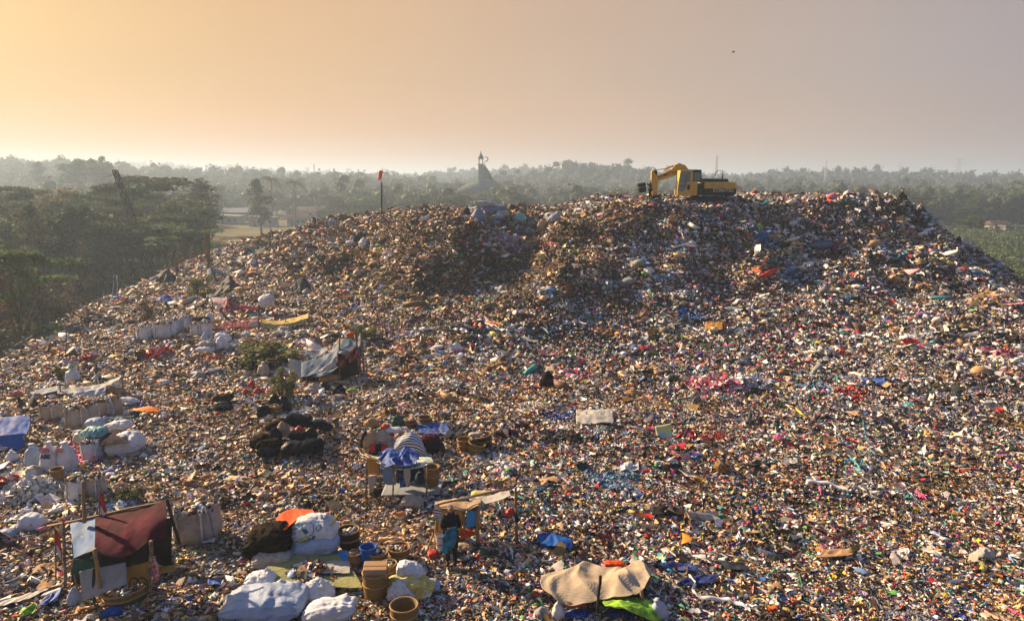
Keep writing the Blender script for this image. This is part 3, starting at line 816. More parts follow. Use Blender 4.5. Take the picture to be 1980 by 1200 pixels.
def weave_mat(name, c, c2):
    m = new_mat(name, c, .7, noise=.4, scale=9, color2=c2)
    t = m.node_tree; n = t.nodes; b = n['Principled BSDF']; co = [k for k in n if k.type == 'TEX_COORD'][0]
    ck = n.new('ShaderNodeTexBrick'); ck.inputs['Scale'].default_value = 9; ck.inputs['Mortar Size'].default_value = .03
    ck.inputs['Color1'].default_value = (*c, 1); ck.inputs['Color2'].default_value = (*c2, 1); ck.inputs['Mortar'].default_value = (.02, .014, .008, 1)
    mp_ = n.new('ShaderNodeMapping'); t.links.new(co.outputs['UV'], mp_.inputs[0]); mp_.inputs['Scale'].default_value = (1.6, 1.0, 1)
    t.links.new(mp_.outputs[0], ck.inputs[0]); t.links.new(ck.outputs['Color'], b.inputs['Base Color'])
    bp = n.new('ShaderNodeBump'); bp.inputs['Strength'].default_value = .8; bp.inputs['Distance'].default_value = .02
    t.links.new(ck.outputs['Fac'], bp.inputs['Height']); bp.invert = True; t.links.new(bp.outputs[0], b.inputs['Normal'])
    return m
M['weave'] = weave_mat('woven_bamboo', (.40, .26, .09), (.26, .16, .055))
M['weavedark'] = weave_mat('stained_woven_bamboo', (.12, .05, .05), (.06, .03, .03))
M['weaveorange'] = weave_mat('orange_woven_bamboo', (.50, .25, .06), (.36, .15, .04))

# ------------------------------------------------------------------ builders
def empty(name, loc, rz=0.0):
    e = bpy.data.objects.new(name, None); COL.objects.link(e); e.location = loc; e.rotation_euler = (0, 0, rz); e.empty_display_size = .2
    return e
def vec(p): return np.array([p[0], p[1], p[2]], float)
def mpp(p):
    return float(project(*[np.array([c]) for c in vec(p)])[2][0]) / F
def rel(V, p): return np.asarray(V) - vec(p)
def loft(Lz, W_, H_, wf, hf, seg, ring, ex, wr, seed, flat=0.0, both=False):
    """closed body round the local z axis; wf/hf give half width and half depth along t"""
    r = np.random.default_rng(seed); o1, o2 = r.uniform(0, 99, 2)
    t_ = np.linspace(0, 1, ring); V = []
    for i, tt in enumerate(t_):
        a = np.linspace(0, 2 * np.pi, seg, endpoint=False)
        ca, sa = np.cos(a), np.sin(a)
        X = np.sign(ca) * np.abs(ca) ** (2 / ex) * wf(tt) * W_ / 2
        Y_ = np.sign(sa) * np.abs(sa) ** (2 / ex) * hf(tt) * H_ / 2
        fold = 1 + wr * .55 * (np.sin(a * 5 + o1 + 3 * tt) * .30 + np.sin(a * 13 + o2 - 2 * tt) * .26 + np.sin(a * 23 + o1) * .14) * (1.5 - math.sin(math.pi * tt) * 1.25)
        V.append(np.stack([X * fold, Y_ * fold, np.full(seg, tt * Lz)], -1))
    V = np.concatenate(V)
    s = max(W_, H_, Lz)
    nrm = np.stack([V[:, 0], V[:, 1], (V[:, 2] - Lz / 2) * .6], -1); nrm /= np.linalg.norm(nrm, axis=1, keepdims=True) + 1e-6
    q = V / s
    d = np.abs(fbm(q[:, 0] * 3 + q[:, 2] * 2 + o1, q[:, 1] * 3 - q[:, 2] * 2.4 + o2, .9, 3)) * -1.0 + .12 + .5 * fbm(q[:, 2] * 3 + o2, q[:, 0] * 2 + q[:, 1] * 2 + o1, 1.3, 2)
    d2 = (np.abs(fbm(q[:, 0] * 7 + q[:, 2] * 4 + o2, q[:, 1] * 7 - q[:, 2] * 5 + o1, .8, 2)) - .14) * -.30
    V = V + nrm * ((d + d2) * wr * s * .34)[:, None]
    Fq = []
    for i in range(ring - 1):
        for k in range(seg):
            Fq.append((i * seg + k, i * seg + (k + 1) % seg, (i + 1) * seg + (k + 1) % seg, (i + 1) * seg + k))
    Fq = np.array(Fq)
    b = V[:seg].mean(0); tp = V[-seg:].mean(0)
    V = np.vstack([V, b, tp]); nb = len(V) - 2
    tri = [(nb, (k + 1) % seg, k) for k in range(seg)] + [(nb + 1, (ring - 1) * seg + k, (ring - 1) * seg + (k + 1) % seg) for k in range(seg)]
    return V, [Fq, np.array(tri)]
def rotm(yaw, pitch=0, roll=0):
    return np.array((Matrix.Rotation(yaw, 3, 'Z') @ Matrix.Rotation(pitch, 3, 'Y') @ Matrix.Rotation(roll, 3, 'X')))
SEED = [100]
def interp_fn(ts, vs): return lambda t_: float(np.interp(t_, ts, vs))
def smoothed(ts, vs):
    from bisect import bisect
    def f(t_):
        i = min(max(bisect(ts, t_) - 1, 0), len(ts) - 2); u = (t_ - ts[i]) / (ts[i + 1] - ts[i]); u = u * u * (3 - 2 * u)
        return vs[i] + (vs[i + 1] - vs[i]) * u
    return f
tie_mat = M['rope']
def sack(px, py, w, h, pose, mat, label, yaw=0.0, Y=None, group=None, name=None, cat='sack', tilt=0.0, sink=.06, wr=.26, d=None):
    """w,h: apparent size in photo pixels at that distance; pose: stand, lie, ball, slump"""
    SEED[0] += 1; sd_ = SEED[0]
    p = hit(px, py) if Y is None else Vector(at(px, py, min(Y, hit(px, py).y + .03)))
    s = mpp(p); Wm, Hm = w * s, h * s
    big = w > 45; seg, ring = (84, 60) if big else (34, 24)
    name = name or {'stand': 'upright_sack', 'lie': 'lying_sack', 'ball': 'tied_bag', 'slump': 'slumped_sack'}[pose]
    e = empty(name, p)
    if pose == 'stand':
        D = d * s if d else Wm * .85
        prof = smoothed([0, .06, .35, .75, .86, .90, 1.0], [.70, .92, 1.0, .82, .38, .22, .42])
        V, Fs = loft(Hm, Wm, D, prof, prof, seg, ring, 2.6, wr, sd_)
        V = V @ rotm(yaw, tilt).T
        nk = np.array([[0, 0, Hm * .89]]) @ rotm(yaw, tilt).T; tr = .13 * Wm
    elif pose == 'slump':
        D = d * s if d else Wm * .8
        prof = smoothed([0, .08, .45, .80, .93, 1.0], [.85, 1.0, .95, .55, .25, .08])
        V, Fs = loft(Hm, Wm, D, prof, prof, seg, ring, 2.3, wr * 1.3, sd_)
        V = V @ rotm(yaw, tilt).T; nk = None
    elif pose == 'ball':
        D = Wm * .9
        prof = smoothed([0, .1, .45, .78, .90, 1.0], [.5, .88, 1.0, .60, .16, .30])
        V, Fs = loft(Hm, Wm, D, prof, prof, seg, ring, 2.1, wr * 1.1, sd_)
        V = V @ rotm(yaw, tilt).T
        nk = np.array([[0, 0, Hm * .90]]) @ rotm(yaw, tilt).T; tr = .10 * Wm
    else:
        D = d * s if d else max(Hm * 1.25, Wm * .5)
        wf = smoothed([0, .05, .22, .5, .80, .95, 1.0], [.55, .85, .97, 1.0, .98, .82, .60])
        hf = smoothed([0, .05, .22, .5, .80, .95, 1.0], [.22, .58, .92, 1.0, .90, .50, .20])
        V, Fs = loft(Wm, D, Hm, wf, hf, seg, ring, 2.4, wr, sd_)
        # local z -> x (length), local x -> y (width), local y -> z (height)
        V = np.stack([V[:, 2] - Wm / 2, V[:, 0], V[:, 1]], -1)
        V[:, 2] = np.where(V[:, 2] < -Hm * .32, -Hm * .32 + (V[:, 2] + Hm * .32) * .25, V[:, 2])
        V = V @ rotm(yaw, tilt).T
        V[:, 2] -= V[:, 2].min(); V[:, 1] += D * .45; nk = None
    V[:, 2] -= sink * Hm
    if pose != 'lie': V[:, 1] += D * .35
    m = M[mat] if isinstance(mat, str) else mat
    mesh_np('body', V, Fs, m, smooth=True, parent=e)
    if nk is not None:
        nk = nk[0]; nk[1] += D * .35; nk[2] -= sink * Hm
        a = np.linspace(0, 2 * np.pi, 13); ringp = np.stack([nk[0] + np.cos(a) * tr, nk[1] + np.sin(a) * tr, np.full(13, nk[2])], -1)
        v, f = tube(ringp, [max(.012, tr * .18)] * 13, 5, False); mesh_np('tie', v, [f], tie_mat, smooth=True, parent=e)
    tag(e, label, cat, group)
    return e
def contents(parent, c, rx, ry, zh, n, zone, seed, size=.13):
    r = np.random.default_rng(seed)
    a = r.uniform(0, 2 * np.pi, n); q = np.sqrt(r.random(n))
    pos = np.stack([c[0] + np.cos(a) * q * rx, c[1] + np.sin(a) * q * ry, c[2] + zh * (1 - q ** 2) + r.uniform(-.04, .03, n)], -1)
    o_ = pieces('contents', litter_mat, pos, size * np.exp(r.normal(0, .3, n)), pick_colors(np.full(n, zone, dtype='<U9'), r), False, r, tilt=.6, parent=parent)
    o_['kind'] = 'stuff'
def bulk_bag(px, py, w, h, mat, label, yaw=0.0, Y=None, group=None, zone='mixed', fill=True, loops=4, ztop=.18, cat='bulk bag'):
    SEED[0] += 1
    p = hit(px, py) if Y is None else Vector(at(px, py, Y)); s = mpp(p); Wm, Hm = w * s * .93, h * s
    e = empty('bulk_bag', p)
    prof = smoothed([0, .06, .4, .85, 1.0], [.80, .95, 1.03, .98, .94]); D = Wm * .95
    V, Fs = loft(Hm * .9, Wm, D, prof, prof, 64, 34, 3.4, .26, SEED[0])
    V[:, 2] -= .05 * Hm; V = V @ rotm(yaw).T; V[:, 1] += D * .45
    Fs = [Fs[0]]                                     # open top and buried base
    b = mesh_np('bag', V[:-2], Fs, M[mat], smooth=True, parent=e)
    so = b.modifiers.new('thickness', 'SOLIDIFY'); so.thickness = .015
    top = Hm * .84
    for k in range(8):                                # webbing straps sewn down the sides
        a_ = k * math.pi / 4 + .35; i_ = int(round(a_ / (2 * math.pi) * 64)) % 64
        col_ = V[:-2].reshape(34, 64, 3)[:, i_]; c_ = np.array([0, D * .45, 0]); out_ = (col_ - c_) * [1, 1, 0]; out_ /= np.linalg.norm(out_, axis=1, keepdims=True) + 1e-6
        v, f = tube(col_[::3] + out_[::3] * .008, [.016 + .006 * Wm] * len(col_[::3]), 4, False); mesh_np('strap', v, [f], M['grey'] if k % 2 else M['rope'], parent=e)
    contents(e, (0, D * .45, top * .93), Wm * .44, D * .44, ztop * Hm, int(160 if w > 60 else 90), zone, SEED[0], size=.09 + Wm * .06)
    Rm = rotm(yaw)
    for k in range(loops):
        sx_, sy_ = ((-1, -1), (1, -1), (1, 1), (-1, 1))[k]
        c = np.array([sx_ * Wm * .40, sy_ * D * .40, top])
        pts = [c + np.array([(-sx_) * Wm * .10 * t_, 0, Hm * .16 * math.sin(math.pi * t_)]) for t_ in np.linspace(0, 1, 7)]
        pts = [Rm @ q + np.array([0, D * .45, 0]) for q in pts]
        v, f = tube(pts, [.018 + .008 * Wm] * 7, 5); mesh_np('lifting_loop', v, [f], M['rope'] if k % 2 else M['grey'], parent=e)
    tag(e, label, cat, group)
    return e
def add_uv(o_, uv):
    ul = o_.data.uv_layers.new(name='UVMap')
    li = np.zeros(len(o_.data.loops), dtype=np.int32); o_.data.loops.foreach_get('vertex_index', li)
    ul.data.foreach_set('uv', uv[li].astype(np.float32).ravel())
def basket(px, py, w, h, label, mat='weave', Y=None, tilt=0.0, yaw=0.0, fill=None, group=None, taper=.78, loc=None, name='bamboo_basket'):
    SEED[0] += 1
    p = loc or (hit(px, py) if Y is None else Vector(at(px, py, Y))); s = mpp(p); R1 = w * s / 2; Hm = h * s - R1 * .45
    e = empty(name, p); R0 = R1 * taper; th = .02 + R1 * .03
    seg = 30; prof = [(0.001, 0), (R0 * .98, 0), (R0, .03)] + [(R0 + (R1 - R0) * t_ + .03 * R1 * math.sin(t_ * math.pi), Hm * t_) for t_ in np.linspace(.08, 1, 9)] + [(R1 - th, Hm), (R1 - th - (R1 - R0) * .5, Hm * .5), (R0 - th, .06), (.001, .05)]
    r = np.random.default_rng(SEED[0]); V = []; uv = []
    for i, (rr_, z) in enumerate(prof):
        a = np.linspace(0, 2 * np.pi, seg, endpoint=False); wob = 1 + .025 * np.sin(2 * a + SEED[0]) * (z / max(Hm, .01))
        V.append(np.stack([rr_ * wob * np.cos(a), rr_ * wob * np.sin(a), np.full(seg, z)], -1)); uv.append(np.stack([np.abs(a / np.pi - 1) * 2, np.full(seg, z / max(Hm, .01) * .9)], -1))
    V = np.concatenate(V); n = len(prof); Fq = np.array([(i * seg + k, i * seg + (k + 1) % seg, (i + 1) * seg + (k + 1) % seg, (i + 1) * seg + k) for i in range(n - 1) for k in range(seg)])
    Rm = rotm(yaw, tilt); off = np.array([0, R1 * .8, 0])
    o_ = mesh_np('wall', V @ Rm.T + off, [Fq], M[mat], smooth=True, parent=e); add_uv(o_, np.concatenate(uv))
    for nm_, zz, rr_ in (('rim', Hm, R1), ('hoop', Hm * .55, R0 + (R1 - R0) * .55 + .03 * R1)):
        a = np.linspace(0, 2 * np.pi, 25); pts = np.stack([np.cos(a) * rr_, np.sin(a) * rr_, np.full(25, zz)], -1) @ Rm.T + off
        v, f = tube(pts, [.018 + .02 * R1] * 25, 5, False); mesh_np(nm_, v, [f], M['bamboo'], smooth=True, parent=e)
    if fill:
        e2 = np.array([0, 0, Hm * .78]) @ Rm.T + off
        contents(e, e2, R1 * .8, R1 * .8, .1 * Hm, 60, fill, SEED[0], size=.10)
    tag(e, label, 'basket', group)
    return e
def above(px, py, Y):
    """keep a point on the near side of the surface seen at that pixel"""
    if Y > 100: return Y
    h_ = hit(px, py); d_ = ray(px, py); z_ = CAM[2] + d_[2] * Y / d_[1]
    if z_ > float(Tg(d_[0] * Y / d_[1], Y)) + .02: return Y
    return min(Y, h_.y - .04)
def catmull(Pt, n):
    """Pt (k,m,3) along axis 0 -> (n,m,3)"""
    k = len(Pt)
    if k == 2:
        t_ = np.linspace(0, 1, n)[:, None, None]; return Pt[0][None] * (1 - t_) + Pt[1][None] * t_
    t_ = np.linspace(0, k - 1 - 1e-6, n); i = t_.astype(int); u = (t_ - i)[:, None, None]
    g = lambda j: Pt[np.clip(j, 0, k - 1)]
    p0, p1, p2, p3 = g(i - 1), g(i), g(i + 1), g(i + 2)
    return .5 * ((2 * p1) + (-p0 + p2) * u + (2 * p0 - 5 * p1 + 4 * p2 - p3) * u ** 2 + (-p0 + 3 * p1 - 3 * p2 + p3) * u ** 3)
def cloth(name, rows, mat, parent=None, origin=None, wr=.05, nu=40, nv=26, thick=.012, wrs=.5, seed=None, link_tag=None):
    """rows: grid of (px,py,Y) or world points; gives a wrinkled sheet"""
    SEED[0] += 1; sd_ = seed or SEED[0]
    Pt = np.array([[c[:3] if len(c) == 4 else at(c[0], c[1], above(*c)) for c in r_] for r_ in rows], float)[..., :3]
    A = catmull(Pt, nv); A = catmull(A.transpose(1, 0, 2), nu).transpose(1, 0, 2)
    du = np.gradient(A, axis=1); dv = np.gradient(A, axis=0); nr = np.cross(du, dv); nr /= np.linalg.norm(nr, axis=-1, keepdims=True) + 1e-9
    U = np.cumsum(np.linalg.norm(du, axis=-1), 1); Vv = np.cumsum(np.linalg.norm(dv, axis=-1), 0)
    nz = (np.abs(fbm(U + sd_ * 3.1, Vv * .6 + U * .3, wrs, 3)) - .18) + .7 * fbm(U * .5 + sd_, Vv + sd_, wrs * 1.6, 2)
    A = A + nr * (nz * wr * 1.6)[..., None]
    org = vec(origin) if origin is not None else (vec(parent.location) if parent else A.reshape(-1, 3).mean(0))
    nvv, nuu = A.shape[:2]
    o_ = mesh_np(name, A.reshape(-1, 3) - org, [grid_faces(nuu, nvv)], M[mat] if isinstance(mat, str) else mat, smooth=True, parent=parent)
    if not parent: o_.location = org
    uu, vv = np.meshgrid(np.linspace(0, 1, nuu), np.linspace(0, 1, nvv)); add_uv(o_, np.stack([uu.ravel(), vv.ravel()], -1))
    so = o_.modifiers.new('thickness', 'SOLIDIFY'); so.thickness = thick; so.offset = 0
    if link_tag: tag(o_, *link_tag)
    return o_
def pole(name, a, b, r0, r1, mat, parent=None, wob=.02, seg=7, link_tag=None):
    a, b = vec(a), vec(b); SEED[0] += 1; r = np.random.default_rng(SEED[0])
    Ln = np.linalg.norm(b - a); pts = [a + (b - a) * t_ + r.normal(0, wob * Ln * .3, 3) * (0 < t_ < 1) for t_ in np.linspace(0, 1, 6)]
    org = vec(parent.location) if parent else a
    v, f = tube(np.array(pts) - org, np.linspace(r0, r1, 6), seg)
    o_ = mesh_np(name, v, [f], M[mat] if isinstance(mat, str) else mat, smooth=True, parent=parent)
    if not parent: o_.location = org
    if link_tag: tag(o_, *link_tag)
    return o_
def box_part(name, c, size, mat, parent=None, rot=None, bevel=.02):
    """box with bevelled edges; c relative to the parent"""
    import bmesh
    bm = bmesh.new(); bmesh.ops.create_cube(bm, size=1)
    for v in bm.verts: v.co = Vector((v.co.x * size[0], v.co.y * size[1], v.co.z * size[2]))
    if bevel: bmesh.ops.bevel(bm, geom=bm.edges[:], offset=min(bevel, min(size) * .3), segments=2, affect='EDGES', profile=.5)
    if rot is not None: bmesh.ops.rotate(bm, verts=bm.verts, cent=(0, 0, 0), matrix=Matrix(rot.tolist()) if isinstance(rot, np.ndarray) else rot)
    me = bpy.data.meshes.new(name); bm.to_mesh(me); bm.free(); me.materials.append(M[mat] if isinstance(mat, str) else mat)
    o_ = bpy.data.objects.new(name, me); COL.objects.link(o_); o_.location = c
    if parent: o_.parent = parent
    return o_
def prism(name, outline, y0, y1, mat, parent=None, bevel=.02):
    """outline in x,z extruded along y"""
    import bmesh
    bm = bmesh.new(); vs = [bm.verts.new((x, y0, z)) for x, z in outline]; f = bm.faces.new(vs)
    r_ = bmesh.ops.extrude_face_region(bm, geom=[f]); bmesh.ops.translate(bm, vec=(0, y1 - y0, 0), verts=[g for g in r_['geom'] if isinstance(g, bmesh.types.BMVert)])
    bmesh.ops.recalc_face_normals(bm, faces=bm.faces)
    if bevel: bmesh.ops.bevel(bm, geom=bm.edges[:], offset=bevel, segments=2, affect='EDGES', profile=.5)
    me = bpy.data.meshes.new(name); bm.to_mesh(me); bm.free(); me.materials.append(M[mat] if isinstance(mat, str) else mat)
    o_ = bpy.data.objects.new(name, me); COL.objects.link(o_)
    if parent: o_.parent = parent
    return o_
def text_part(name, body, size, loc, rot, mat, parent, extrude=.004):
    cu = bpy.data.curves.new(name, 'FONT'); cu.body = body; cu.size = size; cu.extrude = extrude; cu.align_x = 'CENTER'; cu.align_y = 'CENTER'; cu.offset = size * .02
    tmp = bpy.data.objects.new(name + '_tmp', cu); me = bpy.data.meshes.new_from_object(tmp); bpy.data.objects.remove(tmp); bpy.data.curves.remove(cu)
    me.name = name; me.materials.clear(); me.materials.append(M[mat] if isinstance(mat, str) else mat)
    o_ = bpy.data.objects.new(name, me); COL.objects.link(o_); o_.parent = parent; o_.location = loc; o_.rotation_euler = rot
    return o_
def heap(px, py, w, h, zone, label, n=90, size=.2, group=None, cat='heap', name='rag_heap', colors=None, Y=None, sheet=True):
    """a small pile of mixed scraps with its own colours"""
    SEED[0] += 1; r = np.random.default_rng(SEED[0]); p = hit(px, py - h * .35) if Y is None else Vector(at(px, py, Y)); s = mpp(p)
    a = r.uniform(0, 2 * np.pi, n); q = np.sqrt(r.random(n)); rx = w * s / 2; ry = rx * .8; hz = max(.1, h * s * .55)
    pos = np.stack([np.cos(a) * q * rx, np.sin(a) * q * ry, hz * (1 - q ** 1.6) * r.uniform(.5, 1, n)], -1)
    g = Tg(pos[:, 0] + p.x, pos[:, 1] + p.y) - p.z; pos[:, 2] += g
    col = np.clip(np.array(colors)[r.integers(0, len(colors), n)] * r.uniform(.7, 1.15, (n, 1)), .01, .85) if colors is not None else pick_colors(np.full(n, zone, dtype='<U9'), r)
    o_ = pieces(name, litter_mat, pos, size * np.exp(r.normal(0, .35, n)), col, sheet, r, tilt=.7, lift=.3)
    o_.location = p; tag(o_, label, cat, group, kind='stuff')
    return o_
# ------------------------------------------------------------------ buildings and structures of the countryside
M['tile'] = new_mat('faded_roof_tiles', (.15, .085, .065), .8, noise=.3, scale=2)
M['wall'] = new_mat('pale_render', (.30, .30, .29), .85, noise=.2, scale=1)
M['zinc'] = new_mat('white_roof_sheet', (.42, .42, .41), .5, noise=.2, scale=1)
M['pane'] = new_mat('dark_pane', (.03, .035, .04), .15, noise=.1)
M['mosquewall'] = new_mat('grey_green_render', (.26, .28, .25), .8, noise=.2, scale=.5)
M['mosqueroof'] = new_mat('green_grey_roof', (.12, .17, .16), .7, noise=.25, scale=.8)
def house(px, py, Y, w, d, h, label, roof='tile', wall='wall', yaw=0.0, gable=True, name='house', z=None):
    top = at(px, py, Y); x = top[0]; z = g1(x, Y) if z is None else z
    e = empty(name, (x, Y, z), yaw)
    box_part('wall', (0, 0, h / 2 - .3), (w, d, h + .6), wall, e, bevel=0)
    rh = min(w, d) * .28 if gable else .35
    if gable:
        prism('roof', [(-w / 2 - .4, h + .002), (0, h + rh), (w / 2 + .4, h + .002)], -d / 2 - .5, d / 2 + .5, roof, e, bevel=0) if d > w else \
            (lambda o_: setattr(o_, 'rotation_euler', (0, 0, math.pi / 2)))(prism('roof', [(-d / 2 - .5, h + .002), (0, h + rh), (d / 2 + .5, h + .002)], -w / 2 - .5, w / 2 + .5, roof, e, bevel=0))
    else:
        box_part('roof', (0, 0, h + .2), (w + .8, d + .8, .35), roof, e, rot=rotm(0, .04), bevel=0)
    box_part('door', (-w * .28, -d / 2 - .03, 1.0), (.9, .06, 2.0), 'darkwood', e, bevel=0)
    for k in (0.05, .32): box_part('window', (w * k, -d / 2 - .03, h * .55), (1.2, .06, 1.0), 'pane', e, bevel=0)
    tag(e, label, 'house'); return e
house(446, 420, 262, 7.5, 5, 2.8, 'small white house with a pale sheet roof beside the brown field', 'zinc', gable=False)
house(458, 410, 285, 9, 6, 3.0, 'low building with a long cream roof behind the small white house', 'zinc', wall='conc', gable=True, yaw=.1)
house(510, 424, 250, 8.5, 5, 3.0, 'open sided shed with pale columns at the edge of the brown field', 'conc', wall='wall', gable=False)
house(575, 420, 255, 6.5, 5, 2.8, 'small white walled house left of the ridge with the windsock', 'tile', yaw=.2)
house(600, 400, 300, 14, 6, 3.2, 'long low house with a reddish roof beyond the brown field', 'tile')
house(510, 366, 330, 7, 6, 5.5, 'house with a bright flat roof among trees below the skyline palms', 'zinc', gable=False, wall='conc', z=-3.5)
house(720, 358, 420, 32, 14, 6.5, 'long hall with a dull red hipped roof behind the windsock pole', 'tile', wall='conc', yaw=.05)
house(868, 350, 400, 16, 10, 13.5, 'flat roofed block seen through haze left of the mosque', 'mosqueroof', wall='mosquewall', gable=False)
house(1893, 408, 260, 4.5, 4, 3.4, 'tiny bluish white house in the right valley', 'conc', gable=False)
house(1925, 462, 225, 5.5, 4, 2.0, 'red roofed low house in the clearing of the right valley', 'tile', yaw=.2)
house(1950, 470, 215, 4.5, 3, 1.8, 'low grey roofed shed in front of the red roofed house in the right valley', 'conc', wall='conc', gable=False)
house(1975, 396, 300, 6, 4, 3, 'pale house by the right edge higher up the right valley', 'zinc', yaw=-.2)
# mosque
Ym = 330.0; mb = at(930, 372, Ym); s_ = Ym * 1.0 / F; zb = g1(mb[0], Ym)
e = empty('mosque', (mb[0], Ym, zb)); Hh = mb[2] - zb
def mz(py): return at(930, py, Ym)[2] - zb
def mx(px): return (px - 930) * s_ * 1.012
def frustum(name, x0, x1, hy0, z0, u0, u1, hy1, z1, mat, parent):
    v = np.array([(x0, -hy0, z0), (x1, -hy0, z0), (x1, hy0, z0), (x0, hy0, z0), (u0, -hy1, z1), (u1, -hy1, z1), (u1, hy1, z1), (u0, hy1, z1)])
    return mesh_np(name, v, [np.array([(0, 1, 5, 4), (1, 2, 6, 5), (2, 3, 7, 6), (3, 0, 4, 7), (4, 5, 6, 7), (3, 2, 1, 0)])], M[mat], parent=parent)
box_part('wall', ((mx(885) + mx(972)) / 2, 0, Hh / 2), (mx(972) - mx(885), 20, Hh), 'mosquewall', e, bevel=0)
frustum('roof', mx(876), mx(982), 12.5, mz(373), mx(923), mx(952), 4, mz(345), 'mosqueroof', e)
frustum('steep_roof', mx(925), mx(952.5), 4, mz(345) + .003, mx(936), mx(938), .4, mz(319), 'mosqueroof', e)
tw = mx(936) - mx(927); txc = (mx(936) + mx(927)) / 2
t_ = empty('x', (0, 0, 0)); bpy.data.objects.remove(t_)
tower = box_part('minaret', (txc, -7, mz(319) / 2), (tw, tw, mz(319)), 'mosquewall', e, bevel=.05)
a_ = box_part('balcony', (0, 0, mz(319) / 2 + .15), (tw * 1.35, tw * 1.35, .3), 'mosqueroof', tower, bevel=.03)
for sx_ in (-1, 1):
    for sy_ in (-1, 1): box_part('lantern_column', (sx_ * tw * .36, sy_ * tw * .36, mz(319) / 2 + 1.3), (.35, .35, 2.1), 'mosquewall', tower, bevel=0)
V, Fs = loft(3.6, tw * 1.15, tw * 1.15, smoothed([0, .25, .55, .75, .85, 1], [1, .95, .45, .18, .22, .02]), smoothed([0, .25, .55, .75, .85, 1], [1, .95, .45, .18, .22, .02]), 16, 14, 2, 0, 3)
o = mesh_np('dome', V + [0, 0, mz(319) / 2 + 2.3], Fs, M['mosqueroof'], smooth=True, parent=tower)
a = np.linspace(-2.2, 2.2, 15); rc = .95
pts = np.stack([mx(939.5) + np.cos(a) * rc, np.full(15, -.2), mz(308) + np.sin(a) * rc], -1)
v, f = tube(pts, .10 + .16 * np.cos(a / 2.2 * 1.5), 6); mesh_np('crescent', v, [f], M['darkwood'], smooth=True, parent=e)
v, f = tube([(mx(937.5), 0, mz(320)), (mx(938), -.1, mz(312))], [.12, .08], 6); mesh_np('finial_pole', v, [f], M['darkwood'], parent=e)
for k in range(5): box_part('window', (mx(892 + 18 * k), -10.03, Hh * .5), (1.6, .06, 3.2), 'pane', e, bevel=0)
tag(e, 'grey green mosque with pyramid roof and domed minaret beyond the ridge', 'mosque')

def lattice(name, base, top, w0, w1, n, rr_, label, cat, arms=None, mat='steel', lean=None):
    base, top = vec(base), vec(top); e = empty(name, base); L_ = top - base; parts = []
    for sx_, sy_ in ((-1, -1), (1, -1), (1, 1), (-1, 1)):
        parts.append(tube([np.array([sx_ * w0 / 2, sy_ * w0 / 2, 0]), L_ + np.array([sx_ * w1 / 2, sy_ * w1 / 2, 0])], [rr_, rr_], 4))
    for i in range(n):
        t0, t1 = i / n, (i + 1) / n; wa = w0 + (w1 - w0) * t0; wb = w0 + (w1 - w0) * t1
        for sx_, sy_, ux_, uy_ in ((-1, -1, 1, -1), (1, -1, 1, 1), (1, 1, -1, 1), (-1, 1, -1, -1)):
            parts.append(tube([L_ * t0 + np.array([sx_ * wa / 2, sy_ * wa / 2, 0]), L_ * t1 + np.array([ux_ * wb / 2, uy_ * wb / 2, 0])], [rr_ * .6, rr_ * .6], 4))
            parts.append(tube([L_ * t1 + np.array([sx_ * wb / 2, sy_ * wb / 2, 0]), L_ * t1 + np.array([ux_ * wb / 2, uy_ * wb / 2, 0])], [rr_ * .6, rr_ * .6], 4))
    v, f = merge(parts); mesh_np('lattice_mast' if cat != 'crane' else 'lattice_boom', v, f, M[mat], parent=e)
    if arms:
        for (zf, wd) in arms:
            pr = []
            for sy_ in (-.4, .4): pr.append(tube([L_ * zf + np.array([-wd / 2, 0, .4]), L_ * zf + np.array([0, sy_, 0]), L_ * zf + np.array([wd / 2, 0, .4])], [rr_ * .8] * 3, 4))
            v, f = merge(pr); mesh_np('cross_arm', v, f, M[mat], parent=e)
    tag(e, label, cat); return e
def mast(px, pyt, Y, w0, w1, n, r_, label, cat='mast', arms=None, name='radio_mast', mat='steel'):
    t_ = at(px, pyt, Y); return lattice(name, (t_[0], Y, g1(t_[0], Y)), t_, w0, w1, n, r_, label, cat, arms, mat)
mast(1386, 300, 520, 2.2, 1.2, 14, .16, 'lattice radio mast rising behind the yellow excavator')
mast(1598, 309, 640, 1.6, .8, 14, .13, 'thin lattice mast on the skyline right of the excavator')
mast(607, 318, 560, 1.0, .6, 10, .10, 'thin mast on the skyline left of the windsock')
mast(1855, 306, 820, 7, 1.6, 8, .22, 'tall power pylon on the skyline above the right valley, nearer of the two', 'pylon', [(.82, 17), (.95, 15)], 'power_pylon')
mast(1742, 311, 980, 7, 1.6, 8, .20, 'fainter power pylon on the skyline left of the other pylon', 'pylon', [(.82, 16), (.95, 13)], 'power_pylon')
b0 = at(262, 392, 100); t0 = at(222, 329, 96); b0[2] = g1(b0[0], 100); b0[0] += 2.0
lattice('crane', b0, t0, 1.1, .45, 14, .09, 'dark lattice crane boom leaning left above the forest', 'crane', mat='darkwood')
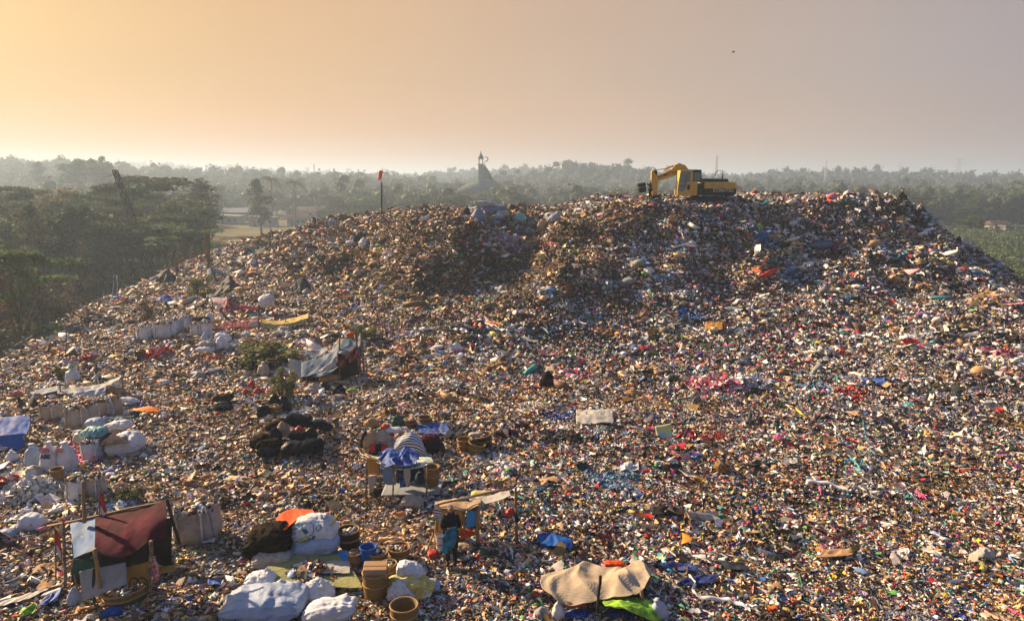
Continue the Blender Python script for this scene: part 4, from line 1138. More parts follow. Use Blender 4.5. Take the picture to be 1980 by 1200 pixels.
# concrete panel fence at the foot of the left slope
fa, fb = at(28, 697, 47.5), at(212, 588, 72); nF = 13
for i in range(nF):
    t_ = (i + .5) / nF; p = fa + (fb - fa) * t_; hd = math.atan2(fb[1] - fa[1], fb[0] - fa[0]); Ls = np.linalg.norm((fb - fa)[:2]) / nF
    if i == 0: fence = empty('concrete_fence', (p[0], p[1], p[2] - .5)); fo = p
    q = p - fo; q[2] += 0.5
    box_part('fence_panel', (q[0], q[1], q[2] + .15), (Ls - .14, .08, 1.7), 'conc', fence, rot=rotm(hd), bevel=.01)
    box_part('fence_post', (q[0] - math.cos(hd) * Ls / 2, q[1] - math.sin(hd) * Ls / 2, q[2] + .22), (.14, .16, 2.1), 'conc', fence, rot=rotm(hd), bevel=.01)
tag(fence, 'grey concrete panel fence running along the foot of the left slope', 'fence')

# ------------------------------------------------------------------ excavator on top of the mound, facing left
M['cat'] = new_mat('worn_yellow_paint', (.72, .44, .018), .5, noise=.35, scale=1.4, color2=(.40, .25, .06), bump=.15, spec=.5)
M['mach'] = new_mat('machine_black', (.025, .024, .024), .6, noise=.4, scale=3)
M['glass'] = new_mat('cab_glass', (.10, .17, .16), .08, noise=.1, spec=.8)
M['decal'] = new_mat('decal_pale', (.55, .52, .45), .6)
M['decaldark'] = new_mat('decal_dark', (.09, .02, .01), .6)
K = .0448 / 7.07
YE = 62.0; o0 = at(1200 + 1000 / 7.07, 280 + 690 / 7.07, YE)
ex = empty('excavator', o0)
X = lambda zx: (zx - 1000) * K
Z = lambda zy: (690 - zy) * K
P2 = lambda L: [(X(a), Z(b)) for a, b in L]
cab = prism('cab', P2([(730, 690), (735, 560), (762, 365), (915, 352), (928, 400), (928, 690)]), -1.35, -.25, 'cat', ex, .03)
for nm_, pts in (('front_window', [(752, 525), (770, 388), (832, 382), (832, 525)]), ('lower_window', [(744, 625), (750, 535), (832, 535), (832, 600), (800, 640)]), ('door_window', [(845, 510), (845, 382), (890, 380), (893, 510)]), ('door_panel', [(858, 615), (858, 560), (893, 545), (893, 615)])):
    prism(nm_, P2(pts), -1.375, -1.345, 'glass' if 'window' in nm_ else 'mach', cab, .004)
prism('windscreen', P2([(733, 620), (737, 560), (761, 385), (764, 385), (740, 560), (736, 620)]), -1.25, -.35, 'glass', cab, 0)
box_part('grab_rail', (X(838), -1.39, Z(500)), (.03, .03, 1.0), 'mach', cab, bevel=.005)
rc_ = prism('rear_cab_frame', P2([(932, 515), (932, 365), (960, 355), (1050, 358), (1056, 515)]), -1.0, .35, 'mach', ex, .03)
prism('rear_window', P2([(948, 500), (948, 392), (1036, 392), (1040, 500)]), -1.03, -.995, 'glass', rc_, .004)
prism('front_housing', P2([(912, 690), (912, 525), (992, 522), (992, 690)]), -1.33, 1.3, 'cat', ex, .04)
prism('pump_recess', P2([(992, 685), (992, 530), (1085, 530), (1085, 685)]), -1.18, 1.3, 'mach', ex, .02)
prism('engine_housing', P2([(1085, 600), (1085, 535), (1105, 518), (1455, 516), (1495, 535), (1505, 600)]), -1.32, 1.32, 'cat', ex, .04)
cw = prism('counterweight', P2([(1085, 690), (1085, 602), (1505, 602), (1500, 665), (1470, 692)]), -1.34, 1.34, 'mach', ex, .04)
prism('engine_hood', P2([(1070, 515), (1085, 480), (1120, 470), (1400, 474), (1418, 515)]), -.95, .95, 'mach', ex, .04)
pole_ = lambda pts, r_, nm_, mt, y_: (lambda vf: mesh_np(nm_, vf[0], [vf[1]], M[mt], smooth=True, parent=ex))(tube([(X(a), y_, Z(b)) for a, b in pts], [r_] * len(pts), 6))
pole_([(1208, 470), (1255, 370), (1330, 368), (1336, 462)], .03, 'handrail', 'mach', -.9)
pole_([(1382, 480), (1382, 442)], .07, 'exhaust', 'mach', .3)
boom = prism('boom', P2([(950, 640), (925, 430), (905, 340), (860, 295), (785, 272), (735, 290), (700, 345), (495, 440), (440, 470), (450, 520), (500, 512), (735, 440), (790, 405), (850, 440), (880, 640)]), .02, .48, 'cat', ex, .03)
text_part('lettering', 'KOMATSU', .33, (X(632), .010, Z(418)), (math.pi / 2, -.33, 0), 'decaldark', boom)
text_part('lettering', 'KOMATSU', .36, (X(1330), -1.348, Z(625)), (math.pi / 2, 0, 0), 'decal', cw)
stick = prism('stick', P2([(428, 375), (455, 352), (500, 356), (512, 430), (520, 540), (514, 690), (470, 712), (450, 700), (430, 540)]), .06, .44, 'cat', ex, .025)
prism('stick_dark_plate', P2([(468, 400), (468, 356), (502, 360), (508, 430)]), .03, .47, 'mach', stick, .01)  # plain dark plate round the top of the stick
pole_([(498, 356), (600, 345)], .045, 'cylinder_rod', 'steel', .25)
pole_([(590, 347), (745, 300)], .085, 'stick_cylinder', 'cat', .25)
pole_([(735, 300), (790, 272), (870, 300), (930, 370)], .03, 'hydraulic_hose', 'mach', .12)
pole_([(448, 560), (440, 700)], .06, 'bucket_cylinder', 'cat', .25)
prism('bucket', P2([(440, 690), (530, 680), (560, 740), (540, 810), (470, 820), (430, 760)]), -.25, .75, 'mach', ex, .03)
for sy_ in (-1.15, .65):
    a = np.linspace(0, 2 * np.pi, 28, endpoint=False); ol = [(X(1130) + math.cos(t_) * .42 + (1.45 if math.cos(t_) > 0 else -1.45), -.58 + math.sin(t_) * .42) for t_ in a]
    prism('track', ol, sy_, sy_ + .55, 'mach', ex, .02)
box_part('chassis', (X(1130), 0, -.32), (2.4, 1.5, .5), 'mach', ex)
tag(ex, 'yellow excavator on top of the litter mound with its arm folded down', 'excavator')

# ------------------------------------------------------------------ people
def skin_mesh(name, verts, edges, radii, mat, parent, sub=1, rootv=0):
    me = bpy.data.meshes.new(name); me.from_pydata([tuple(v) for v in verts], edges, []); me.update()
    me.materials.append(M[mat] if isinstance(mat, str) else mat)
    o_ = bpy.data.objects.new(name, me); COL.objects.link(o_)
    if parent: o_.parent = parent
    md = o_.modifiers.new('skin', 'SKIN'); md.use_smooth_shade = True
    ss = o_.modifiers.new('sub', 'SUBSURF'); ss.levels = sub; ss.render_levels = sub
    for i, sv in enumerate(me.skin_vertices[0].data):
        r_ = radii[i]; sv.radius = (r_, r_) if np.isscalar(r_) else r_
        sv.use_root = (i == rootv)
    return o_
POSE = {
 'stand': dict(pelvis=(0,0,.52), belly=(0,0,.60), chest=(.005,0,.72), neck=(0,0,.825), jaw=(.012,0,.872), head=(.01,0,.935), sh=(0,.105,.79), el=(.0,.135,.63), ha=(.05,.12,.49), fi=(.07,.11,.44), hip=(0,.05,.50), kn=(.01,.056,.28), an=(-.012,.056,.04), toe=(.08,.065,.018)),
 'carry': dict(pelvis=(0,0,.50), belly=(.05,0,.58), chest=(.13,0,.68), neck=(.22,0,.755), jaw=(.26,0,.775), head=(.30,0,.81), sh=(.17,.105,.735), el=(.27,.13,.64), ha=(.24,.10,.76), fi=(.22,.08,.79), hip=(0,.05,.49), kn=(.06,.056,.28), an=(-.03,.056,.05), toe=(.06,.065,.02)),
 'sit': dict(pelvis=(0,0,.07), belly=(.0,0,.15), chest=(.04,0,.28), neck=(.10,0,.38), jaw=(.14,0,.41), head=(.155,0,.475), sh=(.07,.10,.34), el=(.12,.13,.21), ha=(.25,.06,.18), fi=(.29,.04,.17), hip=(.02,.06,.06), kn=(.25,.075,.20), an=(.33,.06,.035), toe=(.41,.065,.015)),
}
def figure(p, H, pose, yaw, label, shirt='cblack', trousers='cnavy', hair='hair', cat='person', asym=.0, hairlen=0, arms=None):
    q = dict(POSE[pose]); e = empty('person', p, yaw)
    def J(k, s=1, o=(0, 0, 0)):
        v = q[k]; return (v[0] * H + o[0], v[1] * H * s + o[1], v[2] * H + o[2])
    V = [J('pelvis'), J('belly'), J('chest'), J('neck'), J('jaw'), J('head')]; Rr = [.075, .070, .082, .032, .040, .052]
    E = [(0, 1), (1, 2), (2, 3), (3, 4), (4, 5)]
    Rr = [(r_ * H * (1.15 if i < 3 else 1), r_ * H) for i, r_ in enumerate(Rr)]
    idx = {}
    for s in (1, -1):
        off = asym * s * H
        qa = q if not arms or s not in arms else {**q, **arms[s]}
        jj = lambda k: tuple(np.array((qa[k][0], qa[k][1] * s, qa[k][2])) * H)
        b = len(V); V += [jj('sh'), jj('el'), jj('ha'), jj('fi')]; E += [(2, b), (b, b + 1), (b + 1, b + 2), (b + 2, b + 3)]; Rr += [.040 * H, .029 * H, .019 * H, .014 * H]
        idx['arm', s] = b
        b = len(V); V += [J('hip', s), J('kn', s, (off, 0, 0)), J('an', s, (off * 1.7, 0, abs(off) * .1)), J('toe', s, (off * 1.7, 0, abs(off) * .1))]
        E += [(0, b), (b, b + 1), (b + 1, b + 2), (b + 2, b + 3)]; Rr += [.056 * H, .036 * H, .024 * H, .020 * H]; idx['leg', s] = b
        hnd = np.array(V[idx['arm', s] + 3]); dirn = hnd - np.array(V[idx['arm', s] + 2]); dirn /= np.linalg.norm(dirn) + 1e-9
        sidev = np.cross(dirn, [0, 0, 1.0]) if abs(dirn[2]) < .9 else np.array([1.0, 0, 0]); sidev /= np.linalg.norm(sidev)
        for k in range(5):
            b2 = len(V); o_ = sidev * (k - 1.5) * .010 * H
            if k == 4: V += [tuple(np.array(V[idx['arm', s] + 2]) + sidev * .018 * H + dirn * .012 * H), tuple(np.array(V[idx['arm', s] + 2]) + sidev * .03 * H + dirn * .03 * H)]; E += [(idx['arm', s] + 2, b2), (b2, b2 + 1)]
            else: V += [tuple(hnd + o_ + dirn * .010 * H), tuple(hnd + o_ * 1.1 + dirn * (.030 + .004 * (k in (1, 2))) * H + np.array([0, 0, -.006 * H]))]; E += [(idx['arm', s] + 3, b2), (b2, b2 + 1)]
            Rr += [.0055 * H, .0045 * H]
    jaw = np.array(V[4]); hd = np.array(V[5]); fw = np.array([1, 0, 0.0]); nb = len(V)
    V += [tuple(hd * .62 + jaw * .38 + fw * .052 * H)]; E += [(5, nb)]; Rr += [.008 * H]
    skin_mesh('body', V, E, Rr, 'skin', e, 1)
    k = 1.22
    sv = [V[0], V[1], V[2], tuple(np.array(V[3]) - np.array([0, 0, .015 * H]))]; se = [(0, 1), (1, 2), (2, 3)]; sr = [(.082 * H * 1.2, .082 * H), (.080 * H * 1.15, .078 * H), (.092 * H * 1.1, .090 * H), .042 * H]
    for s in (1, -1):
        b = idx['arm', s]; n0 = len(sv); sv += [V[b], V[b + 1], V[b + 2]]; se += [(2, n0), (n0, n0 + 1), (n0 + 1, n0 + 2)]; sr += [.052 * H, .040 * H, .030 * H]
    skin_mesh('shirt', sv, se, sr, shirt, e, 1)
    tv = [V[0]]; te = []; tr_ = [(.092 * H * 1.1, .084 * H)]
    for s in (1, -1):
        b = idx['leg', s]; n0 = len(tv); tv += [V[b], V[b + 1], V[b + 2]]; te += [(0, n0), (n0, n0 + 1), (n0 + 1, n0 + 2)]; tr_ += [.066 * H, .047 * H, .038 * H]
    skin_mesh('trousers', tv, te, tr_, trousers, e, 1)
    for s in (1, -1):
        b = idx['leg', s]; a1 = np.array(V[b + 2]); t1 = np.array(V[b + 3])
        skin_mesh('shoe', [tuple(a1 - [.015 * H, 0, .01 * H]), tuple((a1 + t1) / 2), tuple(t1 + [.012 * H, 0, 0])], [(0, 1), (1, 2)], [.030 * H, .030 * H, .022 * H], 'mach', e, 1)
    hv = [tuple(hd + np.array([-.012, 0, .018]) * H), tuple(hd + np.array([-.028, 0, -.01 - hairlen]) * H)]
    skin_mesh('hair', hv, [(0, 1)], [.056 * H, .050 * H], hair, e, 1)
    tag(e, label, cat)
    return e, V, idx
M['basketgreen'] = weave_mat('dark_green_woven_plastic', (.015, .045, .045), (.01, .03, .03))
# ridge figures
pr = at(1257, 386, 59.5)
fg, V_, ix = figure(Vector(pr), 1.62, 'stand', math.pi * .95, 'person in black carrying a dark basket on the shoulder beside the excavator arm', 'cblack', 'cblack', asym=.035, arms={1: dict(el=(.10, .16, .70), ha=(.16, .10, .80), fi=(.17, .08, .84)), -1: dict(el=(.10, .16, .70), ha=(.16, .10, .80), fi=(.17, .08, .84))})
basket(1243, 0, 17, 22, 'large dark green basket carried by the person beside the excavator arm', 'basketgreen', loc=Vector(at(1243, 372, 59.1)), tilt=-.15, taper=.92)
figure(Vector(at(1739, 387, 60.2)), 1.85, 'sit', 0.25, 'person in black sitting hunched on the right brow of the mound', 'cblack', 'cblack')
figure(Vector(at(1774, 411, 59.0)), 1.7, 'sit', -.4, 'person in a pale top crouching just below the sitting one on the right brow', 'wall', 'cnavy')
figure(Vector(at(1786, 434, 58.2)), 1.65, 'sit', 2.9, 'person in dark clothes crouching lowest on the right brow beside the dark tub', 'cnavy', 'cblack')
basket(1806, 449, 16, 17, 'dark blue tub standing on the right brow of the mound', 'weavedark', Y=58.2, name='dark_tub')
sack(1840, 466, 12, 9, 'lie', 'maroon', 'dark red sack lying on the right brow of the mound', Y=57.5)
sack(1855, 468, 9, 13, 'slump', 'black', 'small black pointed sack at the right end of the mound crest', Y=57.2)
# carrier with a sack in the upper left camp
cp = hit(507, 613)
fg, V_, ix = figure(cp, 1.62, 'carry', math.pi, 'person bent forward carrying a huge white bundle through the upper left camp', 'cblack', 'cblack', asym=.06)
sack(519, 0, 36, 24, 'lie', 'white', 'huge white bundle on the back of the bent person', Y=None) if False else None
s0_ = mpp(cp)
e = empty('bundle', (cp.x + .32, cp.y + .05, cp.z + 1.12))
V, Fs = loft(1.15, .95, .85, smoothed([0, .15, .5, .85, 1], [.35, .85, 1, .8, .3]), smoothed([0, .15, .5, .85, 1], [.35, .85, 1, .8, .3]), 26, 18, 2.1, .32, 9)
V = np.stack([V[:, 2] - .575, V[:, 0], V[:, 1]], -1) @ rotm(0, -.35).T
mesh_np('body', V, Fs, M['white'], smooth=True, parent=e)
a = np.linspace(0, 2 * np.pi, 13); v, f = tube(np.stack([np.full(13, .42), np.cos(a) * .22, np.sin(a) * .22 + .15], -1), [.025] * 13, 5, False); mesh_np('tie', v, [f], tie_mat, parent=e)
tag(e, 'huge white bundle carried on the back of the bent person', 'bundle')
# the woman standing in front of the yellow board
wp = hit(873, 1099); wp.z += .09
M['scarf'] = new_mat('dark_headscarf', (.02, .025, .05), .85, noise=.3, scale=8)
M['tealcloth'] = new_mat('blue_teal_cloth', (.015, .10, .19), .6, noise=.5, scale=5, color2=(.03, .20, .33), bump=.5, bscale=9)
aw = {1: dict(sh=(0, .10, .79), el=(.02, .135, .64), ha=(.11, .02, .65), fi=(.115, -.02, .655)), -1: dict(sh=(0, .10, .79), el=(.02, .135, .63), ha=(.115, .03, .61), fi=(.12, -.01, .60))}
Hw = 1.60
fg, V_, ix = figure(wp, Hw, 'stand', -math.pi / 2 + .05, 'person in black with a headscarf standing with folded arms before the ochre board', 'cblack', 'cblack', hair='scarf', arms=aw)
prof = smoothed([0, .35, .75, 1], [1.1, 1.0, .88, .80])
V, Fs = loft(.36 * Hw, .205 * Hw, .15 * Hw, prof, prof, 30, 12, 2.3, .12, 5); V[:, [0, 1]] = V[:, [1, 0]]
mesh_np('tunic', V + [0, 0, .30 * Hw], Fs, M['cblack'], smooth=True, parent=fg)
hd = np.array(V_[5])
a = np.linspace(-2.3, 2.3, 14)
pts = [hd + np.array([.030 * math.cos(t_) * Hw, .054 * math.sin(t_) * Hw, (.010 + .050 * math.cos(t_)) * Hw]) for t_ in a]
v, f = tube([(hd[0] + .028 * Hw + .004, hd[1] + .050 * Hw * math.sin(t_), hd[2] + (.052 * math.cos(t_) - .005) * Hw) for t_ in np.linspace(-1.25, 1.25, 12)], [.006 * Hw] * 12, 6)
mesh_np('scarf_band', v, [f], M['white'], smooth=True, parent=fg)
skin_mesh('scarf_drape', [tuple(hd + np.array([-.02, 0, -.03]) * Hw), tuple(hd + np.array([-.012, 0, -.10]) * Hw), tuple(hd + np.array([.03, 0, -.165]) * Hw)], [(0, 1), (1, 2)], [(.058 * Hw, .052 * Hw), (.062 * Hw, .045 * Hw), (.085 * Hw, .035 * Hw)], 'scarf', fg, 2)
for s in (1, -1):
    V, Fs = loft(.014, .012, .012, smoothed([0, .5, 1], [.4, 1, .4]), smoothed([0, .5, 1], [.4, 1, .4]), 8, 6, 2, 0, 1)
    mesh_np('eye', V + hd + np.array([.049 * Hw, s * .020 * Hw, .000]), Fs, M['hair'], parent=fg)
v, f = tube([hd + np.array([(.046 - abs(t_) * .006) * Hw, t_ * .020 * Hw, (-.036 + abs(t_) * .006) * Hw]) for t_ in np.linspace(-1, 1, 7)], [.0035 * Hw] * 7, 5); mesh_np('mouth', v, [f], M['white'], parent=fg)
f0 = np.array([wp.x, wp.y - .22, wp.z])
cl = lambda x, y, z: (wp.x + x, wp.y + y, wp.z + z, 1)
cloth('draped_cloth', [[cl(-.10, -.27, 1.02), cl(.02, -.28, 1.10), cl(.16, -.25, 1.14)], [cl(-.17, -.27, .82), cl(.0, -.31, .86), cl(.16, -.25, .88)], [cl(-.18, -.24, .55), cl(-.05, -.29, .58), cl(.10, -.25, .66)], [cl(-.17, -.21, .40), cl(-.10, -.24, .42), cl(.0, -.22, .50)]], 'tealcloth', None, wr=.035, nu=24, nv=30, wrs=.16, link_tag=('blue teal cloth held in the folded arms of the person before the ochre board', 'cloth'))
# ------------------------------------------------------------------ sacks, bags, baskets and shelters of the camp
def S(*a, **k): return sack(*a, **k)
Y0 = lambda px, py: hit(px, py).y
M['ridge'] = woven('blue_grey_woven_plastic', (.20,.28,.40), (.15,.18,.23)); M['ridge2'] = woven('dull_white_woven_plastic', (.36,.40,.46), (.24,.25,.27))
RG = 'sacks piled on the ridge in the middle'
yr = Y0(945, 428)
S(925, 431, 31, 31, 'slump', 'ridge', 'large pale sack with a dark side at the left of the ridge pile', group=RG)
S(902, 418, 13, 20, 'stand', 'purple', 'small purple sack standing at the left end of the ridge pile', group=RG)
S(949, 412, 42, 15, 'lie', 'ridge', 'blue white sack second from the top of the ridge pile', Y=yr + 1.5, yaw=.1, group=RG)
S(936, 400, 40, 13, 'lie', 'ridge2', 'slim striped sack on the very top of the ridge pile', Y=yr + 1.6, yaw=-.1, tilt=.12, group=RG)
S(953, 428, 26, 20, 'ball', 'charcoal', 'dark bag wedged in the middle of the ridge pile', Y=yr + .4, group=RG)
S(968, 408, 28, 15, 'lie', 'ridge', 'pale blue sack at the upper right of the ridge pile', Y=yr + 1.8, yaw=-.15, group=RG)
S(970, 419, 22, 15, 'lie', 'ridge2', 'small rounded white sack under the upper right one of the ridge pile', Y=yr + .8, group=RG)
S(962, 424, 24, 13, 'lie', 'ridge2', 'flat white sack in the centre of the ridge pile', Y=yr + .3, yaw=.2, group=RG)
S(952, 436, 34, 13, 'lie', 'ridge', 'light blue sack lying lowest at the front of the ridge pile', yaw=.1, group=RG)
S(1004, 432, 30, 24, 'slump', 'teal', 'blue green bag right of the ridge pile', group=RG)
S(1002, 450, 17, 17, 'ball', 'ridge2', 'small white bag below the blue green bag on the ridge', group=RG)
S(1023, 453, 20, 15, 'ball', 'ridge', 'small pale bag beside a black one on the ridge', group=RG)
S(1034, 447, 16, 18, 'ball', 'black', 'small black bag on the ridge beside the pale one', group=RG)
S(1047, 446, 20, 20, 'slump', 'tan', 'tan sack right of the small black bag on the ridge', group=RG)
S(1071, 432, 28, 28, 'slump', 'ridge2', 'big white sack leaning at the right end of the ridge group', tilt=.5, group=RG)
S(697, 468, 32, 20, 'slump', 'charcoal', 'dark slumped sack on the shoulder below the windsock')
S(703, 478, 21, 19, 'ball', 'white', 'round white bag in front of the dark sack below the windsock')
S(676, 474, 16, 11, 'lie', 'white', 'small white bag left of the dark sack below the windsock')
S(682, 468, 13, 16, 'stand', 'dirty', 'small tan sack beside the dark sack below the windsock')
S(487, 515, 22, 15, 'ball', 'white', 'white bag lying alone in the upper left camp below the leaning pale pole')
# upper left camp: rows of big bags
BG = 'white bulk bags in the upper left camp'
bulk_bag(277, 658, 32, 30, 'white', 'leftmost bulk bag of the white row at the upper left', group=BG)
bulk_bag(313, 656, 38, 34, 'white', 'second bulk bag of the white row with two dark loops', group=BG)
bulk_bag(339, 644, 25, 30, 'pale', 'slimmer bluish bulk bag behind the second of the white row', group=BG)
bulk_bag(358, 638, 22, 28, 'white', 'rearmost bulk bag of the white row at the upper left', group=BG)
bulk_bag(377, 650, 19, 26, 'white', 'small bulk bag standing left of the pair beside the red banner', group=BG)
bulk_bag(395, 652, 22, 32, 'white', 'bulk bag right of the pair beside the red banner', group=BG)
S(386, 624, 34, 13, 'lie', 'charcoal', 'dark sack lying on the small bulk bags beside the red banner', Y=Y0(386, 640))
S(404, 620, 16, 18, 'slump', 'white', 'white sack leaning above the small bulk bags beside the red banner', Y=Y0(404, 632))
S(393, 685, 36, 17, 'lie', 'white', 'white sack lying in front of the upper left sack group', yaw=-.05)
S(398, 671, 34, 14, 'lie', 'dirty', 'beige sack lying on the white one in the upper left group', Y=Y0(398, 685) + .35)
S(395, 662, 12, 20, 'stand', 'pale', 'narrow bluish sack standing behind the beige one', Y=Y0(395, 676))
S(426, 679, 28, 30, 'slump', 'white', 'white sack slumped to a point right of the lying ones')
S(429, 662, 30, 17, 'lie', 'white', 'white sack lying behind the pointed slumped one', Y=Y0(429, 672) + .3, tilt=.25)
S(248, 660, 18, 13, 'lie', 'white', 'small white bag at the crest left of the bulk bag row')
S(470, 656, 18, 13, 'lie', 'pale', 'pale bag left of the olive bush in the upper left camp', tilt=-.3)
S(537, 652, 26, 14, 'lie', 'dirty', 'grey beige sack lying behind the olive bush')
S(549, 641, 28, 12, 'lie', 'dirty', 'second grey beige sack lying farther behind the olive bush')
S(556, 657, 12, 13, 'ball', 'white', 'tiny white bag right of the grey beige sacks behind the olive bush')
heap(309, 695, 66, 20, '', 'heap of red and pink plastic bags on the left slope', n=150, size=.22, colors=[(.62,.03,.03),(.70,.05,.05),(.75,.22,.22),(.50,.02,.03),(.78,.45,.42)], name='red_bag_heap')
heap(170, 705, 54, 20, '', 'heap of red and white bags at the left crest beside the white sack', n=120, size=.22, colors=[(.55,.03,.03),(.62,.06,.05),(.75,.70,.68),(.06,.03,.03)], name='red_bag_heap')
basket(267, 694, 22, 20, 'black tub beside the heap of red bags on the left slope', 'weavedark', name='black_tub', fill='mixed')
BK = 'black sacks in the left camp'
S(473, 715, 21, 24, 'ball', 'black', 'first of two round black sacks behind the white beige one', group=BK)
S(492, 718, 20, 25, 'ball', 'charcoal', 'second of two round black sacks behind the white beige one', group=BK)
S(522, 720, 14, 24, 'stand', 'black', 'narrow black sack right of the white beige one', group=BK)
S(508, 729, 22, 30, 'stand', 'dirty', 'white beige sack standing among the black ones by the olive bush')
S(412, 728, 34, 17, 'lie', 'greytarp', 'crumpled grey sack lying alone on the left slope')
S(377, 730, 22, 13, 'lie', 'white', 'small white bag left of the crumpled grey sack')
cloth('torn_tarpaulin', [[(394, 697, Y0(400, 712)), (400, 700, Y0(400, 712)), (406, 706, Y0(400, 714))], [(398, 717, Y0(400, 716)), (406, 716, Y0(400, 716) - .3), (418, 717, Y0(400, 716) - .3)]], 'greytarp', wr=.06, nu=12, nv=12, link_tag=('small torn grey tarpaulin standing up above the crumpled sack', 'tarpaulin'))
RB = 'red bags left of the black sack'
S(474, 764, 16, 14, 'ball', 'red', 'leftmost of the three round red bags below the row of black sacks', group=RB)
S(497, 765, 19, 17, 'ball', 'red', 'largest of the three round red bags below the row of black sacks', group=RB)
S(519, 762, 15, 10, 'lie', 'red', 'flat red bag at the right end of the small red group', group=RB)
S(486, 752, 13, 18, 'stand', 'red', 'dark topped red bag standing behind the round red ones')
S(469, 752, 14, 18, 'stand', 'greytarp', 'grey striped sack standing left of the red bags')
S(506, 760, 14, 12, 'ball', 'dirty', 'beige bag between the round red ones')
S(559, 752, 19, 20, 'ball', 'blue', 'bright blue round bag in front of the blue tarpaulin tent')
S(548, 756, 16, 9, 'lie', 'sheet', 'cream bag lying beside the bright blue round bag')
S(427, 778, 36, 18, 'lie', 'brownblack', 'top black sack of the three stacked at the left', Y=Y0(428, 795) + .6, group=BK)
S(430, 788, 34, 14, 'lie', 'black', 'middle black sack of the three stacked at the left', Y=Y0(428, 795) + .3, group=BK)
S(427, 799, 36, 17, 'lie', 'charcoal', 'bottom black sack of the three stacked at the left', group=BK)
S(508, 811, 25, 32, 'stand', 'charcoal', 'upright black sack left of the small tan tub', group=BK)
S(544, 800, 40, 36, 'slump', 'black', 'peaked black sack behind the small tan tub', group=BK)
S(528, 786, 26, 26, 'slump', 'black', 'black sack behind the upright one beside the tan tub', Y=Y0(528, 800), group=BK)
basket(530, 806, 26, 26, 'small square looking tan tub among the black sacks', 'weave', taper=.88, fill='warm', name='tan_tub')
BP = 'big pile of black sacks in the left camp'
yb = Y0(560, 878)
for a in [(503, 868, 50, 30, 'lie', 'brownblack', 'brown topped sack at the left side of the big black pile', .25, .0, 0),
          (516, 873, 50, 26, 'lie', 'brownblack', 'curved sack second from the front left of the big black pile', .2, -.2, 0),
          (515, 884, 42, 21, 'lie', 'charcoal', 'front left sack of the big black pile', .05, -.5, 0),
          (562, 880, 42, 28, 'lie', 'black', 'front middle sack of the big black pile', -.05, -.5, 0),
          (600, 877, 44, 30, 'lie', 'charcoal', 'front right boxy sack of the big black pile', .05, -.5, 0),
          (527, 852, 28, 28, 'slump', 'charcoal', 'leaning sack in the left middle of the big black pile', .0, .5, .2),
          (574, 851, 44, 20, 'lie', 'charcoal', 'sack resting across the middle of the big black pile', -.15, .3, 0),
          (545, 842, 28, 28, 'slump', 'tan', 'sack with a tan top at the peak of the big black pile', .0, .9, 0),
          (530, 833, 42, 18, 'lie', 'brownblack', 'long brown sack at the upper left back of the big black pile', .35, 1.3, -.3),
          (571, 829, 42, 26, 'lie', 'charcoal', 'bluish black sack on the top right of the big black pile', -.2, 1.1, .3),
          (577, 835, 17, 12, 'ball', 'red', 'small red bag tucked into the big black pile', 0, .7, 0),
          (598, 846, 26, 22, 'slump', 'black', 'rounded sack at the right middle of the big black pile', 0, .5, .3),
          (602, 832, 26, 18, 'lie', 'charcoal', 'small sack behind the rounded one of the big black pile', 0, 1.3, .2),
          (622, 834, 38, 18, 'lie', 'charcoal', 'flat sack at the right end of the big black pile', -.1, 1.6, .25),
          (588, 816, 26, 16, 'lie', 'black', 'rearmost sack of the big black pile', .1, 2.2, 0)]:
    S(a[0], a[1], a[2], a[3], a[4], a[5], a[6], yaw=a[7], Y=yb + a[8], tilt=a[9], group=BP)
# far left camp
S(137, 742, 26, 32, 'stand', 'white', 'white sack with a green bag on its mouth standing at the left crest')
S(136, 712, 12, 9, 'ball', 'teal', 'green bag on the mouth of the white sack at the left crest', Y=Y0(137, 742))
S(240, 785, 44, 18, 'lie', 'white', 'single white sack lying right of the brown bulk bags', tilt=.05)
LB = 'grimy bulk bags at the far left'
bulk_bag(92, 816, 40, 36, 'dirty', 'leftmost grimy bulk bag of the brown row below the grey sheet roof', zone='warm', group=LB)
bulk_bag(146, 828, 56, 44, 'dirty', 'widest brown bulk bag of the row below the grey sheet roof', zone='warm', group=LB)
bulk_bag(199, 808, 50, 36, 'dirty', 'rightmost grey brown bulk bag with dark loops of the row', zone='warm', group=LB)
bulk_bag(175, 892, 46, 40, 'pale', 'pale bulk bag right of the three rice sacks', group=LB)
S(152, 856, 26, 24, 'stand', 'sheet', 'white mouthed tan sack left of the teal bag', Y=Y0(152, 872))
S(176, 850, 46, 26, 'lie', 'teal', 'teal and white bag lying on the pale bulk bag', Y=Y0(176, 884))
S(178, 826, 34, 20, 'lie', 'pale', 'pale blue bag lying above the teal bag', Y=Y0(176, 862))
S(223, 834, 52, 20, 'lie', 'white', 'long white sack lying behind the purple blanket', Y=Y0(223, 850), tilt=-.1)
S(256, 853, 28, 24, 'slump', 'white', 'white crumpled sack right of the purple blanket', Y=Y0(256, 868))
S(230, 884, 64, 50, 'lie', 'white', 'broad white sack under the purple blanket', yaw=.1)
yp = Y0(225, 884)
cloth('blanket', [[(197, 842, yp + .9), (215, 830, yp + .9), (240, 832, yp + .9)], [(194, 850, yp + .1), (218, 845, yp + .1), (246, 848, yp + .1)], [(196, 864, yp - .25), (218, 858, yp - .35), (246, 858, yp - .3)]], 'purple', wr=.05, nu=26, nv=20, link_tag=('dark purple blanket spread over the broad white sack', 'blanket'))
RS = 'rice sacks standing at the far left'
r1 = S(61, 908, 30, 52, 'stand', 'pale', 'leftmost of the three tall rice sacks beside the blue sheet', group=RS)
r2 = S(93, 916, 35, 66, 'stand', 'white', 'middle of the three tall rice sacks with red print and blue letters', group=RS)
r3 = S(128, 913, 36, 62, 'stand', 'white', 'rightmost leaning sack of the three tall rice sacks', tilt=-.08, group=RS)
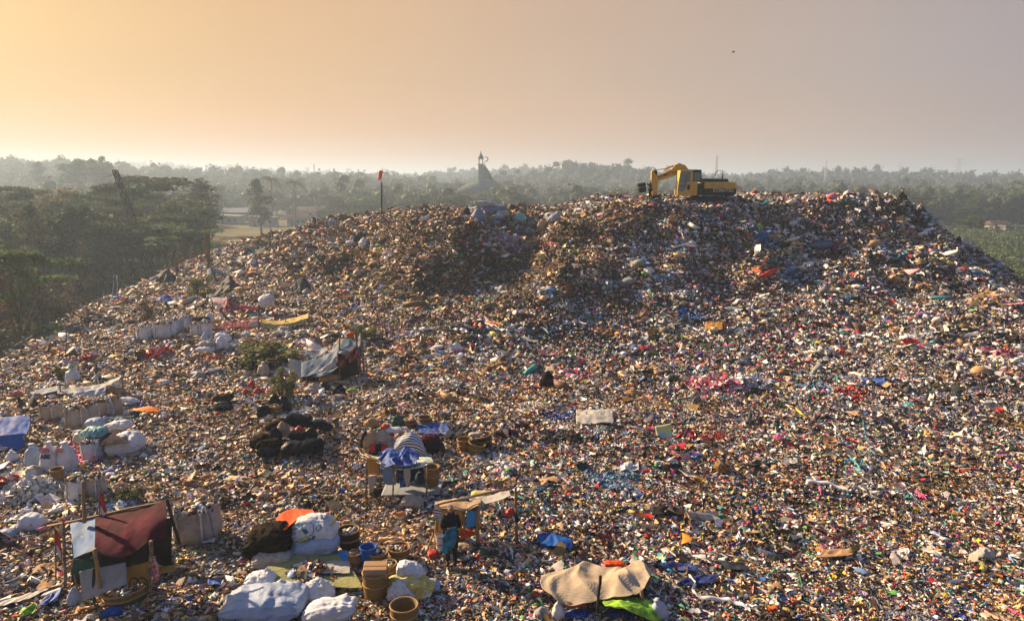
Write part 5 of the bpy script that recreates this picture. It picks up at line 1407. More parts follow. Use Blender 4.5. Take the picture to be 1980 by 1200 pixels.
M['printred'] = new_mat('faded_red_print', (.45, .10, .12), .7, noise=.5, scale=20, color2=(.60, .40, .42)); M['printblue'] = new_mat('blue_print', (.03, .06, .20), .7)
sm = mpp(hit(93, 916))
text_part('lettering', 'ABE', .20, (0, -.055, .62), (math.pi / 2, 0, 0), 'printblue', r2, .012)
V, Fs = loft(.02, .34, .22, smoothed([0, 1], [1, 1]), smoothed([0, 1], [1, 1]), 20, 2, 2.5, .15, 8)
mesh_np('print', V @ rotm(0, 0, math.pi / 2).T + [0, -.05, .86], Fs, M['printred'], parent=r2)
mesh_np('print', V @ rotm(0, 0, math.pi / 2).T * .8 + [-.12, -.035, .80], Fs, M['printred'], parent=r3)
S(20, 896, 24, 26, 'ball', 'white', 'white ball shaped bag below the bright blue sheet')
S(58, 924, 40, 22, 'slump', 'dirty', 'open beige bag in front of the leftmost rice sack')
for x_, w_, l_ in ((34, 15, 'left'), (52, 16, 'middle'), (68, 15, 'right')): S(x_, 938, w_, 15, 'ball', 'pale', f'{l_} one of three small pale balls of plastic below the beige bag')
basket(107, 940, 24, 36, 'tall yellow brown basket below the rice sacks', 'weave', taper=.9)
bulk_bag(143, 972, 38, 50, 'white', 'left one of the two striped bulk bags above the flag shelter', zone='warm', group='striped bulk bags above the flag shelter')
bulk_bag(178, 966, 36, 46, 'dirty', 'right one of the two striped bulk bags above the flag shelter', zone='warm', group='striped bulk bags above the flag shelter')
S(52, 1032, 44, 34, 'lie', 'white', 'lavender white sack with dark seam lying at the far left', tilt=.35)
S(28, 1036, 30, 20, 'lie', 'sheet', 'crumpled pale bag left of the lavender white sack')
S(6, 1046, 34, 22, 'lie', 'pale', 'pale blue sheet bag cut by the left edge')
heap(18, 968, 60, 48, '', 'heap of red and black bags cut by the left edge', n=140, size=.20, colors=[(.60,.03,.03),(.55,.05,.04),(.04,.04,.04),(.6,.55,.5)], name='red_bag_heap')
heap(60, 975, 120, 60, 'white', 'spread of shredded white plastic at the far left', n=700, size=.13, colors=[(.8,.8,.78),(.75,.74,.70),(.68,.70,.74),(.80,.72,.60),(.5,.5,.5)], name='white_plastic_spread')
heap(240, 1000, 60, 30, '', 'cluster of blue and white plastic above the flag shelter', n=150, size=.14, colors=[(.20,.38,.62),(.75,.78,.82),(.45,.58,.70),(.7,.7,.7)], name='blue_plastic_spread')
cloth('blue_sheet', [[(200, 905, Y0(200, 905)), (240, 892, Y0(240, 892)), (300, 877, Y0(300, 877))], [(192, 918, Y0(192, 918) - .1), (245, 905, Y0(245, 905)), (312, 884, Y0(312, 884))]], 'royal', wr=.10, nu=50, nv=12, wrs=.3, link_tag=('long crumpled blue sheet lying on the slope right of the bulk bags', 'sheet'))
yq = Y0(25, 872)
t = empty('blue_lean_to', hit(25, 872))
cloth('tarpaulin', [[(3, 806, yq + 1.6), (32, 802, yq + 1.6), (60, 806, yq + 1.5)], [(-6, 825, yq + .9), (26, 824, yq + .9), (57, 824, yq + .9)], [(-8, 842, yq + .3), (24, 839, yq + .2), (50, 838, yq + .3)]], 'blue', t, wr=.07, nu=26, nv=20)
cloth('tarpaulin', [[(-10, 842, yq + .3), (22, 839, yq + .2), (50, 838, yq + .3)], [(-12, 862, yq + .1), (20, 858, yq), (48, 855, yq + .1)], [(-14, 880, yq - .1), (12, 876, yq - .2), (40, 868, yq - .1)]], 'blue', t, wr=.05, nu=24, nv=16)
pole('post', at(58, 800, yq + 1.5), at(58, 850, yq + 1.5), .04, .03, 'bamboo', t)
pole('post', at(46, 842, yq + .2), at(50, 876, yq + .1), .04, .03, 'bamboo', t)
tag(t, 'lean to of bright blue tarpaulin cut by the left edge', 'shelter')
def shelter(name, px, py, label, cat='shelter'):
    e_ = empty(name, hit(px, py)); tag(e_, label, cat); return e_, hit(px, py).y
# long grey roof sheet at the left crest
t, y = shelter('sheet_roof', 170, 768, 'long sagging grey white sheet roof at the left crest')
cloth('tarpaulin', [[(112, 748, y + 1.0), (145, 748, y + 1.0), (190, 742, y + 1.0), (238, 726, y + 1.1)], [(110, 758, y + .3), (145, 757, y + .2), (192, 752, y + .3), (232, 735, y + .4)]], 'greytarp', t, wr=.10, nu=44, nv=14)
cloth('side_sheet', [[(146, 757, y + .2), (175, 755, y + .2), (206, 748, y + .3)], [(136, 769, y), (170, 768, y), (206, 762, y)]], 'pale', t, wr=.08, nu=24, nv=10)
for a in ((116, 745, 118, 775), (238, 724, 236, 752), (146, 757, 140, 775)): pole('post', at(a[0], a[1], y + .6), at(a[2], a[3], y + .4), .035, .035, 'wood', t)
t, y = shelter('sheet_roof', 80, 768, 'low slanting blue grey sheet left of the long sagging roof')
cloth('tarpaulin', [[(46, 762, y), (80, 752, y + .4), (112, 743, y + .6)], [(50, 766, y - .2), (82, 762, y - .3), (112, 756, y - .2)]], 'tarp', t, wr=.06, nu=26, nv=10)
pole('post', at(112, 744, y + .5), at(112, 768, y + .4), .035, .035, 'wood', t)
t, y = shelter('dark_tent', 52, 795, 'black tent with two peaks at the far left edge of the camp')
cloth('tarpaulin', [[(36, 765, y + .6), (46, 777, y + .4), (56, 778, y + .4), (64, 764, y + .5)], [(34, 795, y + .2), (46, 790, y), (58, 792, y), (76, 782, y + .1)]], 'black', t, wr=.08, nu=26, nv=14)
S(220, 764, 34, 18, 'lie', 'card', 'flattened brown cardboard beside the end of the long grey roof', name='cardboard_bundle', cat='cardboard')
# tents of the upper left camp
t, y = shelter('small_tent', 325, 552, 'small dark grey peaked tent on the upper left crest')
cloth('tarpaulin', [[(292, 542, y + .8), (306, 530, y + .9), (324, 519, y + .9), (332, 527, y + .8), (341, 535, y + .6)], [(290, 549, y + .2), (305, 545, y), (322, 545, y - .2), (332, 545, y), (338, 548, y)]], 'tarpdark', t, wr=.12, nu=34, nv=18)
cloth('flap', [[(289, 540, y + .4), (300, 534, y + .5), (312, 533, y + .5)], [(287, 547, y + .2), (298, 541, y + .2), (308, 540, y + .2)]], 'greytarp', t, wr=.08, nu=16, nv=8)
for a in ((324, 518, 324, 550), (340, 534, 340, 552)): pole('post', at(a[0], a[1], y + .7), at(a[2], a[3], y + .5), .04, .04, 'wood', t)
t, y = shelter('small_tent', 415, 545, 'small slate blue tent with a long pale flap at the upper left crest')
cloth('tarpaulin', [[(400, 522, y + .7), (408, 518, y + .8), (416, 521, y + .8)], [(401, 532, y + .1), (408, 532, y - .1), (417, 531, y + .1)], [(404, 540, y + .1), (408, 542, y), (413, 540, y + .1)]], 'tarp', t, wr=.08, nu=18, nv=18)
cloth('flap', [[(414, 519, y + .8), (424, 523, y + .9), (437, 529, y + .9)], [(416, 525, y + .5), (425, 532, y + .4), (434, 537, y + .4)]], 'greytarp', t, wr=.07, nu=20, nv=8)
pole('post', at(408, 517, y + .7), at(409, 545, y + .5), .04, .04, 'wood', t); pole('post', at(437, 528, y + .9), at(437, 545, y + .7), .04, .04, 'wood', t)
t, y = shelter('dark_green_tent', 445, 578, 'dark slate green tent with a sharp peak right of the green bush')
cloth('tarpaulin', [[(410, 572, y + .3), (428, 548, y + .9), (444, 530, y + 1.1), (455, 545, y + .9), (471, 552, y + .6)], [(412, 574, y - .2), (428, 567, y - .2), (445, 558, y - .3), (456, 556, y - .1), (470, 555, y)]], 'tarpdark', t, wr=.14, nu=40, nv=24)
cloth('lower_sheet', [[(400, 570, y + .2), (425, 566, y), (452, 556, y)], [(398, 573, y - .2), (424, 573, y - .3), (450, 562, y - .2)]], 'darkgreen', t, wr=.08, nu=24, nv=10)
for a in ((444, 529, 446, 572), (470, 551, 470, 570)): pole('post', at(a[0], a[1], y + .9), at(a[2], a[3], y + .6), .04, .04, 'wood', t)
t, y = shelter('blue_lean_to', 330, 592, 'low lean to with a bright blue sheet on the upper left slope')
cloth('tarpaulin', [[(312, 572, y + .6), (320, 569, y + .8), (336, 573, y + .8), (354, 574, y + .7)], [(308, 581, y), (320, 583, y - .1), (336, 585, y - .1), (353, 580, y)]], 'blue', t, wr=.09, nu=30, nv=14)
cloth('side_sheet', [[(292, 580, y + .2), (302, 577, y + .4), (312, 574, y + .5)], [(294, 583, y), (303, 582, y), (311, 581, y)]], 'royal', t, wr=.05, nu=12, nv=8)
cloth('side_sheet', [[(352, 581, y + .1), (370, 575, y + .3), (388, 573, y + .4)], [(354, 588, y - .1), (368, 585, y), (384, 583, y)]], 'greytarp', t, wr=.08, nu=20, nv=10)
cloth('front_sheet', [[(320, 584, y - .1), (338, 586, y - .1), (354, 581, y)], [(324, 590, y - .2), (340, 592, y - .2), (358, 588, y - .2)]], 'darkgreen', t, wr=.05, nu=16, nv=8)
for a in ((319, 568, 320, 592), (353, 573, 354, 590)): pole('post', at(a[0], a[1], y + .7), at(a[2], a[3], y + .4), .04, .04, 'wood', t)
t, y = shelter('red_tent', 445, 612, 'faded red tent with a white and red corner sheet left of the bundle carrier')
cloth('tarpaulin', [[(418, 582, y + .9), (434, 577, y + 1.1), (442, 576, y + 1.1), (462, 590, y + .9), (488, 592, y + .7)], [(420, 600, y - .1), (430, 605, y - .3), (440, 603, y - .3), (462, 600, y - .1), (488, 600, y)]], 'pinkred', t, wr=.12, nu=40, nv=20)
cloth('corner_sheet', [[(409, 576, y + .6), (424, 576, y + .8), (438, 577, y + .9)], [(414, 586, y - .2), (422, 587, y - .2), (432, 586, y - .1)], [(420, 593, y - .35), (423, 603, y - .4), (426, 594, y - .35)]], new_mat('white_red_print', (.66, .56, .54), .6, noise=.3, scale=.9, color2=(.60, .03, .05), detail=1), t, wr=.04, nu=18, nv=18)
cloth('side_sheet', [[(464, 590, y + .5), (480, 591, y + .5), (498, 595, y + .4)], [(468, 604, y), (482, 606, y), (492, 604, y)]], 'red', t, wr=.06, nu=20, nv=10)
for a in ((441, 575, 442, 608), (487, 591, 488, 608), (410, 575, 411, 600)): pole('post', at(a[0], a[1], y + .8), at(a[2], a[3], y + .5), .04, .04, 'wood', t)
t, y = shelter('red_banner', 455, 642, 'red banner with pale lettering strung low right of the white bulk bags', 'banner')
bn = cloth('banner_sheet', [[(410, 636, y + .1), (440, 625, y + .4), (470, 621, y + .5), (500, 617, y + .5)], [(410, 642, y), (440, 636, y), (470, 635, y), (499, 632, y)]], 'red', t, wr=.05, nu=40, nv=10)
for i_, (bx, by) in enumerate(((424, 634), (446, 630), (468, 628))):
    q = at(bx, by, y + .12) - vec(t.location)
    for k in range(3): box_part('pale_letter', tuple(q + np.array([k * .22, -.02, .04 * k])), (.12, .02, .18 + .04 * ((k + i_) % 2)), 'rope', t, bevel=0)
pole('post', at(500, 610, y + .5), at(500, 640, y + .4), .04, .04, 'wood', t); pole('post', at(440, 623, y + .4), at(440, 645, y + .2), .03, .03, 'wood', t)
cloth('emblem_sheet', [[(484, 621, y + .3), (498, 619, y + .3)], [(486, 634, y), (499, 633, y)]], 'sheet', t, wr=.04, nu=10, nv=8)
t, y = shelter('ochre_tarpaulin', 550, 638, 'long ochre tarpaulin on low posts right of the bundle carrier', 'shelter')
cloth('tarpaulin', [[(506, 617, y + .9), (535, 619, y + .9), (565, 614, y + 1.0), (597, 605, y + 1.1)], [(508, 624, y + .1), (536, 627, y), (566, 624, y), (596, 615, y + .1)]], new_mat('ochre_tarpaulin', (.52, .34, .10), .6, noise=.3, scale=3, color2=(.42, .36, .12), bump=.5), t, wr=.07, nu=44, nv=12)
cloth('under_sheet', [[(508, 624, y + .1), (540, 627, y), (590, 618, y + .1)], [(510, 634, y - .1), (542, 635, y - .2), (588, 626, y)]], 'mat', t, wr=.05, nu=24, nv=8)
for a in ((506, 616, 506, 636), (597, 604, 597, 630), (552, 618, 552, 636)): pole('post', at(a[0], a[1], y + .6), at(a[2], a[3], y + .4), .04, .04, 'bamboo', t)
# upper camp dark bits
t, y = shelter('dark_tent', 500, 497, 'flattened dark tent below the leaning pale pole')
cloth('tarpaulin', [[(480, 494, y + .5), (496, 485, y + .9), (512, 476, y + .9), (524, 484, y + .8), (534, 494, y + .5)], [(484, 499, y), (498, 497, y - .2), (512, 496, y - .2), (524, 497, y), (532, 499, y)]], 'tarpdark', t, wr=.12, nu=34, nv=14)
S(566, 522, 30, 14, 'slump', 'charcoal', 'dark rounded heap bag right of the flattened dark tent')
t, y = shelter('dark_tent', 580, 570, 'collapsed dark tent with bags left of the leaning black beam')
cloth('tarpaulin', [[(562, 553, y + .5), (575, 541, y + .8), (588, 538, y + .8), (600, 548, y + .6)], [(564, 567, y), (576, 566, y - .2), (590, 566, y - .2), (602, 565, y)]], 'tarpdark', t, wr=.13, nu=28, nv=14)
S(573, 570, 20, 14, 'lie', 'dirty', 'pale sack in the mouth of the collapsed dark tent'); S(592, 570, 18, 13, 'ball', 'grey', 'grey bag in the mouth of the collapsed dark tent')
# poles and beams standing in the refuse
def lone(name, a, b, r0, mat, label, cat='pole', ground=True):
    return pole(name, a, b, r0, r0 * .75, mat, None, link_tag=(label, cat))
y = Y0(532, 488)
lone('pale_pole', at(534, 489, y), at(519, 430, y + .4), .07, 'paint', 'pale pole leaning left above the flattened dark tent')
y = Y0(640, 532); lone('dark_beam', at(645, 536, y), at(606, 487, y + .6), .13, 'darkwood', 'thick black beam leaning left out of the slope', 'beam')
y = Y0(614, 445); lone('thin_pole', at(614, 440, y + .5), at(608, 383, y + .5), .05, 'steel', 'thin grey pole at the left end of the ridge')
y = Y0(176, 606); lone('white_pipe', at(171, 606, y), at(155, 589, y), .09, 'paint', 'short white pipe sticking out of the left crest', 'pipe')
y = Y0(52, 694); lone('bamboo_pole', at(52, 692, y), at(98, 662, y + 2), .06, 'bamboo', 'bamboo pole slanting over the left crest')
y = Y0(128, 700); lone('thin_pole', at(128, 712, y), at(128, 640, y + .5), .03, 'darkwood', 'thin dark upright stick at the left crest')
y = Y0(224, 580); t = empty('hung_cloth', hit(224, 582)); pole('post', at(218, 580, y), at(221, 532, y + .3), .05, .04, 'steel', t); pole('post', at(228, 580, y), at(226, 532, y + .3), .05, .04, 'steel', t)
cloth('cloth', [[(219, 534, y + .2), (223, 533, y + .2)], [(221, 552, y + .1), (226, 553, y + .1)], [(216, 570, y), (223, 573, y)]], 'tarp', t, wr=.14, nu=12, nv=24, wrs=.3); tag(t, 'pale blue cloth hung between two thin poles at the left crest', 'cloth')
y = Y0(10, 722); t = empty('bent_pipe', hit(10, 722)); a_ = [at(0, 716, y), at(14, 703, y), at(34, 700, y + .3), at(56, 697, y + .6)]; v, f = tube(np.array(a_) - vec(t.location), [.05] * 4, 6); mesh_np('pipe', v, [f], M['paint'], parent=t, smooth=True); tag(t, 'bent pale pipe in the left edge of the photo at the crest', 'pipe')
# windsock
y = Y0(738, 414); t = empty('windsock', hit(738, 416)); yy = y
pole('pole', at(738, 418, yy), at(738, 352, yy), .085, .07, 'darkwood', t, wob=0); pole('mast_tip', at(738, 353, yy), at(739, 324, yy), .035, .03, 'steel', t, wob=0)
c0 = at(737, 330, yy) - vec(t.location); c1 = at(733, 348, yy) - vec(t.location)
a = [c0 + (c1 - c0) * q for q in np.linspace(0, 1, 7)]; v, f = tube(a, np.linspace(.20, .11, 7), 12, False)
so_ = mesh_np('sock', v, [f], new_mat('windsock_orange', (.72, .07, .015), .6, noise=.25, scale=3), smooth=True, parent=t); md = so_.modifiers.new('t', 'SOLIDIFY'); md.thickness = .01
a = np.linspace(0, 2 * np.pi, 17); rc = at(746, 331, yy) - vec(t.location); v, f = tube(np.stack([rc[0] + np.cos(a) * .32, rc[1] + np.sin(a) * .2, rc[2] + np.sin(a) * .14], -1), [.022] * 17, 5, False); mesh_np('ring', v, [f], M['green'], smooth=True, parent=t)
tag(t, 'windsock pole with a drooping orange red sock on the middle ridge', 'windsock')

# ------------------------------------------------------------------ large grey blue tent
t, y = shelter('blue_tarpaulin_tent', 640, 745, 'big grey blue tarpaulin tent sagging down to the left with a dark red side sheet')
cloth('tarpaulin', [[(583, 697, y + 1.2), (612, 690, y + 1.5), (640, 672, y + 1.8), (658, 652, y + 2.0), (682, 653, y + 1.9), (697, 645, y + 1.7)],
                    [(582, 714, y + .5), (612, 708, y + .6), (642, 695, y + .8), (660, 676, y + 1.2), (680, 670, y + 1.2), (702, 668, y + 1.2)],
                    [(576, 730, y - .1), (606, 722, y), (636, 706, y + .2), (656, 686, y + .7), (671, 682, y + .8), (704, 690, y + 1.0)]], 'tarp', t, wr=.16, nu=70, nv=40, wrs=.8)
cloth('cream_panel', [[(617, 716, y - .02), (636, 703, y + .05), (650, 688, y + .3)], [(616, 717, y - .1), (636, 714, y - .1), (650, 708, y - .05)]], 'sheet', t, wr=.06, nu=20, nv=12)
cloth('side_sheet', [[(652, 682, y + .5), (672, 684, y + .45), (691, 668, y + .6)], [(654, 712, y - .05), (674, 704, y), (692, 692, y + .15)]], 'maroon', t, wr=.07, nu=26, nv=20)
cloth('side_sheet', [[(691, 666, y + .55), (697, 690, y + .5)], [(688, 690, y + .1), (697, 706, y + .2)]], 'pinkred', t, wr=.05, nu=8, nv=16)
cloth('lower_sheet', [[(606, 722, y), (632, 716, y), (656, 708, y + .1)], [(604, 729, y - .3), (626, 725, y - .3), (650, 712, y - .2)]], 'tarp', t, wr=.06, nu=24, nv=8)
cloth('rear_sheet', [[(583, 678, y + 2.2), (612, 676, y + 2.3), (632, 670, y + 2.3)], [(592, 690, y + 1.7), (612, 692, y + 1.7), (636, 676, y + 1.9)]], 'greytarp', t, wr=.07, nu=20, nv=10)
cloth('dark_backdrop', [[(586, 712, y + .9), (640, 704, y + 1.3), (698, 684, y + 1.6)], [(584, 742, y + .8), (640, 738, y + 1.0), (698, 722, y + 1.4)]], 'black', t, wr=.10, nu=34, nv=14)
cloth('shopfront_sheet', [[(558, 694, y + .5), (572, 696, y + .4), (583, 698, y + .5)], [(561, 726, y - .1), (572, 732, y - .2), (582, 732, y - .1)]], 'sheet', t, wr=.10, nu=14, nv=18)
for a in ((656, 652, 657, 742), (686, 646, 699, 745), (697, 644, 704, 722), (612, 690, 610, 742), (583, 697, 580, 742)): pole('post', at(a[0], a[1], y + 1.4), at(a[2], a[3], y + .6), .045, .045, 'wood', t)
pole('peg', at(629, 748, y - .6), at(629, 768, y - .9), .04, .04, 'bamboo', t)
S(678, 650, 18, 9, 'lie', 'orange', 'orange cloth bundle on the peak of the big blue tent', Y=y + 1.9)
S(604, 762, 38, 20, 'slump', 'dirty', 'grey lace like bag in front of the big blue tent'); S(625, 758, 26, 20, 'slump', 'black', 'black bag in front of the middle of the big blue tent')
S(655, 765, 26, 24, 'slump', 'charcoal', 'dark blue sack leaning in front of the big blue tent'); S(680, 762, 20, 12, 'lie', 'green', 'small bright green bag right of the dark sack by the big blue tent')
S(700, 742, 24, 14, 'lie', 'grey', 'grey flat bag right of the big blue tent'); S(636, 738, 40, 16, 'lie', 'ochre', 'ochre bundle in the shade under the big blue tent', Y=y + .3)

# small bags lying about in the far left clutter, nothing tells them apart
_r = random.Random(3)
for k in range(26):
    px_, py_ = _r.uniform(4, 330), _r.uniform(735, 1000)
    if 130 < px_ < 330 and py_ > 960: py_ -= 160
    S(px_, py_, _r.uniform(10, 20), _r.uniform(8, 15), _r.choice(['ball', 'lie', 'slump']), 'white', 'small crumpled white bag lying loose in the clutter at the far left', yaw=_r.uniform(-.6, .6), group='small white bags loose in the far left clutter', name='small_bag', cat='bag')
for k in range(16):
    px_, py_ = _r.uniform(240, 560), _r.uniform(540, 700)
    S(px_, py_, _r.uniform(8, 15), _r.uniform(6, 11), _r.choice(['ball', 'lie', 'slump']), 'pale', 'small pale blue bag lying loose on the upper left slope', yaw=_r.uniform(-.6, .6), group='small pale blue bags loose on the upper left slope', name='small_bag', cat='bag')
for k in range(14):
    px_, py_ = _r.uniform(10, 600), _r.uniform(600, 930)
    S(px_, py_, _r.uniform(10, 20), _r.uniform(7, 12), _r.choice(['lie', 'slump']), 'black', 'small flat black bag lying loose on the left flat', yaw=_r.uniform(-.6, .6), group='small black bags loose on the left flat', name='small_bag', cat='bag')
# ------------------------------------------------------------------ flag shelter in the lower left
def shelter2(name, px, py, label, cat='shelter'): return shelter(name, px, py, label, cat)
t, y = shelter2('flag_shelter', 225, 1150, 'shelter with a hanging maroon sheet and a white blue corner on bamboo poles')
M['whiteblue'] = new_mat('white_blue_print', (.15, .23, .36), .7, noise=.15, scale=1.2, color2=(.08, .18, .36), detail=2)
cloth('maroon_sheet', [[(185, 1000, y + .9), (215, 994, y + .9), (255, 985, y + .9), (290, 975, y + .9), (322, 966, y + .9)],
                       [(184, 1032, y + .15), (214, 1030, y + .1), (254, 1022, y + .05), (290, 1010, y + .1), (322, 1000, y + .2)],
                       [(183, 1064, y - .45), (210, 1076, y - .5), (248, 1074, y - .5), (284, 1050, y - .4), (318, 1040, y - .1)]], 'maroon', t, wr=.045, nu=80, nv=50, wrs=.7)
cloth('white_blue_sheet', [[(135, 1010, y + .9), (160, 1005, y + .9), (186, 999, y + .9)], [(139, 1040, y + .1), (162, 1038, y + .1), (184, 1032, y + .15)], [(143, 1079, y - .45), (160, 1072, y - .5), (183, 1064, y - .45)]], 'whiteblue', t, wr=.035, nu=30, nv=40, wrs=.4)
cloth('blue_band', [[(135, 1009, y + .88), (160, 1004, y + .88), (186, 998, y + .88)], [(136, 1018, y + .74), (161, 1016, y + .72), (185, 1012, y + .70)]], 'blue', t, wr=.01, nu=20, nv=6)
cloth('teal_print', [[(149, 1056, y - .02), (160, 1050, y + .02), (176, 1052, y + .02)], [(150, 1062, y - .12), (160, 1064, y - .15), (174, 1060, y - .1)]], 'teal', t, wr=.01, nu=14, nv=6)
cloth('yellow_print', [[(145, 1040, y + .12), (160, 1036, y + .16)], [(146, 1047, y + .04), (160, 1042, y + .08)]], 'yellow', t, wr=.01, nu=10, nv=5)
for nm_, a, r_, mt in (('ridge_pole', (92, 1017, .9, 352, 962, .9), .03, 'bamboo'), ('post', (122, 1008, .9, 126, 1136, .3), .04, 'wood'), ('post', (183, 1060, -.48, 194, 1136, -.5), .045, 'bamboo'),
                        ('post', (181, 1098, -.4, 182, 1195, -.5), .03, 'darkwood'), ('post', (292, 1045, -.42, 289, 1165, -.3), .042, 'wood'), ('post', (322, 965, .5, 348, 1052, .3), .04, 'darkwood'),
                        ('brace', (142, 1082, .0, 131, 1102, .2), .02, 'bamboo'), ('brace', (140, 1090, .3, 150, 1140, .2), .025, 'wood')):
    pole(nm_, at(a[0], a[1], y + a[2]), at(a[3], a[4], y + a[5]), r_, r_ * .85, mt, t)
cloth('dark_backdrop', [[(140, 1030, y + 1.3), (230, 1020, y + 1.3), (330, 1000, y + 1.3)], [(140, 1130, y + 1.2), (230, 1118, y + 1.2), (330, 1100, y + 1.2)]], 'black', t, wr=.08, nu=40, nv=20)  # black sheet added to stand for the shaded interior of the shelter
cloth('dark_green_netting', [[(137, 1080, y + .3), (160, 1082, y + .25), (184, 1075, y + .3)], [(138, 1110, y + .2), (160, 1112, y + .2), (186, 1105, y + .2)]], 'darkgreen', t, wr=.05, nu=20, nv=14)
def flagf(px, pyt, pyb, Y_, label, l0, wdt):
    base = Vector(at(px, pyb, Y_)); e_ = empty('flag', base); pole('staff', at(px, pyb, Y_), at(px + l0, pyt, Y_), .018, .014, 'wood', e_, wob=.01)
    t0_ = (px + l0 * .9, pyt + 2)
    cloth('red_stripe', [[(t0_[0], t0_[1], Y_), (t0_[0] + wdt, t0_[1] + 14, Y_ - .05)], [(t0_[0] - 1, t0_[1] + 26, Y_), (t0_[0] + wdt * 1.5, t0_[1] + 48, Y_ - .08)]], 'red', e_, wr=.03, nu=14, nv=20, wrs=.3, thick=.004)
    cloth('white_stripe', [[(t0_[0] - 1, t0_[1] + 26, Y_ + .01), (t0_[0] + wdt, t0_[1] + 40, Y_ - .03)], [(t0_[0] - 3, t0_[1] + 40, Y_ + .02), (t0_[0] + wdt * 1.3, t0_[1] + 62, Y_ - .08)]], 'white', e_, wr=.03, nu=14, nv=14, wrs=.3, thick=.004)
    tag(e_, label, 'flag')
flagf(108, 1020, 1120, y + .3, 'small red over white flag drooping at the left of the flag shelter', -2, 9)
flagf(191, 945, 1010, y + .9, 'small red over white flag standing behind the maroon sheet', 2, 9)
y6 = Y0(163, 1030); lone('bamboo_pole', at(163, 1010, y + .6), at(160, 930, y + .7), .05, 'bamboo', 'upright bamboo pole behind the white blue sheet of the flag shelter')
# white board, ochre board, hoops and baskets under it
bd = cloth('white_board', [[(154, 1104, y - .35), (243, 1086, y - .25)], [(160, 1162, y - .55), (190, 1158, y - .5), (246, 1128, y - .45)][::2]], 'paint', wr=.008, nu=20, nv=14, thick=.03, link_tag=('chipped white board standing on edge under the flag shelter', 'board'))
cloth('ochre_board', [[(246, 1095, y - .1), (287, 1085, y - .1)], [(246, 1130, y - .2), (287, 1124, y - .2)]], 'ochre', wr=.01, nu=10, nv=10, thick=.03, link_tag=('ochre brown board right of the white one under the flag shelter', 'board'))
bk = basket(232, 1178, 96, 50, 'large shallow basket with dark hooped rim in front of the flag shelter', 'weave', tilt=-.12, taper=.8, fill='mixed')
a = np.linspace(0, np.pi, 13)
for k in range(6):
    q = np.array([-.55 + k * .2, .42 + .25 * math.sin(k), .30]); v, f = tube(np.stack([q[0] + np.cos(a) * .12, np.full(13, q[1]), q[2] + .12 * k * .3 + np.sin(a) * .16], -1), [.014] * 13, 5); mesh_np('wire_loop', v, [f], M['darkwood'], smooth=True, parent=bk)
S(140, 1172, 30, 36, 'slump', 'pale', 'round pale blue bag in front of the left post of the flag shelter')
S(214, 1196, 36, 20, 'lie', 'blue', 'small blue drum like bag in front of the hooped basket')
cloth('pale_sheet', [[(175, 1180, Y0(175, 1180)), (205, 1172, Y0(205, 1172))], [(170, 1203, Y0(170, 1203)), (203, 1198, Y0(203, 1198))]], 'sheet', wr=.03, nu=12, nv=10, thick=.02, link_tag=('pale flat panel lying in front of the hooped basket', 'panel'))
heap(262, 1160, 60, 30, '', 'blue and white plastic scraps beside the hooped basket', n=130, size=.13, colors=[(.04,.14,.40),(.30,.45,.62),(.7,.72,.75),(.05,.05,.06)], name='blue_plastic_spread')
def flat(px, py, w, h, mat, label, name='cardboard_sheet', cat='cardboard', skew=0.0, wr=.06, lift=.12, nu=24, nv=16, thick=.012, dome=0.0):
    rows = []
    for j, v_ in enumerate((-.5, 0, .5)):
        rw = []
        for i, u_ in enumerate((-.5, -.17, .17, .5)):
            qx = px + u_ * w + skew * v_ * w * .3; qy = py + v_ * h + skew * u_ * h * .5
            g_ = hit(qx, qy); dz = lift + dome * (1 - 4 * v_ * v_) * (1 - 3.2 * u_ * u_)
            rw.append((g_.x, g_.y, g_.z + dz, 1))
        rows.append(rw)
    return cloth(name, rows, mat, wr=wr, nu=nu, nv=nv, thick=thick, wrs=.3, link_tag=(label, cat))
flat(88, 1108, 46, 16, 'card', 'brown cardboard sheet left of the left post of the flag shelter', skew=-1)
flat(100, 1136, 52, 22, 'card', 'larger brown cardboard sheet below the first at the lower left', skew=-1)
flat(45, 1165, 70, 20, 'sheet', 'long pale sheet lying at the lower left corner', 'pale_sheet', 'sheet', skew=-1.6)
flat(100, 1165, 40, 26, 'royal', 'crumpled blue cloth below the cardboard at the lower left', 'blue_cloth', 'cloth', skew=-1.4, wr=.12)
flat(108, 1152, 36, 12, 'white', 'narrow white sheet beside the crumpled blue cloth at the lower left', 'white_sheet', 'sheet', skew=-1.8)
flat(56, 1190, 30, 14, 'green', 'crumpled green plastic at the bottom left', 'green_plastic', 'plastic', wr=.12, skew=-.8)
S(112, 1122, 22, 14, 'lie', 'red', 'red cloth bundle between the cardboard and the flag shelter')
flat(325, 1110, 34, 14, 'ochre', 'ochre sheet lying right of the flag shelter', 'ochre_sheet', 'sheet', skew=-1)
flat(416, 1134, 26, 16, 'royal', 'small deep blue plastic left of the boot shaped white sack', 'blue_plastic', 'plastic', wr=.12)
S(300, 1122, 14, 52, 'stand', 'printred', 'pink and blue cloth hanging from the right post of the flag shelter', Y=y - .3, name='hanging_cloth', cat='cloth')
bulk_bag(371, 1054, 82, 78, 'dirty', 'large open bulk bag with torn rim right of the flag shelter', zone='warm', ztop=.05)
flat(404, 1052, 24, 22, 'sheet', 'torn translucent plastic at the foot of the large open bulk bag', 'clear_plastic', 'plastic', wr=.12)
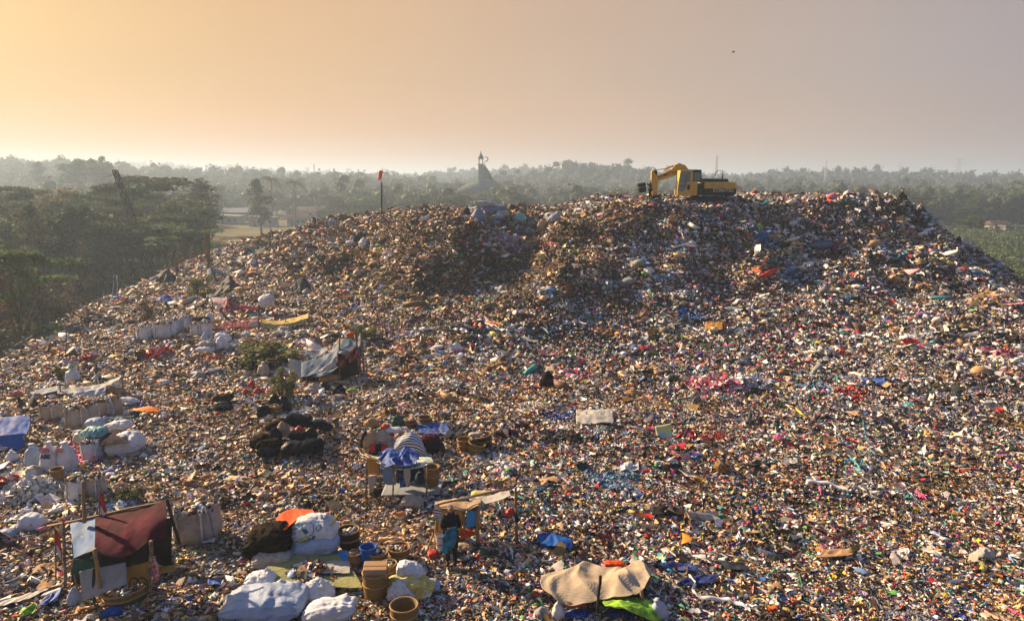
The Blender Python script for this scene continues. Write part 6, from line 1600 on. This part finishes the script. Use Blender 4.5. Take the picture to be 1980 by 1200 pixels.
# ------------------------------------------------------------------ sacks in the lower middle
S(520, 1102, 74, 34, 'lie', 'dirty', 'grey white sack lying under the big black brown net sack', yaw=.12, tilt=-.08)
S(512, 1086, 94, 72, 'lie', 'brownblack', 'big black brown net sack bulging on the grey white one', Y=Y0(520, 1102) + .25, d=84, tilt=-.15)
S(604, 1086, 94, 44, 'lie', 'pale', 'bluish sack lying under the big printed bag', tilt=-.16, d=60)
pb = S(603, 1061, 88, 66, 'lie', 'white', 'big white bag with teal line drawings on the bluish sack', Y=Y0(604, 1086) + .2, d=62, tilt=-.16)
M['printteal'] = new_mat('teal_print', (.03, .16, .20), .7); M['printgreen'] = new_mat('yellow_green_print', (.42, .45, .12), .7, noise=.4, scale=6)
def on_body(o_, px, py, Y_, off=.012):
    """nearest point of the sack's surface seen at that pixel"""
    body = [c for c in o_.children if c.name.startswith('body')][0]; d_ = Vector(ray(px, py)).normalized(); o1 = Vector(CAM) - o_.location
    ok, lo, no, _ = body.ray_cast(o1, d_)
    return (lo + no * off, no) if ok else (None, None)
def drawn(o_, pts, r_, mat, name='print'):
    P_ = [on_body(o_, a, b, 0)[0] for a, b in pts]; P_ = [p for p in P_ if p is not None]
    if len(P_) > 2:
        v, f = tube([tuple(p) for p in P_], [r_] * len(P_), 4); mesh_np(name, v, [f], M[mat], parent=o_)
bpy.context.view_layer.update()
drawn(pb, [(611, 1021), (616, 1012), (622, 1019), (615, 1027), (611, 1021), (616, 1012)], .012, 'printteal')
drawn(pb, [(580, 1014), (590, 1010), (602, 1010), (607, 1017), (606, 1030), (598, 1036)], .012, 'printteal')
drawn(pb, [(564, 1016), (568, 1014), (574, 1013), (578, 1012)], .014, 'printteal'); drawn(pb, [(562, 1024), (566, 1023), (571, 1022), (574, 1021)], .014, 'printteal')
drawn(pb, [(560, 1032), (567, 1030), (572, 1030), (570, 1040)], .014, 'printteal')
drawn(pb, [(621, 1000), (627, 996), (633, 999), (628, 1003), (621, 1000), (627, 996)], .010, 'printteal')
drawn(pb, [(582, 1017), (587, 1025), (592, 1032), (595, 1030), (588, 1020)], .03, 'printteal')
for k in range(4): drawn(pb, [(580 + 8 * k, 1056 - 5 * k), (582 + 8 * k, 1053 - 5 * k), (584 + 8 * k, 1050 - 5 * k)], .035, 'printteal')
drawn(pb, [(572, 1050), (580, 1045), (588, 1041), (595, 1037)], .045, 'printgreen'); drawn(pb, [(640, 1015), (643, 1011), (645, 1008)], .045, 'printgreen')
yo = Y0(604, 1086)
cloth('orange_cloth', [[(527, 1012, yo + .8), (545, 992, yo + 1.2), (575, 983, yo + 1.35), (603, 983, yo + 1.2)], [(526, 1018, yo + .5), (550, 1005, yo + .7), (580, 996, yo + .9), (606, 990, yo + .9)], [(540, 1022, yo + .1), (552, 1022, yo + .1), (562, 1014, yo + .3), (580, 1003, yo + .5)]], 'orange', wr=.06, nu=40, nv=26, link_tag=('bright orange cloth thrown over the back of the printed bag', 'cloth'))
rows = []
for py_, (xa, xb) in ((1072, (568, 640)), (1100, (522, 668)), (1125, (524, 690)), (1150, (540, 702))):
    rows.append([(hit(xa + (xb - xa) * u, py_).x, hit(xa + (xb - xa) * u, py_).y, hit(xa + (xb - xa) * u, py_).z + .17, 1) for u in (0, .33, .66, 1)])
cloth('olive_mat', rows, 'mat', wr=.035, nu=60, nv=50, wrs=.6, link_tag=('olive yellow mat spread on the ground with litter sorted on it', 'mat'))
heap(600, 1142, 110, 60, 'confetti', 'loose colourful litter sorted on the olive mat', n=420, size=.10, name='sorted_litter')
flat(650, 1113, 56, 26, 'sheet', 'milky plastic sheet on the olive mat', 'milky_sheet', 'sheet', lift=.22, wr=.04)
bs = S(497, 1146, 58, 36, 'lie', 'white', 'boot shaped white sack lying left of the olive mat', tilt=-.1); 
S(517, 1128, 24, 34, 'slump', 'white', 'small upright white bag at the heel of the boot shaped sack', Y=Y0(497, 1146) + .25)
S(498, 1214, 166, 58, 'lie', 'pale', 'very large bluish white sack at the bottom edge below the boot shaped one', tilt=-.08, d=110, Y=14.2)
S(541, 1152, 36, 32, 'slump', 'white', 'twisted white neck on the very large bluish sack', Y=14.7)
S(610, 1170, 70, 42, 'slump', 'white', 'crumpled white plastic bag right of the very large bluish sack', wr=.5)
S(632, 1216, 112, 48, 'lie', 'white', 'grimy white sack lying on the bottom edge right of the crumpled bag', tilt=-.25, Y=13.8)
basket(671, 1066, 42, 46, 'dark red brown tall basket right of the printed bag', 'weavedark', taper=.9, fill='confetti')
basket(685, 1102, 26, 36, 'slim tan basket between two blue things', 'weave', taper=.9, fill='warm')
e = basket(711, 1102, 32, 48, 'blue plastic barrel standing right of the slim tan basket', 'blue', taper=.95, name='blue_barrel')
for c in e.children:
    if c.name.startswith(('rim', 'hoop')): c.data.materials.clear(); c.data.materials.append(M['blue'])
e['category'] = 'barrel'
flat(663, 1086, 20, 20, 'skyblue', 'sky blue cloth left of the slim tan basket', 'blue_cloth', 'cloth', wr=.08)
basket(729, 1103, 38, 40, 'tan basket with a blue white scrap in it right of the barrel', 'weave', fill='mixed')
basket(770, 1094, 42, 38, 'wide tan basket behind the carton topped basket', 'weave', fill='warm')
basket(751, 1122, 30, 36, 'small basket half hidden behind the carton topped basket', 'weave', fill='warm')
bb = basket(724, 1162, 50, 62, 'round basket with a cardboard carton lid in the lower middle', 'weave', taper=.92)
cl_ = hit(724, 1162); sb = mpp(cl_)
e = empty('carton', (cl_.x, cl_.y + .25, cl_.z + 50 * sb)); box_part('box', (0, 0, .06), (46 * sb, .42, .20), 'card', e, rot=rotm(.1, .03)); box_part('tape', (0, -.02, .165), (46 * sb, .06, .006), 'bamboo', e, rot=rotm(.1, .03), bevel=0)
tag(e, 'brown cardboard carton lying on the round basket in the lower middle', 'carton')
S(790, 1167, 98, 50, 'lie', 'yellow', 'yellow and white crumpled sack under the tilted white one', d=60, wr=.4)
S(772, 1160, 50, 36, 'slump', 'white', 'white crumpled part sack left of the yellow one', Y=Y0(790, 1167) - .1, wr=.5)
S(829, 1150, 40, 26, 'lie', 'pale', 'blue white sack end sticking out right of the yellow sack')
S(791, 1128, 56, 38, 'lie', 'white', 'tilted white woven sack on top of the yellow one', Y=Y0(790, 1167) + .35, tilt=.35, d=38)
basket(779, 1216, 54, 50, 'open tan basket cut by the bottom edge below the yellow sack', 'weave', taper=.85, Y=13.9)
# ------------------------------------------------------------------ stall with poles in the middle
t, y = shelter2('pole_stall', 775, 965, 'rough stall with a green white mat roof on thin poles')
for nm_, a, r_ in (('post', (708, 893, -.2, 708, 962, -.2), .035), ('post', (762, 905, -.3, 757, 986, -.6), .025), ('post', (826, 903, -.2, 824, 972, -.3), .03), ('post', (846, 896, .8, 846, 935, .8), .03), ('rail', (706, 876, .6, 762, 907, -.3), .03), ('rail', (762, 905, -.3, 846, 893, .7), .025)):
    pole(nm_, at(a[0], a[1], y + a[2]), at(a[3], a[4], y + a[5]), r_, r_, 'wood', t)
cloth('mat_roof', [[(704, 876, y + .8), (730, 882, y + .9), (790, 884, y + 1.0), (835, 884, y + 1.0)], [(712, 884, y + .4), (740, 891, y + .4), (790, 890, y + .6), (838, 892, y + .6)], [(736, 896, y - .1), (762, 906, y - .3), (795, 905, y - .1), (824, 899, y + .1)]], 'mint', t, wr=.05, nu=50, nv=26)
cloth('hanging_cloth', [[(736, 894, y - .1), (752, 900, y - .15), (762, 903, y - .2)], [(740, 920, y - .1), (752, 920, y - .2), (765, 922, y - .15)], [(742, 934, y - .1), (752, 936, y - .1), (766, 936, y - .1)]], 'whiteblue', t, wr=.05, nu=20, nv=26)
cloth('hanging_cloth', [[(780, 904, y - .02), (793, 903, y)], [(781, 922, y), (794, 922, y)], [(786, 940, y), (790, 938, y)]], 'sheet', t, wr=.05, nu=10, nv=22)
cloth('dark_backdrop', [[(766, 905, y + .9), (838, 898, y + 1.1)], [(766, 945, y + .7), (838, 938, y + .9)]], 'cnavy', t, wr=.06, nu=24, nv=14)
cloth('yellow_board', [[(709, 884, y + .1), (735, 890, y + .2)], [(710, 917, y + .1), (734, 917, y + .2)]], 'ochre', wr=.01, nu=8, nv=8, thick=.03, link_tag=('ochre board at the left post of the pole stall', 'board'))
cloth('white_cloth', [[(711, 920, y - .1), (727, 918, y)], [(712, 938, y - .1), (724, 938, y)], [(713, 956, y - .15), (716, 950, y)]], 'sheet', wr=.05, nu=10, nv=20, link_tag=('white cloth hanging below the ochre board of the pole stall', 'cloth'))
cloth('blue_board', [[(772, 914, y + .3), (793, 914, y + .4)], [(773, 942, y + .2), (792, 940, y + .3)]], 'royal', wr=.02, nu=8, nv=8, thick=.03, link_tag=('blue board standing inside the pole stall', 'board'))
basket(834, 942, 30, 44, 'tall tan basket hanging at the right post of the pole stall', 'weave', Y=y - .1, taper=.85)
S(726, 962, 32, 18, 'lie', 'black', 'black bag on the ground under the left of the pole stall')
S(812, 935, 22, 26, 'ball', 'cnavy', 'dark blue bundle inside the pole stall', Y=y + .5)
flat(798, 955, 112, 26, 'paint', 'white rigid sheet lying in front of the pole stall', 'rigid_white_sheet', 'panel', skew=-.3, wr=.012, lift=.18, thick=.03)
S(797, 987, 46, 28, 'lie', 'dirty', 'grey beige bale in front of the white rigid sheet', tilt=0)
yh = Y0(775, 892)
M['stripe'] = new_mat('striped_cloth', (.62, .66, .72), .8)
_t = M['stripe'].node_tree; _w = _t.nodes.new('ShaderNodeTexWave'); _w.inputs['Scale'].default_value = 2.4; _w.inputs['Distortion'].default_value = .6; _w.bands_direction = 'Y'
_c = [k for k in _t.nodes if k.type == 'TEX_COORD'][0]; _t.links.new(_c.outputs['UV'], _w.inputs[0]); _r = _t.nodes.new('ShaderNodeValToRGB'); _r.color_ramp.interpolation = 'CONSTANT'
_r.color_ramp.elements[0].color = (.015, .03, .10, 1); _r.color_ramp.elements[1].position = .42; _r.color_ramp.elements[1].color = (.60, .64, .70, 1); _t.links.new(_w.outputs[0], _r.inputs[0]); _t.links.new(_r.outputs[0], _t.nodes['Principled BSDF'].inputs['Base Color'])
cloth('striped_cloth', [[(768, 848, yh + .50), (790, 836, yh + .55), (805, 838, yh + .55), (815, 848, yh + .45)], [(762, 864, yh + .22), (782, 852, yh + .20), (806, 854, yh + .20), (822, 866, yh + .22)], [(762, 876, yh + .0), (782, 870, yh + .2), (806, 874, yh + .2), (828, 886, yh + .2)]], 'stripe', wr=.04, nu=40, nv=34, link_tag=('dark blue and white striped cloth draped over the heap behind the pole stall', 'cloth'))
cloth('blue_cloth', [[(738, 872, y + .45), (752, 864, y + .7), (770, 868, y + .7), (786, 860, y + .9), (804, 870, y + .8)], [(730, 888, y + .2), (752, 880, y + .2), (770, 886, y + .1), (788, 878, y + .4), (812, 886, y + .4)], [(742, 898, y - .2), (752, 902, y - .3), (764, 896, y - .3), (784, 902, y - .2), (800, 893, y - .1)]], 'royal', wr=.13, nu=44, nv=30, wrs=.35, link_tag=('crumpled blue cloth below the striped one on the pole stall', 'cloth'))
for a in [(716, 862, 34, 34, 'slump', 'tan', 'tan jute sack at the left of the heap behind the pole stall', 1.0), (740, 858, 38, 28, 'slump', 'dirty', 'beige crumpled sack in the middle of the heap behind the pole stall', 1.1), (721, 874, 18, 20, 'ball', 'red', 'left one of two small red bags before the heap behind the stall', .5), (743, 876, 22, 22, 'ball', 'red', 'right one of two small red bags before the heap behind the stall', .4),
          (732, 874, 16, 20, 'ball', 'black', 'black bag between the two small red bags behind the stall', .4), (757, 868, 28, 18, 'lie', 'grey', 'dark grey sack right of the small red bags behind the stall', .7), (743, 830, 17, 11, 'ball', 'orange', 'small orange bag on top of the heap behind the pole stall', 1.9), (757, 838, 40, 13, 'lie', 'white', 'bluish white bag on top of the heap behind the pole stall', 1.7), (753, 846, 17, 13, 'ball', 'red', 'small red bag high in the heap behind the pole stall', 1.5),
          (706, 864, 22, 34, 'slump', 'black', 'black sack at the left end of the heap behind the pole stall', 1.1), (830, 862, 38, 24, 'lie', 'maroon', 'maroon sack right of the striped cloth', 1.0), (838, 876, 40, 24, 'lie', 'black', 'black sack under the maroon one right of the striped cloth', .6), (716, 824, 28, 16, 'slump', 'bamboo', 'tan basket like bundle at the upper left of the heap behind the stall', 2.3)]:
    S(a[0], a[1], a[2], a[3], a[4], a[5], a[6], Y=yh + .30 + a[7] * .30)
flat(838, 834, 62, 24, 'royal', 'deep blue tarpaulin lying behind the maroon sack', 'blue_tarpaulin', 'tarpaulin', wr=.10, skew=.4)
basket(793, 829, 22, 22, 'left yellow brown basket behind the striped cloth', 'weave', fill='warm'); basket(821, 826, 28, 22, 'right yellow brown basket behind the striped cloth', 'weave', taper=.9)
S(768, 826, 28, 24, 'slump', 'darkgreen', 'dark green bag left of the yellow brown baskets')
# basket heap to the right
basket(898, 876, 30, 30, 'orange basket of the small basket heap right of the stall', 'weaveorange'); basket(917, 881, 34, 28, 'front tan basket of the small basket heap right of the stall', 'weave', tilt=.25); basket(938, 868, 34, 32, 'rear round basket of the small basket heap right of the stall', 'weavedark', tilt=-.2, fill='brown')
S(920, 850, 30, 16, 'lie', 'dirty', 'pale bag on top of the small basket heap right of the stall', Y=Y0(920, 872) + .3)
flat(880, 848, 44, 22, 'tarpdark', 'black sheet leaning on the small basket heap', 'black_sheet', 'sheet', wr=.08, skew=-1.2, lift=.25)
# ------------------------------------------------------------------ small hut behind the person
t, y = shelter2('board_hut', 885, 1070, 'small hut of ochre boards with a blue sheet behind the person with folded arms')
y = wp.y + 1.0
for nm_, a, r_ in (('post', (846, 975, .0, 840, 1085, -.2), .045), ('post', (926, 972, .1, 921, 1080, 0), .05), ('post', (897, 984, .2, 897, 1060, .1), .03), ('roof_pole', (840, 976, .0, 990, 942, .6), .03), ('brace', (838, 1030, -.2, 818, 1085, -.5), .025)):
    pole(nm_, at(a[0], a[1], y + a[2]), at(a[3], a[4], y + a[5]), r_, r_, 'bamboo', t)
cloth('ochre_board', [[(850, 985, y + .3), (896, 984, y + .3)], [(845, 1037, y + .25), (893, 1034, y + .25)]], new_mat('ochre_panel', (.62, .36, .06), .6, noise=.3, scale=3, color2=(.48, .30, .10)), t, wr=.01, nu=12, nv=12, thick=.03)
cloth('blue_sheet', [[(903, 987, y + .12), (924, 986, y + .12)], [(902, 1003, y + .1), (923, 1002, y + .1)], [(900, 1020, y + .1), (920, 1016, y + .12)]], 'skyblue', t, wr=.02, nu=14, nv=18)
cloth('roof_sheet', [[(842, 968, y + .8), (870, 962, y + .9), (905, 962, y + 1.0), (930, 960, y + 1.0)], [(840, 982, y - .1), (872, 983, y - .2), (905, 984, y - .1), (930, 975, y)]], 'tan', t, wr=.06, nu=34, nv=16)
cloth('grey_roof_sheet', [[(908, 962, y + 1.0), (945, 957, y + 1.3), (985, 948, y + 1.6)], [(906, 972, y + .3), (945, 970, y + .6), (988, 957, y + .9)]], 'sheet', t, wr=.06, nu=34, nv=12)
cloth('side_cloth', [[(840, 976, y - .05), (854, 980, y - .05)], [(839, 995, y - .08), (854, 996, y - .08)], [(843, 1010, y - .08), (852, 1008, y - .08)]], 'stripe', t, wr=.03, nu=10, nv=16)
cloth('orange_sheet', [[(894, 1018, y + .3), (906, 1022, y + .2), (920, 1026, y + .2)], [(890, 1042, y), (904, 1038, y), (922, 1030, y)]], 'orange', t, wr=.05, nu=18, nv=12)
S(882, 975, 18, 10, 'lie', 'yellow', 'pale yellow bag lying on the roof of the board hut', Y=y + .5); S(897, 972, 20, 12, 'lie', 'greytarp', 'grey bag lying on the roof of the board hut', Y=y + .6)
S(930, 962, 40, 12, 'lie', 'yellow', 'flat yellow green bag behind the grey roof sheet of the board hut', Y=y + 1.9)
basket(852, 1070, 20, 38, 'white bucket like sack standing open left of the person', 'white', taper=.85, name='white_bucket')
S(897, 1072, 34, 22, 'lie', 'tan', 'tan grey bag lying behind the person with folded arms', Y=y + .1)
S(836, 1083, 22, 18, 'lie', 'red', 'red cloth scrap left of the open white bucket'); S(926, 1085, 16, 14, 'ball', 'red', 'red bag at the foot of the right post of the board hut')
S(934, 1078, 22, 16, 'lie', 'darkgreen', 'dark green bag right of the board hut post')
y = Y0(1000, 1052); lone('bamboo_pole', at(1000, 1054, y), at(997, 942, y), .045, 'wood', 'tall upright pole with a red bag right of the board hut')
S(986, 998, 18, 17, 'ball', 'red', 'round red bag hanging at the tall upright pole', Y=y - .05); S(999, 1008, 8, 18, 'slump', 'black', 'small dark rag tied to the tall upright pole', Y=y - .1)
# ------------------------------------------------------------------ beige canvas shelter at the bottom
t, y = shelter2('canvas_shelter', 1155, 1190, 'beige striped canvas thrown over a low shelter at the bottom edge')
cloth('canvas', [[(1075, 1104, y + 1.3), (1105, 1096, y + 1.6), (1140, 1086, y + 1.8), (1170, 1092, y + 1.6), (1205, 1100, y + 1.7), (1236, 1090, y + 1.6), (1260, 1106, y + 1.3)],
                 [(1048, 1112, y + .8), (1085, 1110, y + .9), (1122, 1106, y + 1.0), (1158, 1112, y + .9), (1200, 1104, y + 1.1), (1235, 1106, y + 1.0), (1256, 1118, y + .8)],
                 [(1050, 1130, y + .3), (1088, 1134, y + .3), (1115, 1130, y + .4), (1155, 1118, y + .5), (1195, 1116, y + .5), (1226, 1124, y + .5), (1250, 1126, y + .5)],
                 [(1080, 1158, y - .1), (1105, 1162, y - .1), (1130, 1166, y - .1), (1160, 1160, y), (1185, 1150, y), (1218, 1152, y), (1242, 1142, y + .2)]], 'beige', t, wr=.20, nu=130, nv=80, wrs=1.0)
cloth('inner_shade', [[(1085, 1160, y + .8), (1160, 1150, y + .9), (1250, 1130, y + 1.0)], [(1090, 1205, y + .7), (1160, 1205, y + .7), (1250, 1200, y + .8)]], 'black', t, wr=.05, nu=24, nv=12)  # black sheet put in as the darkness under the canvas
pole('post', at(1161, 1112, y - .2), at(1155, 1184, y - .3), .035, .03, 'darkwood', t)
for a in ((1088, 1160, 1090, 1205), (1240, 1140, 1245, 1200)): pole('post', at(a[0], a[1], y + .1), at(a[2], a[3], y), .04, .04, 'wood', t)
cloth('green_netting', [[(1160, 1158, y + .1), (1190, 1150, y + .2), (1230, 1158, y + .1), (1262, 1164, y + .1)], [(1172, 1170, y - .3), (1205, 1172, y - .4), (1240, 1178, y - .3), (1278, 1180, y - .2)], [(1185, 1172, y - .4), (1215, 1182, y - .6), (1250, 1194, y - .5), (1278, 1205, y - .4)]], 'green', wr=.10, nu=50, nv=30, link_tag=('bright green netting crumpled at the mouth of the canvas shelter', 'netting'))
S(1285, 1206, 30, 52, 'stand', 'pale', 'blue striped white sack standing right of the green netting', Y=y - .2, tilt=-.3)
S(1190, 1098, 42, 12, 'lie', 'orange', 'orange cloth roll lying behind the canvas', Y=y + 1.8, cat='cloth', name='cloth_roll')
S(1080, 1200, 28, 40, 'slump', 'white', 'white sack at the lower left of the canvas shelter'); S(1120, 1202, 50, 22, 'lie', 'royal', 'blue bag in the shade under the canvas', Y=y - .1); S(1048, 1200, 34, 24, 'slump', 'grey', 'grey bag left of the canvas shelter at the bottom edge')
S(1200, 1204, 40, 26, 'lie', 'navy', 'dark blue bag under the green netting', Y=y - .2); S(1108, 1175, 44, 14, 'lie', 'crust', 'rust brown rag at the lip of the canvas', Y=y - .05)
# ------------------------------------------------------------------ larger pieces lying on the flat
flat(1072, 1056, 62, 26, 'blue', 'bright blue tarpaulin piece lying right of the board hut', 'blue_tarpaulin', 'tarpaulin', wr=.14, skew=.4, dome=.12)
flat(1150, 811, 72, 28, 'sheet', 'milky mesh sheet lying flat in the middle distance', 'mesh_sheet', 'sheet', wr=.08, dome=.12)
y = Y0(1283, 852); cloth('poster', [[(1266, 824, y + .3), (1298, 818, y + .3)], [(1272, 852, y), (1300, 845, y)]], new_mat('yellow_blue_poster', (.58, .58, .22), .6, noise=.2, scale=2.5, color2=(.20, .42, .50), detail=2), wr=.02, nu=10, nv=10, link_tag=('faded yellow poster leaning up in the middle distance', 'poster'))
flat(1618, 1080, 66, 16, 'card', 'tan flat sheet beside the twiggy bush at the right', 'tan_sheet', 'sheet', skew=-.4, lift=.16)
flat(1420, 1106, 44, 15, 'tarpdark', 'black oval rubber sheet lying right of the blue rope', 'black_sheet', 'sheet', wr=.03, skew=.5, lift=.16)
flat(1292, 996, 62, 12, 'darkwood', 'dark ragged sheet lying in the middle of the flat', 'dark_sheet', 'sheet', wr=.06, lift=.14)
flat(1312, 1106, 70, 16, 'navy', 'long navy cloth lying right of the canvas shelter', 'navy_cloth', 'cloth', wr=.12, skew=1.2)
flat(1350, 1132, 70, 14, 'navy', 'second navy cloth trailing below the long one', 'navy_cloth', 'cloth', wr=.10, skew=-.9)
flat(1332, 888, 44, 10, 'royal', 'thin dark blue sheet in the middle distance', 'blue_sheet', 'sheet', wr=.06); flat(1217, 908, 36, 14, 'white', 'torn white bag beside a red scrap in the middle distance', 'white_bag', 'bag', wr=.12)
flat(1300, 914, 38, 14, 'black', 'black rag right of the torn white bag', 'black_rag', 'rag', wr=.12)
S(1248, 917, 18, 9, 'lie', 'red', 'red scrap bag between the torn white bag and the black rag'); S(1438, 708, 26, 14, 'lie', 'greytarp', 'blue grey bag at the foot of the mound'); S(1912, 1082, 34, 22, 'slump', 'sheet', 'white crumpled bag near the lower right edge', wr=.5)
flat(1688, 742, 46, 14, 'royal', 'blue crumpled cloth at the right foot of the mound', 'blue_cloth', 'cloth', wr=.12); flat(1585, 478, 44, 12, 'tarp', 'pale blue sheet high on the mound face', 'blue_sheet', 'sheet', wr=.12, lift=.25)
flat(1380, 640, 34, 16, 'ochre', 'ochre cardboard on the mound face', 'ochre_cardboard', 'cardboard', lift=.3); flat(1262, 810, 26, 10, 'navy', 'navy scrap left of the yellow poster', 'navy_scrap', 'cloth', wr=.1)
basket(1393, 918, 34, 26, 'brown basket lying at the start of the dark rags in the middle distance', 'weave', tilt=.7, fill='brown')
S(1060, 752, 34, 36, 'slump', 'brownblack', 'brown ragged bundle at the left foot of the mound'); S(1225, 768, 34, 16, 'slump', 'bamboo', 'yellow brown bundle right of the brown ragged one at the mound foot'); S(970, 712, 30, 14, 'lie', 'bamboo', 'tan roll lying left of the brown ragged bundle')
S(1470, 448, 16, 16, 'ball', 'green', 'bright green bag on the face of the mound below the excavator'); S(882, 682, 26, 20, 'slump', 'white', 'white crumpled bag in the middle of the slope')
S(905, 702, 26, 12, 'lie', 'tarpdark', 'dark bag below the white crumpled one in the middle of the slope')
heap(1385, 765, 120, 40, '', 'pink and red plastic scraps spread at the foot of the mound', n=420, size=.17, colors=[(.75,.30,.42),(.78,.45,.50),(.62,.06,.10),(.70,.15,.28),(.78,.70,.70)], name='pink_plastic_spread')
heap(1450, 752, 90, 26, '', 'white and lavender plastic right of the pink scraps', n=260, size=.17, colors=[(.78,.80,.84),(.60,.60,.75),(.72,.75,.80)], name='white_plastic_spread')
heap(985, 480, 90, 26, '', 'violet and pink scraps below the ridge sacks', n=300, size=.20, colors=[(.60,.30,.50),(.72,.50,.62),(.50,.45,.62),(.75,.70,.72)], name='violet_plastic_spread')
heap(755, 805, 20, 10, '', 'pile of yellow scraps behind the heap of the pole stall', n=40, size=.2, colors=[(.6,.4,.08),(.5,.3,.06)], name='yellow_scraps')

def ribbon(pts, r_, mat, label, name='ribbon', up=.16):
    P_ = [hit(a, b) for a, b in pts]; Q = catmull(np.array([[tuple(p)] for p in P_]), len(P_) * 6)[:, 0]; Q[:, 2] = Tg(Q[:, 0], Q[:, 1]) + up + .02 * np.sin(np.arange(len(Q)) * .9)
    org = Q[0].copy(); rows_ = [[tuple(q - [0, r_, 0]) + (1,) , tuple(q + [0, r_, .05]) + (1,)] for q in Q]
    cloth(name, rows_, mat, wr=.01, nu=3, nv=len(Q) * 2, thick=.006, link_tag=(label, 'ribbon'))
ribbon([(1668, 822), (1671, 838), (1674, 852), (1678, 868), (1690, 888)], .07, 'cyan', 'cyan ribbon running down the slope at the right')
ribbon([(1640, 892), (1652, 902), (1660, 914), (1668, 900), (1676, 912)], .035, 'cyan', 'cyan ribbon looped on the right flat, upper of the two loops')
ribbon([(1632, 906), (1645, 898), (1655, 908), (1664, 920), (1650, 916)], .03, 'cyan', 'cyan ribbon looped on the right flat, lower of the two loops')
ribbon([(1332, 1128), (1345, 1142), (1338, 1158), (1360, 1170), (1400, 1172), (1425, 1182), (1450, 1192)], .038, 'rope', 'white ribbon winding across the flat right of the canvas shelter')
ribbon([(1560, 940), (1600, 944), (1640, 958)], .06, 'rope', 'pale streamer lying on the right flat', up=.14)
ribbon([(1742, 944), (1765, 972), (1785, 1000)], .07, 'pale', 'second pale streamer farther right on the flat', up=.14)
# a bird in the sky
bp_ = at(1418, 101, 60); e = empty('bird', bp_)
V, Fs = loft(.30, .07, .07, smoothed([0, .3, .7, 1], [.15, 1, .8, .1]), smoothed([0, .3, .7, 1], [.15, 1, .8, .1]), 10, 8, 2, 0, 2); V = np.stack([V[:, 2] - .15, V[:, 0], V[:, 1]], -1); mesh_np('body', V, Fs, M['mach'], smooth=True, parent=e)
for s in (1, -1): mesh_np('wing', np.array([(.05, 0, 0), (-.05, 0, 0), (-.08, s * .18, .06), (-.02, s * .30, .03), (.05, s * .16, .07), (.05, 0, .012), (-.05, 0, .012), (-.08, s * .18, .07)]), [np.array([(0, 1, 2, 4)]), np.array([(4, 2, 3)])], M['mach'], parent=e)
tag(e, 'tiny dark bird high in the sky right of centre', 'bird')
HAZE = 0.0008
# ------------------------------------------------------------------ the smoky air
def box_mesh(name, x0, x1, y0, y1, z0, z1, mat):
    v = np.array([(x, y, z) for z in (z0, z1) for y in (y0, y1) for x in (x0, x1)], float)
    f = np.array([(0,2,3,1),(4,5,7,6),(0,1,5,4),(1,3,7,5),(3,2,6,7),(2,0,4,6)])
    return mesh_np(name, v, [f], mat)
hm = bpy.data.materials.new('smoky_air'); hm.use_nodes = True
t = hm.node_tree; t.nodes.clear()
mo = t.nodes.new('ShaderNodeOutputMaterial'); pv = t.nodes.new('ShaderNodeVolumePrincipled')
pv.inputs['Color'].default_value = (.56, .75, 1.0, 1)
pv.inputs['Density'].default_value = HAZE
pv.inputs['Anisotropy'].default_value = .30
t.links.new(pv.outputs[0], mo.inputs['Volume'])
o = box_mesh('haze', -4900, 4900, -400, 5400, -9, 56, hm)
tag(o, kind='stuff')
